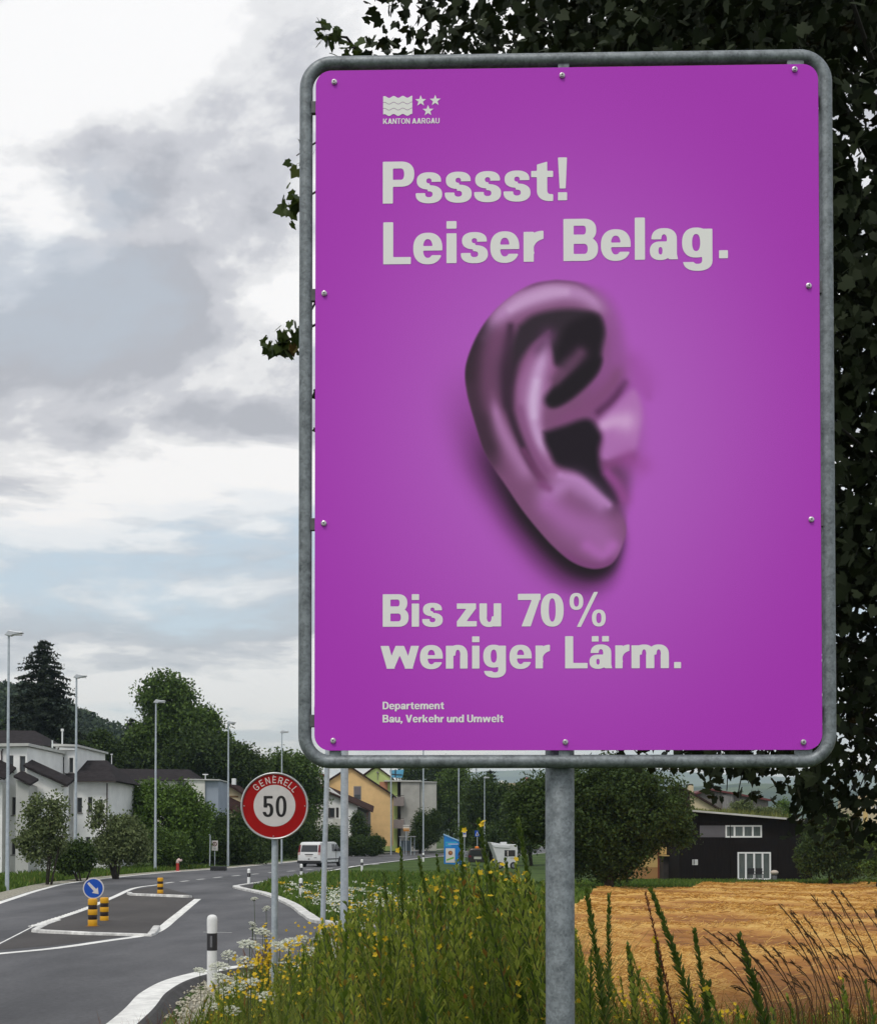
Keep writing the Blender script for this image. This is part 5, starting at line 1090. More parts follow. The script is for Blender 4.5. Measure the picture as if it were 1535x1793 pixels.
# green house and concrete block with balconies
b = Bld('house', 'light green gable house behind the yellow house', 668, 1480, 212)
b.slab([(620, 1372), (652, 1348), (660, 1344), (686, 1362), (686, 1490), (620, 1490)], 0, 9, GPL, 'wall'); b.roofslab((658, 1340), (688, 1362.5), -.3, 9, .25, TILEB, 'roof'); b.roofslab((618, 1369), (658, 1340), -.3, 9, .25, TILEB, 'roof')
MB().lathe([(.05, 0), (.05, 1.0), (.16, 1.05), (.16, 1.3)], b.pt((661, 0))[0], -.2, 8, b.pt((0, 1366))[1]).build('flue', DFR, b.o)
b = Bld('apartment_block', 'concrete apartment block with three stacked balconies and green walls', 724, 1482, 204, cat='building')
b.wall(701.5, 734.5, 1369, 1490, 0, 12, CONC); b.wall(735, 764, 1370, 1490, .5, 11, mat('concrete_wall_pale', (.42, .42, .385), .9, .14, .5, .2, 12, detail=8), nm='stair_wall'); b.slab([(672, 1366.5), (737, 1367), (737, 1369.2), (672, 1368.8)], -.3, 12, METW, 'roof_edge'); b.slab([(737, 1368.2), (765, 1369), (765, 1370.2), (737, 1370.2)], .3, 12, METW, 'roof_edge')
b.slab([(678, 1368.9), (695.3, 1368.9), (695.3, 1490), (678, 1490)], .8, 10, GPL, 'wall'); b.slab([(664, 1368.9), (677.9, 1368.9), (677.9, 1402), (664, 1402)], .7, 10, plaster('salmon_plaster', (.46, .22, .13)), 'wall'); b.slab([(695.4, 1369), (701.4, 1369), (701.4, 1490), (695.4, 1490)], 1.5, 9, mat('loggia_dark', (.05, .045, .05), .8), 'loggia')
for t_, bb in ((1396, 1412), (1435.5, 1451)):
    q = b.slab([(685, t_), (707.5, t_), (707.5, bb), (685, bb)], -1.2, -.004, mat('balcony_panel', (.25, .215, .205), .8, .1, 1), 'balcony'); b.slab([(693, t_ - 2.6), (707.5, t_ - 2.6), (707.5, t_ - 1.6), (693, t_ - 1.6)], -1.2, -1.12, GUT, 'railing', q)
b = Bld('sign_board', 'blue and white roof sign above the concrete block', 695, 1480, 262, cat='sign'); b.slab([(682, 1349), (707, 1348), (704, 1362), (684, 1362)], 0, .4, mat('roofsign_blue', (.10, .36, .56), .6, .3, .3), 'board'); b.slab([(691, 1348), (693, 1348), (693, 1361), (691, 1361)], -.1, -.004, DK, 'strut'); b.slab([(684, 1355), (704, 1356.5), (704, 1358), (684, 1356.5)], -.1, -.004, DK, 'strut'); b.slab([(693, 1362), (695, 1362), (695, 1485), (693, 1485)], .1, .4, DK, 'mast')
# black timber house with green roof
b = Bld('timber_house', 'black timber house with grass roof and white glazed doors behind the stubble field', 1300, 1541.5, 109)
PANC = mat('curtained_glass', (.10, .12, .115), .15, .3, 5, spec=.6, stretch=(9, 9, .4))
b.wall(1189, 1422, 1438, 1560, 0, 9, DWOOD, [(1270, 1334, 1445.5, 1467), (1291, 1349.5, 1492.5, 1541), (1212, 1221.5, 1505.5, 1515)], WFR, mull=3, pane=PANC, sill=False, rec=.05)
b.slab([(1189, 1437.9), (1189, 1419), (1378, 1434.5), (1422, 1437.9)], 0, 9, DWOOD, 'gable_wall')
b.slab([(1225, 1446), (1269.5, 1446), (1269.5, 1466.5), (1225, 1466.5)], -.03, -.004, mat('grey_panel', (.105, .10, .11), .6, .08, 1), 'panel')
rf = b.roofslab((1183, 1416.5), (1378, 1433), -.7, 9.5, .14, METW, 'roof'); b.roofslab((1378.3, 1433), (1432, 1437.4), -.7, 9.5, .14, METW, 'roof')
b.slab([(1280, 1541.2), (1366, 1543.5), (1366, 1546), (1280, 1546)], -3, -.004, CONC, 'terrace_slab')
for px in (1214, 1240, 1258, 1278, 1362, 1384, 1402): b.slab([(px, 1440), (px + 1.1, 1440), (px + 1.1, 1541), (px, 1541)], -.028, -.004, DWOOD, 'batten') if not (1205 < px < 1272) else b.slab([(px, 1468), (px + 1.1, 1468), (px + 1.1, 1541), (px, 1541)], -.028, -.004, DWOOD, 'batten')
blk = b
for i, px in enumerate((1315.5, 1329.5)):
    q = at(px, 1541.8, 107); o = thing('garden_chair', ('left' if i == 0 else 'right') + ' dark garden chair before the white glazed doors', 'chair', (q.x, 107, q.z + .02), 0, 'two garden chairs'); m = mat('chair_dark', (.02, .02, .022), .6)
    MB().box(-.26, .26, -.25, .25, .42, .46).build('seat', m, o); MB().box(-.26, .26, .2, .25, .47, .92).build('backrest', m, o)
    for sx in (-1, 1):
        for sy in (-1, 1): MB().box(sx * .25 - .02, sx * .25 + .02, sy * .23 - .02, sy * .23 + .02, 0, .415).build('leg', m, o)
        MB().box(sx * .27 - .025, sx * .27 + .025, -.26, .19, .62, .66).build('armrest', m, o)
q = at(1355.5, 1543, 106.8); o = thing('planter', 'pale round shrub ball in a small pot beside the glazed doors', 'plant pot', (q.x, 106.8, q.z)); MB().lathe([(.16, 0), (.21, .42), (.19, .42), (.19, .36)], 0, 0, 18).build('pot', mat('pot_grey', (.16, .16, .17), .7), o, auto=40)
bm = bmesh.new(); bmesh.ops.create_icosphere(bm, subdivisions=3, radius=.3)
for v in bm.verts: v.co = Vector((v.co.x * 1.05, v.co.y * 1.05, v.co.z * .62 + .66)) * (1 + .0)
me = bpy.data.meshes.new('ball'); bm.to_mesh(me); bm.free(); me.materials.append(mat('pale_ball', (.52, .44, .37), .8, .15, 9, .3, 30)); me.polygons.foreach_set('use_smooth', [True] * len(me.polygons)); link('ball', me, o)
b = Bld('house', 'yellow house partly hidden by the big dark tree with ochre plinth', 1120, 1537, 116); b.wall(1060, 1160, 1478, 1519, 0, 8, CRE2); b.slab([(1060, 1519.2), (1160, 1519.2), (1160, 1545), (1060, 1545)], -.03, 8, OCH, 'plinth'); b.roofslab((1050, 1470), (1170, 1476), -.6, 8.4, .3, TILEB, 'roof')
MB().box(b.pt((1151, 0))[0], b.pt((1153.5, 0))[0], -.1, -.035, b.pt((0, 1538))[1], b.pt((0, 1480))[1]).build('downpipe', mat('pipe_red_brown', (.20, .05, .025), .6), b.o)
b = Bld('shed', 'dark shed between the yellow house and the black timber house', 1176, 1538, 114, cat='shed'); b.slab([(1161, 1500), (1188, 1500), (1188, 1545), (1161, 1545)], 0, 4, mat('shed_wood', (.035, .03, .028), .85, .3, 2), 'wall'); b.slab([(1159, 1497.5), (1189, 1498.5), (1189, 1500), (1159, 1499.5)], -.4, 4, CRE2, 'fascia'); b.slab([(1161, 1484), (1187, 1484), (1187, 1497), (1161, 1497)], 1, 4, CRE2, 'upper_wall')
b = Bld('house', 'cream gable house with chimney behind the grass roof', 1225, 1490, 140); b.slab([(1208, 1500), (1208, 1387), (1250, 1412), (1262, 1420), (1262, 1500)], 0, 8, CRE, 'wall'); b.roofslab((1188, 1374.5), (1262, 1417), -.4, 8.4, .22, TILEB, 'roof'); b.slab([(1160, 1500), (1160, 1390), (1190, 1384), (1207.8, 1388), (1207.8, 1500)], .2, 8, tilemat('brick_tile_wall', (.055, .035, .03), 4.5), 'tiled_wall')
MB().box(b.pt((1211.5, 0))[0], b.pt((1220.5, 0))[0], 2, 2.6, b.pt((0, 1392))[1], b.pt((0, 1374))[1]).build('chimney', CRE, b.o); MB().box(b.pt((1212.5, 0))[0], b.pt((1219.5, 0))[0], 2.1, 2.5, b.pt((0, 1373.8))[1], b.pt((0, 1371.5))[1]).build('chimney_cap', GUT, b.o)
b = Bld('barn', 'grey boarded barn with red roof edge behind the grass roof', 1290, 1490, 160, cat='barn'); b.slab([(1212, 1392), (1243, 1383), (1345, 1401), (1345, 1500), (1212, 1500)], 0, 10, GWOOD, 'wall'); b.roofslab((1243, 1381), (1348, 1400), -.5, 10.4, .22, mat('red_roof_sheet', (.13, .035, .035), .6, .2, 1), 'roof'); b.roofslab((1206, 1392), (1243, 1381), -.5, 10.4, .22, mat('red_roof_sheet', (.13, .035, .035)), 'roof')
b.slab([(1264, 1393), (1283, 1390), (1283, 1420), (1264, 1420)], -.3, -.004, mat('grey_boards_pale', (.20, .19, .185), .85, .25, 1, stretch=(9, 9, .5)), 'bay')
b = Bld('apartment_building', 'beige apartment building at the right picture edge seen past the leaves', 1530, 1470, 300, cat='building'); b.wall(1500, 1580, 1401, 1500, 0, 14, CRE, [(1504, 1510, 1411, 1417), (1504, 1510, 1422, 1428), (1520, 1526, 1411, 1417), (1530, 1537, 1411, 1417), (1505, 1510, 1433, 1438)], WFR, mull=1, sill=False); b.wall(1524, 1590, 1392, 1400.8, 1, 12, CRE, [(1529, 1536, 1399 - 3, 1400)], WFR, nm='attic_wall'); b.slab([(1511.5, 1401), (1518.5, 1401), (1518.5, 1470), (1511.5, 1470)], -.25, -.004, CRE2, 'pilaster')
b = Bld('warehouse', 'far pale flat warehouse above the tree tops with a red chimney', 915, 1470, 620, cat='building'); b.slab([(878, 1371), (950, 1372), (950, 1384), (878, 1384)], 0, 20, CRE, 'upper_wall'); b.slab([(870, 1384.3), (950, 1384.3), (950, 1480), (870, 1480)], 1, 20, mat('rust_wall', (.22, .09, .04), .9, .3, .1), 'wall'); b.slab([(921.5, 1361), (926.5, 1361), (927.5, 1376), (920.5, 1376)], 3, 5, mat('red_tower', (.40, .10, .10), .7), 'tower'); b.slab([(872, 1369), (880, 1366), (884, 1371), (872, 1371)], 0, 5, WPL, 'annex')
# ------------------------------------------------------------------ trees and shrubs
def rnd_dirs(n, r_): v = r_.normal(size=(n, 3)); return v / np.linalg.norm(v, axis=1)[:, None]
def cards(C, size, r_, asp=.55, up=0.0):
    """one bent-free diamond leaf per centre, random facing; returns V, F"""
    n = len(C); a = rnd_dirs(n, r_); nn = rnd_dirs(n, r_); nn[:, 2] += up; b = np.cross(a, nn); b /= np.linalg.norm(b, axis=1)[:, None] + 1e-9
    s = np.asarray(size).reshape(-1, 1) * np.ones((n, 1)); a = a * s * .5; b = b * s * .5 * asp
    V = np.stack([C - a, C + b - a * .1, C + a, C - b - a * .1], 1).reshape(-1, 3); return V, np.arange(4 * n).reshape(n, 4)
def clumps(ells, nc, per, cr, r_, inner=.45, flat=.8):
    """leaf centres gathered in clumps through the outer part of a set of ellipsoids"""
    ells = np.array(ells, float); w = (ells[:, 3] * ells[:, 5]) ** 1.0; pick = r_.choice(len(ells), nc, p=w / w.sum()); d = rnd_dirs(nc, r_)
    rad = inner + (1 - inner) * r_.random(nc) ** .6; c = ells[pick, :3] + d * ells[pick, 3:] * rad[:, None]
    sz = cr * (.55 + .9 * r_.random(nc)); off = rnd_dirs(nc * per, r_).reshape(nc, per, 3) * (r_.random((nc, per, 1)) ** .5 * 1.05); off[:, :, 2] *= flat
    return (c[:, None, :] + off * sz[:, None, None]).reshape(-1, 3)
LF = {
 'dark': leafmat('leaf_dark', (.022, .044, .009), (.07, .112, .022), .65, .25), 'mid': leafmat('leaf_mid', (.036, .07, .011), (.115, .185, .032), .6, .2),
 'bright': leafmat('leaf_bright', (.045, .085, .012), (.13, .22, .03), .55, .25), 'olive': leafmat('leaf_olive', (.06, .085, .03), (.19, .23, .09), .6, .25),
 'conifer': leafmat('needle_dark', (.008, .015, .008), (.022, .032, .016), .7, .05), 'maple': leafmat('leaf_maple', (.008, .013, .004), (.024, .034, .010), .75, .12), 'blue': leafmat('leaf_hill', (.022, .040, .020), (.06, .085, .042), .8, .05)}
BARK = mat('bark', (.045, .036, .028), .9, .3, 6, .5, 30); BARKD = mat('bark_dark', (.02, .017, .014), .9, .3, 6)
def limbs(mb, base, top, r0, targets, r_):
    b = Vector(base); t = Vector(top); mb.tube([b, b.lerp(t, .5) + Vector((r_.normal() * .1, r_.normal() * .1, 0)), t], [r0, r0 * .8, r0 * .45], 10)
    for tg in targets:
        s = b.lerp(t, r_.uniform(.35, .95)); e = Vector(tg); m = s.lerp(e, .5) + Vector((0, 0, .08 * (e - s).length)); mb.tube([s, m, e], [r0 * .4, r0 * .25, r0 * .06], 6)
def tree(name, label, px, py, Y, ells, leaf, nc, per, size, cr, seed, tr=None, cat='tree', group=None, stems=None, inner=.45, up=.3, z=None):
    """ells in photo pixels (px, py, half width, half height[, depth factor]) at distance Y"""
    r_ = np.random.default_rng(seed); k = Y / F; g = at(px, py, Y); z0 = gzf(g.x, Y) if z is None else z
    o = thing(name, label, cat, (g.x, Y, z0), 0, group); E_ = []
    for e in ells:
        c = at(e[0], e[1], Y); f = e[4] if len(e) > 4 else 1.0; a_ = max(e[2] * k * .4, e[2] * k - .75 * cr); h_ = max(e[3] * k * .4, e[3] * k - .65 * cr); E_.append((c.x - g.x, (r_.random() - .5) * a_ * .5, c.z - z0, a_, a_ * f, h_))
    nc = int(nc * 1.25); per = int(per * 1.7); size *= .66; C = clumps(E_, nc, per, cr, r_, inner); C = C[C[:, 2] > .05]
    V, Fq = cards(C, size * (.6 + .8 * r_.random(len(C))), r_, .6, up); link('crown', npmesh('crown', V, Fq, LF[leaf]), o)
    top = max(e[2] for e in E_); mb = MB(); tr = tr or .02 * top + .08
    tg = [(e[0] + r_.normal() * e[3] * .4, e[1] + r_.normal() * e[4] * .4, e[2] + r_.uniform(-.2, .6) * e[5]) for e in E_ for _ in range(3)]
    if stems:
        for i in range(stems):
            a = r_.uniform(-1, 1); mb.tube([(a * .25, r_.uniform(-.2, .2), -.1), (a * .6, r_.uniform(-.3, .3), top * .45), (a * top * .30, r_.uniform(-.6, .6), top * .95)], [tr, tr * .7, tr * .2], 7)
    else: limbs(mb, (0, 0, -.2), (E_[0][0] * .6, 0, E_[0][2]), tr, tg, r_)
    mb.build('trunk', BARK, o, smooth=True); return o
def conifer(name, label, px, py, topy, Y, halfw, seed, group=None, dens=1.0, leaf='conifer'):
    r_ = np.random.default_rng(seed); k = Y / F; g = at(px, py, Y); z0 = gzf(g.x, Y); H = at(px, topy, Y).z - z0; o = thing(name, label, 'tree', (g.x, Y, z0), 0, group)
    MB().lathe([(.32, -.2), (.22, H * .5), (.03, H * .98)], 0, 0, 8).build('trunk', BARKD, o, smooth=True); C = []; S = []
    W = halfw * k; lv = int(H / .55)
    for i in range(lv):
        t = i / lv; z = H * (.06 + .93 * t); R_ = W * ((1 - t) ** .62) * (1 if t > .12 else .85) + .15; nb = int((7 + 12 * (1 - t)) * dens)
        for j in range(nb):
            a = r_.uniform(0, 2 * math.pi); L_ = R_ * r_.uniform(.72, 1.08); n = max(5, int(L_ * 9)); q = np.linspace(.08, 1, n)
            dz = .25 * q * L_ * .4 - .42 * (q ** 2) * L_ * .6
            for w in range(2):
                x = math.cos(a) * L_ * q + r_.normal(0, .16, n) * (.4 + q); y = math.sin(a) * L_ * q + r_.normal(0, .16, n) * (.4 + q); C.append(np.stack([x, y, z + dz - w * .22 * r_.random(n)], 1)); S.append(.62 * (1.15 - .45 * q))
    C = np.concatenate(C); S = np.concatenate(S); V, Fq = cards(C, S * (.7 + .6 * r_.random(len(C))), r_, .4, .2); link('crown', npmesh('crown', V, Fq, LF[leaf]), o); return o

# wooded hill at the left: one far mass
def wooded_hill():
    r_ = np.random.default_rng(11); Yr = 520; ridge = [(-900, 1150), (-400, 1165), (-120, 1172), (0, 1182), (60, 1186), (115, 1196), (145, 1222), (185, 1240), (230, 1258), (300, 1290), (380, 1330), (470, 1380), (600, 1450)]
    rx = np.array([at(a, b, Yr).x for a, b in ridge]); rz = np.array([at(a, b, Yr).z for a, b in ridge])
    ny = 14; xs = np.linspace(rx[0], rx[-1], 60); ysn = np.linspace(0, 1, ny); V = []
    hgt = lambda x, t: np.interp(x, rx, rz - 9) * np.sin(np.clip(t, 0, 1) * math.pi / 2) ** 1.1 - 1.5
    for t in ysn:
        for x in xs: V.append((x, 300 + 220 * t, hgt(x, t)))
    ix = np.arange(ny * 60).reshape(ny, 60); o = struct(link('hill', npmesh('hill', V, np.stack([ix[:-1, :-1].ravel(), ix[:-1, 1:].ravel(), ix[1:, 1:].ravel(), ix[1:, :-1].ravel()], 1), LF['blue'], True)))
    n = 900; x = r_.uniform(at(-330, 0, 520).x, rx[-2], n); t = r_.random(n) ** .8; y = 300 + 220 * t; z = hgt(x, t); hh = r_.uniform(5, 9, n); rr = r_.uniform(3.2, 5.5, n)
    per = 120; d = rnd_dirs(n * per, r_).reshape(n, per, 3); d[:, :, 2] = np.abs(d[:, :, 2]) * 1.25 - .25
    C = np.stack([x, y, z + hh * .3], 1)[:, None, :] + d * (rr[:, None, None] * (.75 + .3 * r_.random((n, per, 1)))); C = C.reshape(-1, 3)
    V, Fq = cards(C, r_.uniform(1.1, 2.2, len(C)), r_, .7, .4); o = link('hill_forest', npmesh('hill_forest', V, Fq, LF['blue'])); tag(o, 'dark forest covering the hill behind the white terrace', 'forest', None, 'stuff')
wooded_hill()
conifer('spruce_tree', 'tall dark pointed spruce behind the white terrace', 72, 1520, 1113, 150, 118, 21, dens=1.15)
conifer('spruce_tree', 'small spruce tip left of the big round tree', 227, 1520, 1252, 190, 34, 22)
conifer('spruce_tree', 'slender dark conifer among the trees right of the concrete building', 858, 1490, 1344, 215, 36, 23)
tree('round_tree', 'tall round-crowned broadleaf tree behind the street lamps', 300, 1520, 166, [(290, 1222, 58, 52), (282, 1290, 52, 55), (330, 1275, 52, 50), (255, 1300, 40, 45), (365, 1262, 30, 30), (385, 1300, 30, 35)], 'mid', 330, 48, .62, 1.5, 31, .4)
tree('broadleaf_tree', 'dark spreading tree right of the round-crowned tree', 360, 1520, 164, [(350, 1320, 62, 50), (300, 1340, 60, 45), (396, 1335, 34, 45)], 'dark', 220, 50, .6, 1.4, 32)
tree('broadleaf_tree', 'dark rounded tree behind the spruce and terrace roofs', 110, 1520, 170, [(50, 1305, 60, 50), (115, 1325, 55, 45), (165, 1335, 38, 40), (205, 1345, 45, 45)], 'dark', 320, 46, .75, 1.8, 33)
tree('broadleaf_tree', 'grey-green tree between terrace end house and round tree', 205, 1520, 165, [(175, 1325, 40, 55), (225, 1335, 40, 45), (250, 1345, 35, 40)], 'dark', 200, 42, .6, 1.4, 34)
tree('broadleaf_tree', 'tree with open top right of the street lamp beside the speed sign', 425, 1515, 165, [(425, 1325, 28, 30), (440, 1350, 38, 40), (405, 1350, 40, 40)], 'dark', 170, 38, .5, 1.2, 35)
tree('broadleaf_tree', 'mid green tree behind the speed limit sign', 510, 1512, 172, [(495, 1345, 48, 38), (525, 1355, 42, 45), (540, 1400, 36, 60), (475, 1390, 45, 55)], 'mid', 260, 46, .5, 1.2, 36)
tree('bushy_tree', 'bright green bushy tree before the grey tiled house', 275, 1525, 112, [(260, 1400, 58, 42), (318, 1410, 48, 45), (285, 1440, 80, 55), (345, 1430, 36, 40), (225, 1430, 44, 50), (270, 1480, 70, 40), (330, 1475, 50, 45)], 'bright', 420, 46, .36, .85, 37)
tree('bushy_tree', 'dark bushes below the bright green tree left of the no-parking sign', 330, 1525, 122, [(330, 1480, 50, 48), (380, 1470, 50, 55), (285, 1490, 40, 38), (420, 1470, 45, 60), (375, 1500, 60, 26), (445, 1495, 40, 26)], 'dark', 420, 42, .34, .8, 38, inner=.35)
tree('bushy_tree', 'dark leafy hedge trees behind the speed sign post', 480, 1518, 150, [(450, 1470, 45, 55), (500, 1460, 42, 60), (540, 1470, 36, 50), (580, 1475, 30, 40)], 'dark', 330, 42, .36, .85, 39, inner=.35)
tree('shrub', 'loose grey-green shrub on slim stems before the leftmost terrace houses', 80, 1545, 72, [(66, 1425, 30, 40), (95, 1422, 26, 36), (72, 1475, 46, 50), (104, 1460, 22, 40), (42, 1470, 18, 40)], 'olive', 110, 34, .26, .5, 40, .05, 'shrub', 'shrubs along the left verge', stems=5)
tree('shrub', 'dark dense shrub at the foot of the lamp by the terrace end', 145, 1540, 78, [(140, 1500, 30, 34), (112, 1505, 24, 30)], 'dark', 130, 40, .26, .55, 41, .06, 'shrub', 'shrubs along the left verge', stems=4)
tree('shrub', 'broad dark shrub with bare lower stems right of the terrace', 205, 1535, 82, [(212, 1455, 38, 34), (228, 1478, 42, 42), (190, 1485, 36, 40), (172, 1430, 16, 36)], 'olive', 190, 40, .27, .6, 42, .07, 'shrub', 'shrubs along the left verge', stems=5)
tree('shrub', 'green shrub behind the red hydrant', 305, 1530, 105, [(300, 1490, 40, 36), (275, 1480, 26, 36)], 'mid', 190, 40, .28, .6, 43, .06, 'shrub', 'shrubs along the left verge', stems=4)
tree('hedge', 'clipped green hedge before the yellow house', 640, 1503, 166, [(625, 1480, 36, 20, .4), (655, 1479, 24, 19, .4), (590, 1482, 30, 20, .4), (610, 1490, 40, 12, .4), (650, 1490, 28, 12, .4)], 'dark', 420, 40, .30, .5, 44, cat='hedge', inner=.3)
tree('shrub', 'small pointed dark shrub beside the small white house', 628, 1490, 173, [(626, 1440, 13, 22), (630, 1456, 19, 20)], 'dark', 90, 40, .34, .7, 45, cat='shrub')
tree('shrub', 'dark shrub growing against the concrete wall', 735, 1495, 190, [(738, 1438, 20, 22), (760, 1446, 18, 34), (738, 1466, 26, 26)], 'dark', 220, 40, .32, .7, 46, cat='shrub')
tree('broadleaf_tree', 'tall green tree right of the concrete building', 790, 1495, 214, [(790, 1385, 34, 45), (775, 1420, 34, 50), (815, 1420, 36, 60), (800, 1360, 30, 26)], 'mid', 260, 44, .5, 1.3, 47)
tree('broadleaf_tree', 'dark tree behind the pedestrian crossing sign', 860, 1495, 185, [(845, 1400, 42, 52), (880, 1420, 40, 55), (850, 1455, 60, 45)], 'dark', 280, 44, .52, 1.3, 48)
tree('broadleaf_tree', 'dark wood edge behind the motorhome', 930, 1500, 165, [(915, 1420, 44, 46), (900, 1465, 60, 38), (960, 1400, 45, 60)], 'dark', 280, 44, .5, 1.2, 49)
tree('broadleaf_tree', 'distant tree crowns showing above the apartment block roof', 740, 1490, 275, [(720, 1352, 30, 22), (755, 1350, 34, 22), (790, 1345, 34, 24), (775, 1372, 40, 26)], 'dark', 180, 40, .6, 1.4, 50)
tree('big_tree', 'big dark broad tree with hanging branches beside the billboard post', 1065, 1552, 86, [(1060, 1370, 110, 62), (1000, 1420, 105, 70), (1120, 1410, 95, 75), (1170, 1430, 56, 55), (1060, 1460, 100, 70), (935, 1440, 58, 58), (1115, 1475, 60, 45), (1060, 1515, 48, 38), (1180, 1460, 46, 36), (1085, 1502, 55, 46), (1020, 1500, 60, 45), (930, 1400, 60, 50), (1072, 1532, 40, 20)], 'dark', 860, 52, .30, .75, 51, .32, inner=.3)
tree('shrub', 'dark tall shrub at the right end of the black timber house', 1455, 1545, 100, [(1450, 1470, 48, 60), (1490, 1480, 36, 60), (1425, 1500, 36, 40), (1475, 1520, 40, 26)], 'dark', 420, 44, .3, .7, 52, cat='shrub', inner=.3)
tree('hedge', 'green hedge at the right picture edge', 1535, 1545, 92, [(1545, 1480, 40, 38), (1580, 1480, 40, 45), (1530, 1515, 26, 28)], 'mid', 260, 42, .26, .6, 53, cat='hedge', inner=.3)
tree('shrub', 'tall grasses growing on the roof of the black timber house', 1305, 1428, 111, [(1300, 1412, 26, 14, .4), (1340, 1420, 36, 9, .4)], 'olive', 60, 30, .22, .4, 54, .02, 'roof grass', z=at(1305, 1428, 111).z - .1, inner=.2)
tree('shrub', 'small round tree beyond the grass roof', 1372, 1480, 170, [(1371, 1412, 14, 14), (1371, 1430, 16, 20)], 'bright', 60, 40, .4, .8, 55, cat='tree')
# grass on the green roof
def roof_grass():
    r_ = np.random.default_rng(61); n = 2600; u = r_.random(n); a = at(1190, 1416.5, 109); c = at(1378, 1433, 109); x = a.x + (c.x - a.x) * u; z = a.z + (c.z - a.z) * u; y = 108.5 + r_.random(n) * 8
    h = .12 + .4 * r_.random(n) * (.3 + .9 * (u > .45)); w = .05; ph = r_.uniform(0, math.pi, n); dx = np.cos(ph) * w; dy = np.sin(ph) * w; lx = r_.normal(0, .08, n)
    V = np.stack([np.stack([x - dx, y - dy, z], 1), np.stack([x + dx, y + dy, z], 1), np.stack([x + lx, y, z + h], 1)], 1).reshape(-1, 3)
    o = link('roof_grass', npmesh('roof_grass', V, np.arange(3 * n).reshape(n, 3), leafmat('roof_grass_leaf', (.07, .09, .02), (.20, .21, .06), .7, .2))); tag(o, 'yellow-green grass growing on the sloping roof of the timber house', 'grass', None, 'stuff')
roof_grass()

# the near maple that fills the right and top of the picture
LEAF2D = []
for ang, rad in ((-90, .10), (-62, .46), (-48, .40), (-20, .58), (-2, .47), (22, .52), (40, .66), (52, .56), (74, .70), (90, .96), (106, .70), (128, .56), (140, .66), (158, .52), (182, .47), (200, .58), (228, .40), (242, .46)):
    LEAF2D.append((rad * math.cos(R(ang)) * .62, rad * math.sin(R(ang)) * .62 + .1))
LEAF2D = np.array(LEAF2D); NL = len(LEAF2D)
def maple_leaves(C, size, r_, out=None):
    n = len(C); tip = rnd_dirs(n, r_) * .9; tip[:, 2] -= .75
    if out is not None: tip += out * .45
    tip /= np.linalg.norm(tip, axis=1)[:, None]; nn = rnd_dirs(n, r_); nn[:, 2] += .8; s = np.cross(tip, nn); s /= np.linalg.norm(s, axis=1)[:, None]; up = np.cross(s, tip)
    sz = np.asarray(size).reshape(-1, 1, 1); x = LEAF2D[None, :, 0:1]; y = LEAF2D[None, :, 1:2]; droop = -.25 * (x ** 2 + .5 * y ** 2)
    V = C[:, None, :] + sz * (x * s[:, None, :] + y * tip[:, None, :] + droop * up[:, None, :])
    ctr = (C + sz[:, 0] * (.1 * tip))[:, None, :]; V = np.concatenate([V, ctr], 1).reshape(-1, 3)
    i = np.arange(NL); fan = np.stack([i, (i + 1) % NL, np.full(NL, NL)], 1); Fq = (fan[None] + (np.arange(n) * (NL + 1))[:, None, None]).reshape(-1, 3); return V, Fq
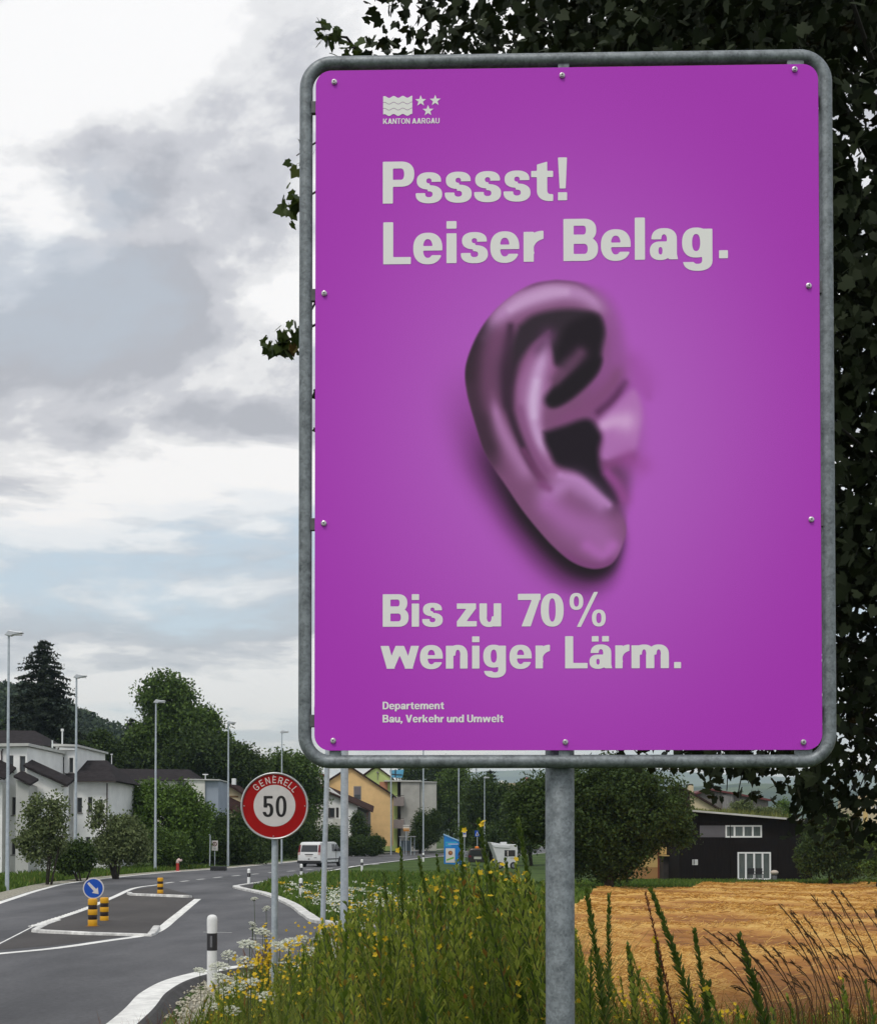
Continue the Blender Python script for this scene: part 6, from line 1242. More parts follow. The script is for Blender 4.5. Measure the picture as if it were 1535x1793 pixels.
def maple():
    r_ = np.random.default_rng(77); Y = 11.6; k = Y / F; cx_, cy_ = at(1700, 330, Y).x, Y; cz = at(1700, 330, Y).z; RR = 1150 * k
    z0 = gzf(cx_, cy_); o = thing('maple_tree', 'near maple whose dark leaves hang over the top and right of the billboard', 'tree', (cx_, cy_, z0)); base = np.array([cx_, cy_, z0])
    # branches first, leaves gather along the twigs
    mb = MB(); mb.tube([(0, 0, -.3), (.05, 0, 1.5), (0, .05, 3.0), (-.1, 0, 5.5), (0, 0, 8.5)], [.24, .2, .17, .12, .03], 12); twigs = []
    for i in range(1450):
        d = rnd_dirs(1, r_)[0]; rad = RR * r_.uniform(.62, 1.0)
        if d[1] > .75: continue
        e = np.array([d[0] * rad, d[1] * rad * .75, cz - z0 + d[2] * rad]); 
        if e[2] < 1.7: continue
        st = np.array([0, 0, np.clip(e[2] * .6 + 1.0, 2.0, 8.0)]); st[:2] = e[:2] * r_.uniform(.0, .15); twigs.append((st, e))
        if i % 12 == 0:
            m = st * .5 + e * .5 + np.array([0, 0, .35]); mb.tube([tuple(st), tuple(m), tuple(e)], [.045, .025, .006], 5)
    mb.build('trunk', BARKD, o, smooth=True)
    C = []; O = []
    for st, e in twigs:
        L_ = np.linalg.norm(e - st); n = 130; t = 1 - .42 * r_.random(n) ** 1.3; sp = .34 * (1.15 - .35 * t)
        p = st[None] + (e - st)[None] * t[:, None]; p[:, 2] += .35 * 4 * t * (1 - t) * .3; p += r_.normal(size=(n, 3)) * sp[:, None]; p[:, 2] -= .10
        C.append(p); O.append(np.repeat(((e - st) / L_)[None], n, 0))
    # a few long shoots that reach past the outline
    extra = [((640, 560), (484, 606), 34), ((600, 480), (520, 590), 14), ((640, 320), (508, 364), 16), ((640, 230), (519, 272), 8), ((640, 110), (572, 60), 18), ((640, 120), (602, 84), 12), ((1300, 900), (1272, 1385), 40), ((1350, 900), (1310, 1372), 30), ((1400, 900), (1290, 1398), 30), ((1500, 1000), (1420, 1440), 46), ((1560, 1100), (1470, 1420), 60), ((1560, 1100), (1400, 1420), 50), ((1600, 1200), (1500, 1390), 60)]
    for (ax, ay), (bx, by), n in extra:
        a = np.array(at(ax, ay, Y)) - base; b = np.array(at(bx, by, Y - .3)) - base; t = 1 - .12 * r_.random(n) * (3 if ay > 800 else 1.2); p = a[None] + (b - a)[None] * t[:, None] + r_.normal(size=(n, 3)) * (.11 if ay > 800 else .055); C.append(p); O.append(np.repeat(((b - a) / np.linalg.norm(b - a))[None], n, 0))
        mbx = MB().tube([tuple(a), tuple((a + b) / 2 + np.array([0, 0, .1])), tuple(b)], [.02, .012, .004], 5); mbx.build('twig', BARKD, o, smooth=True)
    C = np.concatenate(C); O = np.concatenate(O); W = C + base
    # keep what lies inside or near the view of this place, thin the rest
    u = W[:, 0] / W[:, 1] * F + 767.5; v = 1462 - (W[:, 2] - EYE) / W[:, 1] * F
    keep = ((u < 1640) & (v > -140) & ~((u > 600) & (u < 1410) & (v > 150) & (v < 1290))) | (r_.random(len(C)) < .22)
    openness = ss(940, 1120, v) * (1 - ss(1360, 1420, v)) * (u > 1435) * .62; keep &= r_.random(len(C)) > openness
    left = (u < 640) & (v > 20) & (v < 1300) & (np.arange(len(C)) < len(twigs) * 130) & (u < 548 + 60 * r_.random(len(C))); keep &= ~left; keep &= ~((u < 632 + 14 * r_.random(len(C))) & (v < 130) & (np.arange(len(C)) < len(twigs) * 130))
    keep &= ~((v > 1395 + 10 * r_.random(len(C))) & (u < 1372)); keep &= ~((v > 1500) & (u < 1640)); keep &= ~((v > 1350) & (u < 1390) & ((u < 1222) | (r_.random(len(C)) < .55)))
    C, O, u, v = C[keep], O[keep], u[keep], v[keep]; size = r_.uniform(.085, .155, len(C)); print('maple leaves', len(C))
    vis = (u > 0) & (u < 1535) & (v > 0) & (v < 1793) & ~((u > 552) & (u < 1432) & (v > 120) & (v < 1315)); dist = np.linalg.norm(C + base - np.array([0, 0, EYE]), axis=1) - 100 * vis
    order = np.argsort(dist); near = order[:300]; rest = order[300:]
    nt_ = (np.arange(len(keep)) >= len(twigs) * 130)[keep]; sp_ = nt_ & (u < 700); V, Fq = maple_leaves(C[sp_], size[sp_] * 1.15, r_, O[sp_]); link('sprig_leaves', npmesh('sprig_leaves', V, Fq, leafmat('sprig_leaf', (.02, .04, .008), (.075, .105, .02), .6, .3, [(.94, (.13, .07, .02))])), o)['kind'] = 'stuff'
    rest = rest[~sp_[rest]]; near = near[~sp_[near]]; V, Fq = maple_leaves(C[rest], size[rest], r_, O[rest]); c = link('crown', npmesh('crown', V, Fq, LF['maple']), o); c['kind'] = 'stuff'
    one, f1 = maple_leaves(np.zeros((1, 3)), np.array([1.0]), np.random.default_rng(3)); lm = npmesh('leaf', one, f1, LF['maple'])
    for i in near:
        l = link('leaf', lm, o, C[i]); l.scale = (size[i],) * 3; l.rotation_euler = (r_.normal() * .5, r_.normal() * .5, r_.uniform(0, 6.28))
maple()
# ------------------------------------------------------------------ verge plants
def pxof(x, y): return 767.5 + x / y * F
def blades(X, Yy, h, w, r_, lean=.35, z=None):
    """bent grass blades, five points each"""
    n = len(X); z = gz(X, Yy) - .02 if z is None else z; ph = r_.uniform(0, 2 * math.pi, n); dx = np.cos(ph) * w / 2; dy = np.sin(ph) * w / 2; l = r_.normal(0, lean, n) * h; l2 = r_.normal(0, lean, n) * h
    p0 = np.stack([X - dx, Yy - dy, z], 1); p1 = np.stack([X + dx, Yy + dy, z], 1); m = np.stack([X + l * .35, Yy + l2 * .35, z + h * .6], 1); d = np.stack([dx, dy, dx * 0], 1) * .75; tp = np.stack([X + l, Yy + l2, z + h], 1)
    V = np.stack([p0, p1, m + d, m - d, tp], 1).reshape(-1, 3); b = (np.arange(n) * 5)[:, None]; F_ = np.concatenate([b + np.array([[0, 1, 2]]), b + np.array([[0, 2, 3]]), b + np.array([[3, 2, 4]])], 1).reshape(-1, 3); return V, F_
def join(parts):
    V = []; Fc = []; o = 0
    for v, f in parts: V.append(v); Fc.append(f + o); o += len(v)
    return np.concatenate(V), np.concatenate(Fc)
def tri(q): return np.concatenate([q[:, [0, 1, 2]], q[:, [0, 2, 3]]])
GRL = leafmat('grass_blade', (.06, .10, .014), (.22, .28, .045), .6, .4, [(.78, (.34, .24, .08)), (.9, (.36, .20, .07))]); GRF = leafmat('far_grass_blade', (.045, .095, .012), (.15, .23, .035), .7, .35, [(.96, (.24, .2, .06))])
DRY = leafmat('dry_stem', (.10, .045, .018), (.26, .15, .06), .7, .2); STALKL = leafmat('stalk_leaf', (.10, .165, .018), (.33, .40, .055), .5, .5, [(.5, (.16, .22, .03)), (.80, (.30, .20, .04)), (.93, (.32, .13, .03))]); STALKL2 = leafmat('stalk_leaf_light', (.20, .27, .03), (.50, .54, .10), .5, .5, [(.78, (.40, .28, .06)), (.91, (.42, .20, .05))]); RUST = leafmat('rusty_leaf', (.12, .032, .010), (.30, .11, .03), .7, .35)
WHF = leafmat('umbel_white', (.74, .76, .62), (.9, .9, .84), .7, .4); YLF = leafmat('petal_yellow', (.58, .36, .01), (.80, .58, .03), .6, .3); STEMM = mat('stem_green', (.05, .075, .02), .6); STEMR = mat('stem_red', (.09, .03, .022), .6)
r_ = np.random.default_rng(101)
def inverge(x, y):
    kx = np.interp(y, [4, 10, 16.2, 19, 21.2, 23.2, 24.6, 25.6], [-2.2, -2.35, -2.6, -2.85, -2.8, -2.3, -1.0, 1.5]); return x > kx
def infield(x, y): return (y > 12) & (x > np.interp(y, [12, 20, 40, 60, 88, 90, 94, 104, 106], [-1.0, -.2, 3.4, 6.2, 10.0, 16.5, 17.5, 20, 24]))
# near grass (nobody could count it)
def near_grass():
    n = 62000; y = 3.2 + 21 * r_.random(n) ** 1.25; x = r_.uniform(-.34, .40, n) * (y + 3); k = inverge(x, y) & ~(infield(x, y) & (y > 13.2 + r_.random(n) * 1.6)) & (y < 24.3); x, y = x[k], y[k]
    h = r_.uniform(.22, .62, len(x)) * (1 - .35 * ss(14, 24, y)); V, Fc = blades(x, y, h, .009 + .0006 * y, r_, .30); o = link('meadow_grass', npmesh('meadow_grass', V, Fc, GRL)); tag(o, 'tangled green and brown grass of the near verge', 'grass', None, 'stuff')
    n = 14000; y = 5 + 18 * r_.random(n); x = r_.uniform(-.30, .34, n) * (y + 2); cl = np.sin(x * 1.7 + 1) * np.sin(y * .8 + x) ; k = inverge(x, y) & (cl > .18) & ~(infield(x, y) & (y > 13.5)); x, y = x[k], y[k]
    V, Fc = blades(x, y, r_.uniform(.35, .8, len(x)), .008 + .0005 * y, r_, .22); o = link('dry_grass', npmesh('dry_grass', V, Fc, RUST)); tag(o, 'rust brown dry stems scattered in the near verge', 'grass', None, 'stuff')
near_grass()
def thicket_grass():
    n = 4200; y = r_.uniform(4.8, 11, n); px = r_.uniform(480, 1010, n); x = (px - 767.5) / F * y; top = np.interp(px, [480, 560, 700, 860, 950, 1010], [1715, 1650, 1575, 1545, 1575, 1660]) + r_.exponential(70, n); h = np.clip(EYE - (top - 1462) / F * y - gz(x, y), .3, 1.5); k = inverge(x, y)
    V, Fc = blades(x[k], y[k], h[k], .0055, r_, .16); o = link('tall_grass', npmesh('tall_grass', V, Fc, leafmat('tall_grass_blade', (.10, .14, .025), (.34, .36, .10), .6, .45, [(.6, (.20, .25, .05)), (.85, (.36, .22, .08))]))); tag(o, 'tall thin grass blades growing through the weed thicket', 'grass', None, 'stuff')
thicket_grass()
def far_grass():
    n = 30000; y = 37.5 + 55 * r_.random(n) ** 1.1; kx = np.interp(y, [37.5, 39.3, 44, 50.7, 59.5, 65.5, 68.5, 73.5, 80, 92], [-1.4, -3.0, -3.95, -5.1, -7.1, -8.9, -9.0, -9.2, -8.7, -8.0]); x = kx + (np.interp(y, [37, 60, 92], [22, 20, 26])) * r_.random(n) ** 1.2
    k = ~infield(x, y); x, y = x[k], y[k]; n = len(x)
    V, Fc = blades(x, y, r_.uniform(.12, .4, n), .05 + .0007 * y, r_, .3); o = link('far_meadow_grass', npmesh('far_meadow_grass', V, Fc, GRF)); tag(o, 'green grass of the far verge between road and blue stele', 'grass', None, 'stuff')
    n = 9000; y = 50 + 62 * r_.random(n); lx = np.interp(y, LY, LX); x = lx - 1.2 - 7 * r_.random(n); V, Fc = blades(x, y, r_.uniform(.1, .42, n), .09, r_, .3); o = link('roadside_grass', npmesh('roadside_grass', V, Fc, GRF)); tag(o, 'grass strip between the road and the shrubs on the left', 'grass', None, 'stuff')
    n = 5000; y = 84 + 24 * r_.random(n); x = np.interp(y, [84, 108], [7, 10]) + 14 * r_.random(n); k = ~infield(x, y); V, Fc = blades(x[k], y[k], r_.uniform(.12, .4, k.sum()), .09, r_, .3); o = link('lawn_grass', npmesh('lawn_grass', V, Fc, GRF)); tag(o, 'grass below the big dark tree at the edge of the stubble field', 'grass', None, 'stuff')
    n = 7000; x = r_.uniform(15, 42, n); y = 101.3 + 7 * r_.random(n); V, Fc = blades(x, y, r_.uniform(.1, .35, n), .09, r_, .3); o = link('lawn_edge_grass', npmesh('lawn_edge_grass', V, Fc, GRF)); tag(o, 'grass strip before the black timber house', 'grass', None, 'stuff')
far_grass()
# straw lying on the field
def straw():
    n = 60000; y = 12.5 + 46 * r_.random(n) ** 1.6; x = np.interp(y, [12, 20, 40, 60], [-.8, 0, 3.6, 6.4]) + (y * .34 + 2) * r_.random(n); bb = np.array([field_bump(p, q) for p, q in zip(x, y)]); kk = r_.random(n) < .07 + .93 * ss(.03, .10, bb) + .25 * (1 - ss(13, 20, y)); x, y = x[kk], y[kk]; n = len(x); L_ = r_.uniform(.10, .34, n); w = .004 + .00028 * y; a = r_.uniform(0, math.pi, n); t = r_.normal(0, .28, n)
    z = gz(x, y) + np.array([field_bump(p, q) for p, q in zip(x, y)]) + .02 + .05 * r_.random(n); c = np.stack([x, y, z], 1); d = np.stack([np.cos(a) * np.cos(t), np.sin(a) * np.cos(t), np.abs(np.sin(t))], 1) * (L_ / 2)[:, None]; s = np.stack([-np.sin(a), np.cos(a), .6 + 0 * a], 1) * (w / 2)[:, None]
    V = np.stack([c - d - s, c + d - s, c + d + s, c - d + s], 1).reshape(-1, 3); o = link('straw', npmesh('straw', V, np.arange(4 * n).reshape(n, 4), leafmat('straw_stem', (.28, .13, .032), (.74, .49, .15), .6, .2, [(.5, (.52, .28, .07))]))); tag(o, 'loose cut straw lying over the stubble field', 'straw', None, 'stuff')
straw()
def far_straw():
    n = 30000; y = r_.uniform(46, 101, n); a = np.interp(y, [12, 20, 40, 60, 88, 90, 94, 104, 106], [-1.0, -.2, 3.4, 6.2, 10.0, 16.5, 17.5, 20, 24]) + .3; b = np.interp(y, [60, 95, 106], [32, 38, 30]); x = a + (b - a) * r_.random(n); bb = np.array([field_bump(p, q) for p, q in zip(x, y)]); k = r_.random(n) < .05 + .9 * ss(.03, .10, bb); x, y, bb = x[k], y[k], bb[k]; n = len(x)
    z = gz(x, y) + bb + .03 + .06 * r_.random(n); c = np.stack([x, y, z], 1); ph = r_.uniform(0, math.pi, n); d = np.stack([np.cos(ph), np.sin(ph), r_.normal(0, .25, n)], 1) * r_.uniform(.08, .22, n)[:, None]; s = np.stack([-np.sin(ph) * .3, np.cos(ph) * .3, np.ones(n)], 1) * .012
    V = np.stack([c - d - s, c + d - s, c + d + s, c - d + s], 1).reshape(-1, 3); o = link('far_straw', npmesh('far_straw', V, np.arange(4 * n).reshape(n, 4), MATS['straw_stem'])); tag(o, 'straw swaths in the far half of the stubble field', 'straw', None, 'stuff')
far_straw()
# gravel stones by the kerb
def stones():
    q = gp; n = 2600; i = r_.integers(5, len(q) - 2, n); d = np.gradient(q, axis=0); d /= np.linalg.norm(d, axis=1)[:, None]; nr = np.stack([d[:, 1], -d[:, 0]], 1); off = .66 + 1.25 * r_.random(n) ** 1.2; P_ = q[i] + nr[i] * off[:, None] + r_.normal(size=(n, 2)) * .15
    s = r_.uniform(.012, .036, n); z = gz(P_[:, 0], P_[:, 1]) + .0; oc = np.array([(1, 0, 0), (0, 1, 0), (-1, 0, 0), (0, -1, 0), (.2, .1, .75), (0, 0, -.6)], float); V = np.stack([P_[:, 0], P_[:, 1], z], 1)[:, None, :] + oc[None] * s[:, None, None] * r_.uniform(.6, 1.3, (n, 6, 1))
    f = np.array([(0, 1, 4), (1, 2, 4), (2, 3, 4), (3, 0, 4), (1, 0, 5), (2, 1, 5), (3, 2, 5), (0, 3, 5)]); Fc = (f[None] + (np.arange(n) * 6)[:, None, None]).reshape(-1, 3); o = link('gravel', npmesh('gravel', V.reshape(-1, 3), Fc, leafmat('gravel_stone', (.30, .27, .20), (.62, .58, .47), .8, 0))); tag(o, 'pale gravel beside the near kerb', 'gravel', None, 'stuff')
stones()

def stalk(tip, base, n, ll, lw, r2, bend=.12, top_dense=True, start=.12):
    """leafy stalk: stem path and narrow upright leaves around it"""
    tip = np.array(tip, float); base = np.array(base, float); mid = (tip + base) / 2 + np.array([bend * (base[0] - tip[0]), r2.normal() * .03, 0]); t = np.linspace(0, 1, 9)[:, None]; path = (1 - t) ** 2 * base + 2 * t * (1 - t) * mid + t ** 2 * tip
    s = start + (1 - start) * (np.arange(n) + r2.random(n)) / n; s = s ** (.8 if top_dense else 1); idx = np.clip(s * 8, 0, 7.999); i0 = idx.astype(int); f = (idx - i0)[:, None]; P_ = path[i0] * (1 - f) + path[i0 + 1] * f; tan = path[i0 + 1] - path[i0]; tan /= np.linalg.norm(tan, axis=1)[:, None]
    a = np.arange(n) * 2.4 + r2.normal(0, .3, n); rad = np.stack([np.cos(a), np.sin(a), 0 * a], 1); sp = (.95 - .55 * s)[:, None]; d = rad * sp + tan * (1.15 - sp * .5); d /= np.linalg.norm(d, axis=1)[:, None]
    L_ = (ll * (1.15 - .75 * s ** 2) * (.7 + .6 * r2.random(n)))[:, None]; sd = np.cross(d, tan); sd /= np.linalg.norm(sd, axis=1)[:, None] + 1e-9; W_ = lw * (.7 + .6 * r2.random(n))[:, None]; droop = np.array([0, 0, -1.0]) * L_ * .12
    m = P_ + d * L_ * .5; V = np.stack([P_, m + sd * W_ / 2, P_ + d * L_ + droop, m - sd * W_ / 2], 1).reshape(-1, 3); return path, V, np.arange(4 * n).reshape(n, 4)
def flower4(c, s, r2):
    """open four or five petal flower"""
    k = 5; a0 = r2.uniform(0, 6.28); ax = rnd_dirs(1, r2)[0] * .5 + np.array([0, -.6, .5]); ax /= np.linalg.norm(ax); u = np.cross(ax, [0, 0, 1.0]); u /= np.linalg.norm(u); v = np.cross(ax, u); V = []; Fc = []
    for i in range(k):
        a = a0 + i * 2 * math.pi / k; d = u * math.cos(a) + v * math.sin(a); e = -u * math.sin(a) + v * math.cos(a); V += [c, c + (d * .55 + e * .38 + ax * .2) * s, c + (d + ax * .25) * s, c + (d * .55 - e * .38 + ax * .2) * s]; Fc.append([4 * i, 4 * i + 1, 4 * i + 2, 4 * i + 3])
    return np.array(V), np.array(Fc)
# mass of leafy stalks behind the counted ones
TOPX = [330, 400, 470, 540, 600, 660, 720, 780, 860, 950, 1010, 1060, 1120, 1200, 1300, 1400, 1540]; TOPY = [1770, 1735, 1705, 1655, 1610, 1580, 1560, 1540, 1525, 1555, 1635, 1668, 1702, 1738, 1765, 1765, 1735]
def mass():
    A = []; B_ = []; S_ = []; FL = []; r2 = np.random.default_rng(202)
    for i in range(760):
        Y = r2.uniform(4.6, 11.5); px = r2.uniform(520, 1010) if i % 5 else r2.uniform(430, 1600)
        if i % 6 == 1: px = r2.uniform(360, 580); Y = r2.uniform(8.5, 15)
        ty = np.interp(px, TOPX, TOPY) + r2.exponential(60) - 34 * (r2.random() ** 2); tip = at(px, ty, Y); bx = tip.x + r2.normal() * .16 + (.12 if px > 560 else 0); z0 = gzf(bx, Y)
        if tip.z - z0 < .25: tip.z = z0 + .3
        if not inverge(bx, Y): continue
        H = tip.z - z0; path, V, Fc = stalk(tip, (bx, Y + r2.normal() * .08, z0), int(40 + 52 * H), .082, .0155, r2, .2); (A if r2.random() < .62 else B_).append((V, Fc))
        q = [V_ for V_ in path]; w = .003; n = len(path); pv = np.concatenate([path + [w, 0, 0], path - [w, 0, 0]]); j = np.arange(n - 1); S_.append((pv, np.stack([j, j + 1, n + j + 1, n + j], 1)))
        if r2.random() < .7:
            for _ in range(r2.integers(1, 3)): p = path[r2.integers(6, 9)] + r2.normal(size=3) * .02; FL.append(flower4(p, .007 + .008 * r2.random(), r2))
    for nm, P_, m, lab in (('weed_thicket', A, STALKL, 'thicket of dark green leafy stalks round the billboard post'), ('weed_thicket_light', B_, STALKL2, 'lighter green leafy stalks mixed in the thicket'), ('weed_stems', S_, STEMM, 'thin stems of the weed thicket'), ('yellow_blossoms', FL, YLF, 'small yellow blossoms in the weed thicket')):
        V, Fc = join(P_); o = link(nm, npmesh(nm, V, Fc, m)); tag(o, lab, 'weeds' if nm != 'yellow_blossoms' else 'flowers', None, 'stuff')
mass()
# stalks that stand out one by one: (tip px, tip py, foot px, foot py, distance, leaf size, red?, flowers, label)
def weed(tpx, tpy, fpx, fpy, Y, ll, red, fl, lab, seed):
    r2 = np.random.default_rng(seed); tip = at(tpx, tpy, Y); f = at(fpx, fpy, Y); d = (f - tip); z0 = gzf(f.x, Y); t = (z0 - tip.z) / d.z if d.z < 0 else 1; base = Vector((tip.x + d.x * min(t, 1.5), Y, z0)); o = thing('weed_stalk', lab, 'plant', base, 0, 'single tall weed stalks'); b = np.array(base)
    L_ = np.linalg.norm(np.array(tip) - b); path, V, Fc = stalk(np.array(tip) - b, (0, 0, 0), int((70 if red else 120) * L_) + 60, ll * (.8 if red else 1.35), ll * (.16 if red else .27), r2, .15, start=.2); mb = MB(); mb.tube([tuple(q) for q in path], [.0065 * (1 - .7 * i / 8) for i in range(9)], 6); mb.build('stem', STEMR if red else STEMM, o, smooth=True)
    link('leaves', npmesh('leaves', V, Fc, RUST if red else STALKD), o)
    for i in range(fl):
        p = path[8 - (i % 3)] + r2.normal(size=3) * .018; v, f_ = flower4(p, .017, r2); link('blossom', npmesh('blossom', v, f_, YLF), o)
STALKD = leafmat('single_stalk_leaf', (.05, .095, .014), (.16, .22, .04), .5, .4)
W_ = [(1130, 1566, 1212, 1793, 5.2, .055, True, 0, 'dark reddish stalk slanting before the stubble field right of the post'), (1141, 1562, 1262, 1770, 5.6, .06, False, 0, 'long green stalk bending left across the straw next to the reddish one'), (1296, 1645, 1392, 1800, 5.0, .065, False, 0, 'thick dark green stalk leaning left low over the straw'),
      (1027, 1560, 1072, 1720, 5.8, .06, False, 0, 'green stalk just right of the billboard post'), (1066, 1568, 1062, 1720, 6.2, .05, False, 0, 'thin upright green stalk second right of the billboard post'), (1215, 1630, 1265, 1790, 5.7, .055, False, 0, 'short green stalk between the long bent stalk and the thick dark one'), (1150, 1655, 1175, 1800, 5.4, .055, False, 1, 'low green stalk with a yellow flower below the reddish stalk'), (1240, 1725, 1228, 1815, 5.0, .06, False, 1, 'short upright stalk with yellow flower at the lower picture edge'),
      (1100, 1660, 1130, 1800, 5.6, .055, False, 1, 'leafy stalk with yellow flowers low right of the post'), (907, 1438, 968, 1600, 6.6, .06, False, 0, 'tall pale green stalk left of the billboard post top against the dark tree'), (838, 1440, 905, 1600, 6.4, .06, False, 4, 'tall stalk with yellow flowers beside the crossing sign'), (806, 1452, 822, 1600, 6.8, .055, False, 1, 'upright stalk before the small blue and white sign'),
      (702, 1488, 708, 1640, 7.2, .05, False, 1, 'dark stalk topped by one yellow flower left of the blue stele'), (733, 1502, 792, 1660, 7.0, .05, False, 0, 'slanting dark stalk left of the blue stele'), (765, 1500, 792, 1640, 7.4, .05, False, 0, 'short dark stalk directly at the foot of the blue stele'), (672, 1530, 700, 1680, 7.6, .05, False, 0, 'stalk before the green lawn right of the thick pole'), (737, 1742, 775, 1815, 4.6, .06, False, 0, 'blue-green stalk tip low in the thicket left of the post'), (905, 1690, 940, 1800, 4.7, .06, False, 0, 'dark stalk tip slanting beside the lower billboard post'), (885, 1508, 930, 1640, 7.0, .05, False, 2, 'stalk with yellow flowers in front of the motorhome')]
for i, w in enumerate(W_): weed(*w, 300 + i)
# dry grass stalks with seed heads at the right
def dry_stalks():
    r2 = np.random.default_rng(404); P_ = []
    for i in range(60):
        px = r2.uniform(1330, 1640); Y = r2.uniform(4.8, 6.6); L_ = r2.uniform(60, 190); base = at(px, 1800, Y); tip = at(px - r2.uniform(10, 120) * L_ / 150, 1795 - L_ * (1.25 if px > 1440 else .9), Y); b = np.array(base); t = np.array(tip); m = (b + t) / 2 + np.array([.05, 0, .06]); s = np.linspace(0, 1, 8)[:, None]; path = (1 - s) ** 2 * b + 2 * s * (1 - s) * m + s ** 2 * t; path[0, 2] = gzf(b[0], Y)
        w = .0016; pv = np.concatenate([path + [w, 0, w], path - [w, 0, w]]); j = np.arange(7); P_.append((pv, np.stack([j, j + 1, 8 + j + 1, 8 + j], 1)))
        k = r2.integers(14, 30); f = r2.uniform(.72, 1.0, k); ii = np.clip((f * 7).astype(int), 0, 6); c = path[ii] + (path[ii + 1] - path[ii]) * (f * 7 - ii)[:, None] + r2.normal(size=(k, 3)) * .004; d = (path[ii + 1] - path[ii]); d /= np.linalg.norm(d, axis=1)[:, None]; d = d * .012 + r2.normal(size=(k, 3)) * .003; sd = np.cross(d, rnd_dirs(k, r2)); sd /= np.linalg.norm(sd, axis=1)[:, None]; V = np.stack([c - d, c + sd * .0022, c + d, c - sd * .0022], 1).reshape(-1, 3); P_.append((V, np.arange(4 * k).reshape(k, 4)))
    V, Fc = join(P_); o = link('seed_grass', npmesh('seed_grass', V, Fc, leafmat('seed_grass_brown', (.05, .026, .012), (.14, .08, .035), .7, .15))); tag(o, 'brown seeding grass stalks leaning left at the right picture edge', 'grass', None, 'stuff')
dry_stalks()
# white umbels (wild carrot), each a plant of its own
def umbel(px, py, Y, s, lab, grp, seed):
    r2 = np.random.default_rng(seed); c = at(px, py, Y); z0 = gzf(c.x, Y); H = max(.12, c.z - z0); o = thing('wild_carrot', lab, 'flower', (c.x, Y, z0), 0, grp); lx = r2.normal() * .06
    mb = MB(); mb.tube([(lx, 0, -.02), (lx * .4, 0, H * .5), (0, 0, H - .03)], [.004, .0035, .0025], 5)
    n = 22; a = np.arange(n) * 2.4; rr = s * np.sqrt((np.arange(n) + .5) / n); tx, ty = r2.normal(0, .25), .35 + r2.normal(0, .15)
    ctr = np.stack([rr * np.cos(a), rr * np.sin(a), H + .12 * s - .35 * rr ** 2 / s + tx * rr * np.cos(a) + ty * rr * np.sin(a)], 1)
    for i in range(0, n, 2): mb.tube([(0, 0, H - .03), tuple(ctr[i])], [.0018, .0012], 3)
    mb.build('stem', STEMM, o); q = 9; d = rnd_dirs(n * q, r2).reshape(n, q, 3) * (s * .17); d[:, :, 2] *= .35; C = (ctr[:, None] + d).reshape(-1, 3); V, Fc = cards(C, s * .26 * (.7 + .6 * r2.random(len(C))), r2, .9, 2.5); link('umbel', npmesh('umbel', V, Fc, WHF), o)
near_u = [(437, 1652), (400, 1671), (383, 1690), (430, 1683), (391, 1712), (413, 1722), (436, 1720), (490, 1655), (505, 1650), (525, 1643), (555, 1643), (575, 1648), (605, 1655), (630, 1655), (545, 1664), (480, 1700), (375, 1762), (404, 1768), (400, 1735), (443, 1740), (468, 1742), (522, 1752), (630, 1778), (650, 1664), (620, 1625), (665, 1650), (590, 1668), (530, 1690), (350, 1698), (460, 1630), (700, 1660), (680, 1790), (560, 1705), (640, 1700)]
ORD = 'first second third fourth fifth sixth seventh eighth ninth tenth eleventh twelfth thirteenth fourteenth fifteenth sixteenth seventeenth eighteenth nineteenth twentieth'.split(); ORD += ['twenty-' + q for q in ORD[:9]] + ['thirtieth'] + ['thirty-' + q for q in ORD[:9]]
near_u.sort()
for i, (a, b_) in enumerate(near_u): umbel(a, b_, 9 + 5.5 * ((i * 37) % 10) / 10 if a > 380 else 13.5, .06 + .03 * ((i * 13) % 7) / 7, 'white wild carrot umbel, %s from the left in the near verge' % ORD[i], 'white umbels in the near verge', 500 + i)
for i, (a, b_, Y) in enumerate([(445, 1573, 13), (466, 1590, 13), (442, 1617, 12.6), (443, 1625, 12.6)]): umbel(a, b_, Y, .035, ('topmost', 'second from the top', 'third from the top', 'lowest')[i] + ' of the free standing umbels left of the speed sign post', 'free standing tall umbels', 560 + i)
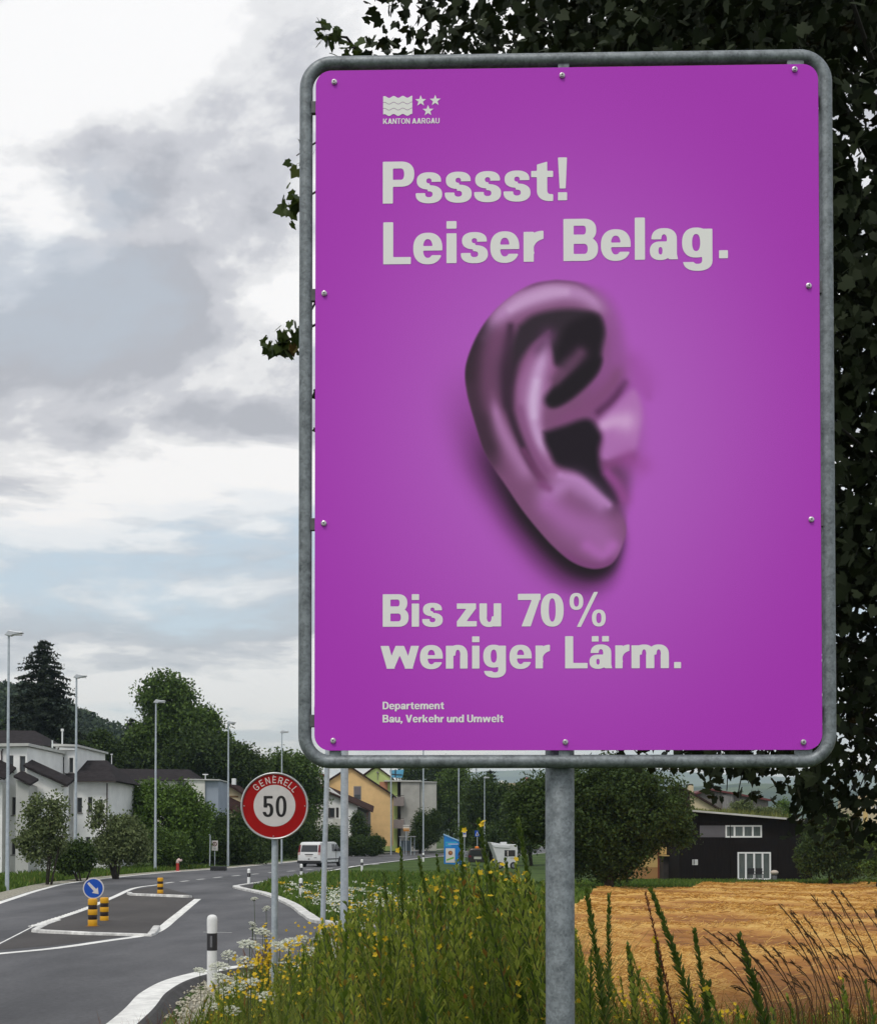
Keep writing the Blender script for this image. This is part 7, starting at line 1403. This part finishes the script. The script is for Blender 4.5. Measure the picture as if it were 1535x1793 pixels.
# small white and yellow flowers as a mass: near verge and far verge
def flower_mass():
    r2 = np.random.default_rng(606); Wp = []; Yp = []; Sp = []
    for i in range(640):
        Y = r2.uniform(5.5, 19); px = 380 + 600 * r2.random() ** .75 if i % 4 else r2.uniform(900, 1300); py = np.interp(px, [340, 480, 560, 700, 930, 1300], [1720, 1650, 1620, 1640, 1660, 1760]) + r2.exponential(52); c = at(px, py, Y); z0 = gzf(c.x, Y)
        if py > 1795 or c.z < z0 + .12 or not inverge(c.x, Y) or infield(c.x, Y): continue
        for _ in range(r2.integers(1, 5)): Yp.append(flower4(np.array(c) + r2.normal(size=3) * .03, (.008 + .007 * r2.random()) * (.6 + Y / 22), r2))
        Sp.append(blades(np.array([c.x]), np.array([Y]), np.array([c.z - z0]), .006, r2, .02))
    for i in range(380):
        Y = 39 + 22 * r2.random() ** 1.3; x = np.interp(Y, [37.5, 39.3, 44, 50.7, 59.5, 65.5], [-1.4, -3.0, -3.95, -5.1, -7.1, -8.9]) + .2 + 4.5 * r2.random() ** 1.5; z = gzf(x, Y) + r2.uniform(.25, .65); c = np.array([x, Y, z]); C = c + r2.normal(size=(7, 3)) * np.array([.07, .07, .015]); 
        if i % 3: Wp.append(cards(C, .07 * np.ones(7), r2, .9, 2.5))
        else: Yp.append(cards(C[:4], .07 * np.ones(4), r2, .9, 1.0))
    for i in range(160):
        Y = 25 + 0 * i; 
    V, Fc = join(Wp); o = link('white_flowers', npmesh('white_flowers', V, Fc, WHF)); tag(o, 'many small white flowers on the far verge round the grey poles', 'flowers', None, 'stuff')
    V, Fc = join(Yp); o = link('yellow_flowers', npmesh('yellow_flowers', V, Fc, YLF)); tag(o, 'many small yellow flowers through both verges', 'flowers', None, 'stuff')
    V, Fc = join(Sp); o = link('flower_stems', npmesh('flower_stems', V, Fc, GRL)); tag(o, 'stems of the yellow flowers in the near verge', 'flowers', None, 'stuff')
flower_mass()
def mullein():
    r2 = np.random.default_rng(707); Y = 12.0; z = 0
    tops = ((464, 1618, 1705), (450, 1652, 1705), (472, 1655, 1705)); g = at(462, 1700, Y); z0 = gzf(g.x, Y); o = thing('mullein', 'yellow flowering mullein spikes just left of the speed sign post', 'plant', (g.x, Y, z0))
    for tx, ty, by in tops:
        tip = np.array(at(tx, ty, Y)) - np.array(o.location); bs = np.array([0.0, 0, 0]); MB().tube([tuple(bs), tuple(tip * .5 + np.array([.01, 0, 0])), tuple(tip)], [.008, .007, .003], 6).build('stem', STEMM, o); n = 40; t = .55 + .45 * r2.random(n); c = tip[None] * t[:, None] + r2.normal(size=(n, 3)) * .022 * (1.3 - t)[:, None] * 2; P_ = [flower4(q, .017, r2) for q in c]; V, Fc = join(P_); link('blossoms', npmesh('blossoms', V, Fc, YLF), o)
    V, Fc = cards(r2.normal(size=(60, 3)) * np.array([.06, .06, .12]) + np.array([0, 0, .2]), .13 * np.ones(60), r2, .35, .2); link('leaves', npmesh('leaves', V, Fc, STALKL2), o)
mullein()
# ------------------------------------------------------------------ air
hz = MB().box(-5200, 5200, -70, 9900, -6, 640).build('haze', None); hz['kind'] = 'stuff'; hz['label'] = 'thin summer haze over the land'; hz['category'] = 'haze'
hm = bpy.data.materials.new('haze_air'); hm.use_nodes = True; t = hm.node_tree; t.nodes.clear(); pv = N('ShaderNodeVolumePrincipled', t); mo = N('ShaderNodeOutputMaterial', t); LK(pv.outputs[0], mo.inputs['Volume'], t)
pv.inputs['Color'].default_value = (.66, .83, 1.0, 1); pv.inputs['Absorption Color'].default_value = (1, 1, 1, 1); pv.inputs['Density'].default_value = 1.1e-4; pv.inputs['Anisotropy'].default_value = .1; hz.data.materials.clear(); hz.data.materials.append(hm); hz.display_type = 'WIRE'
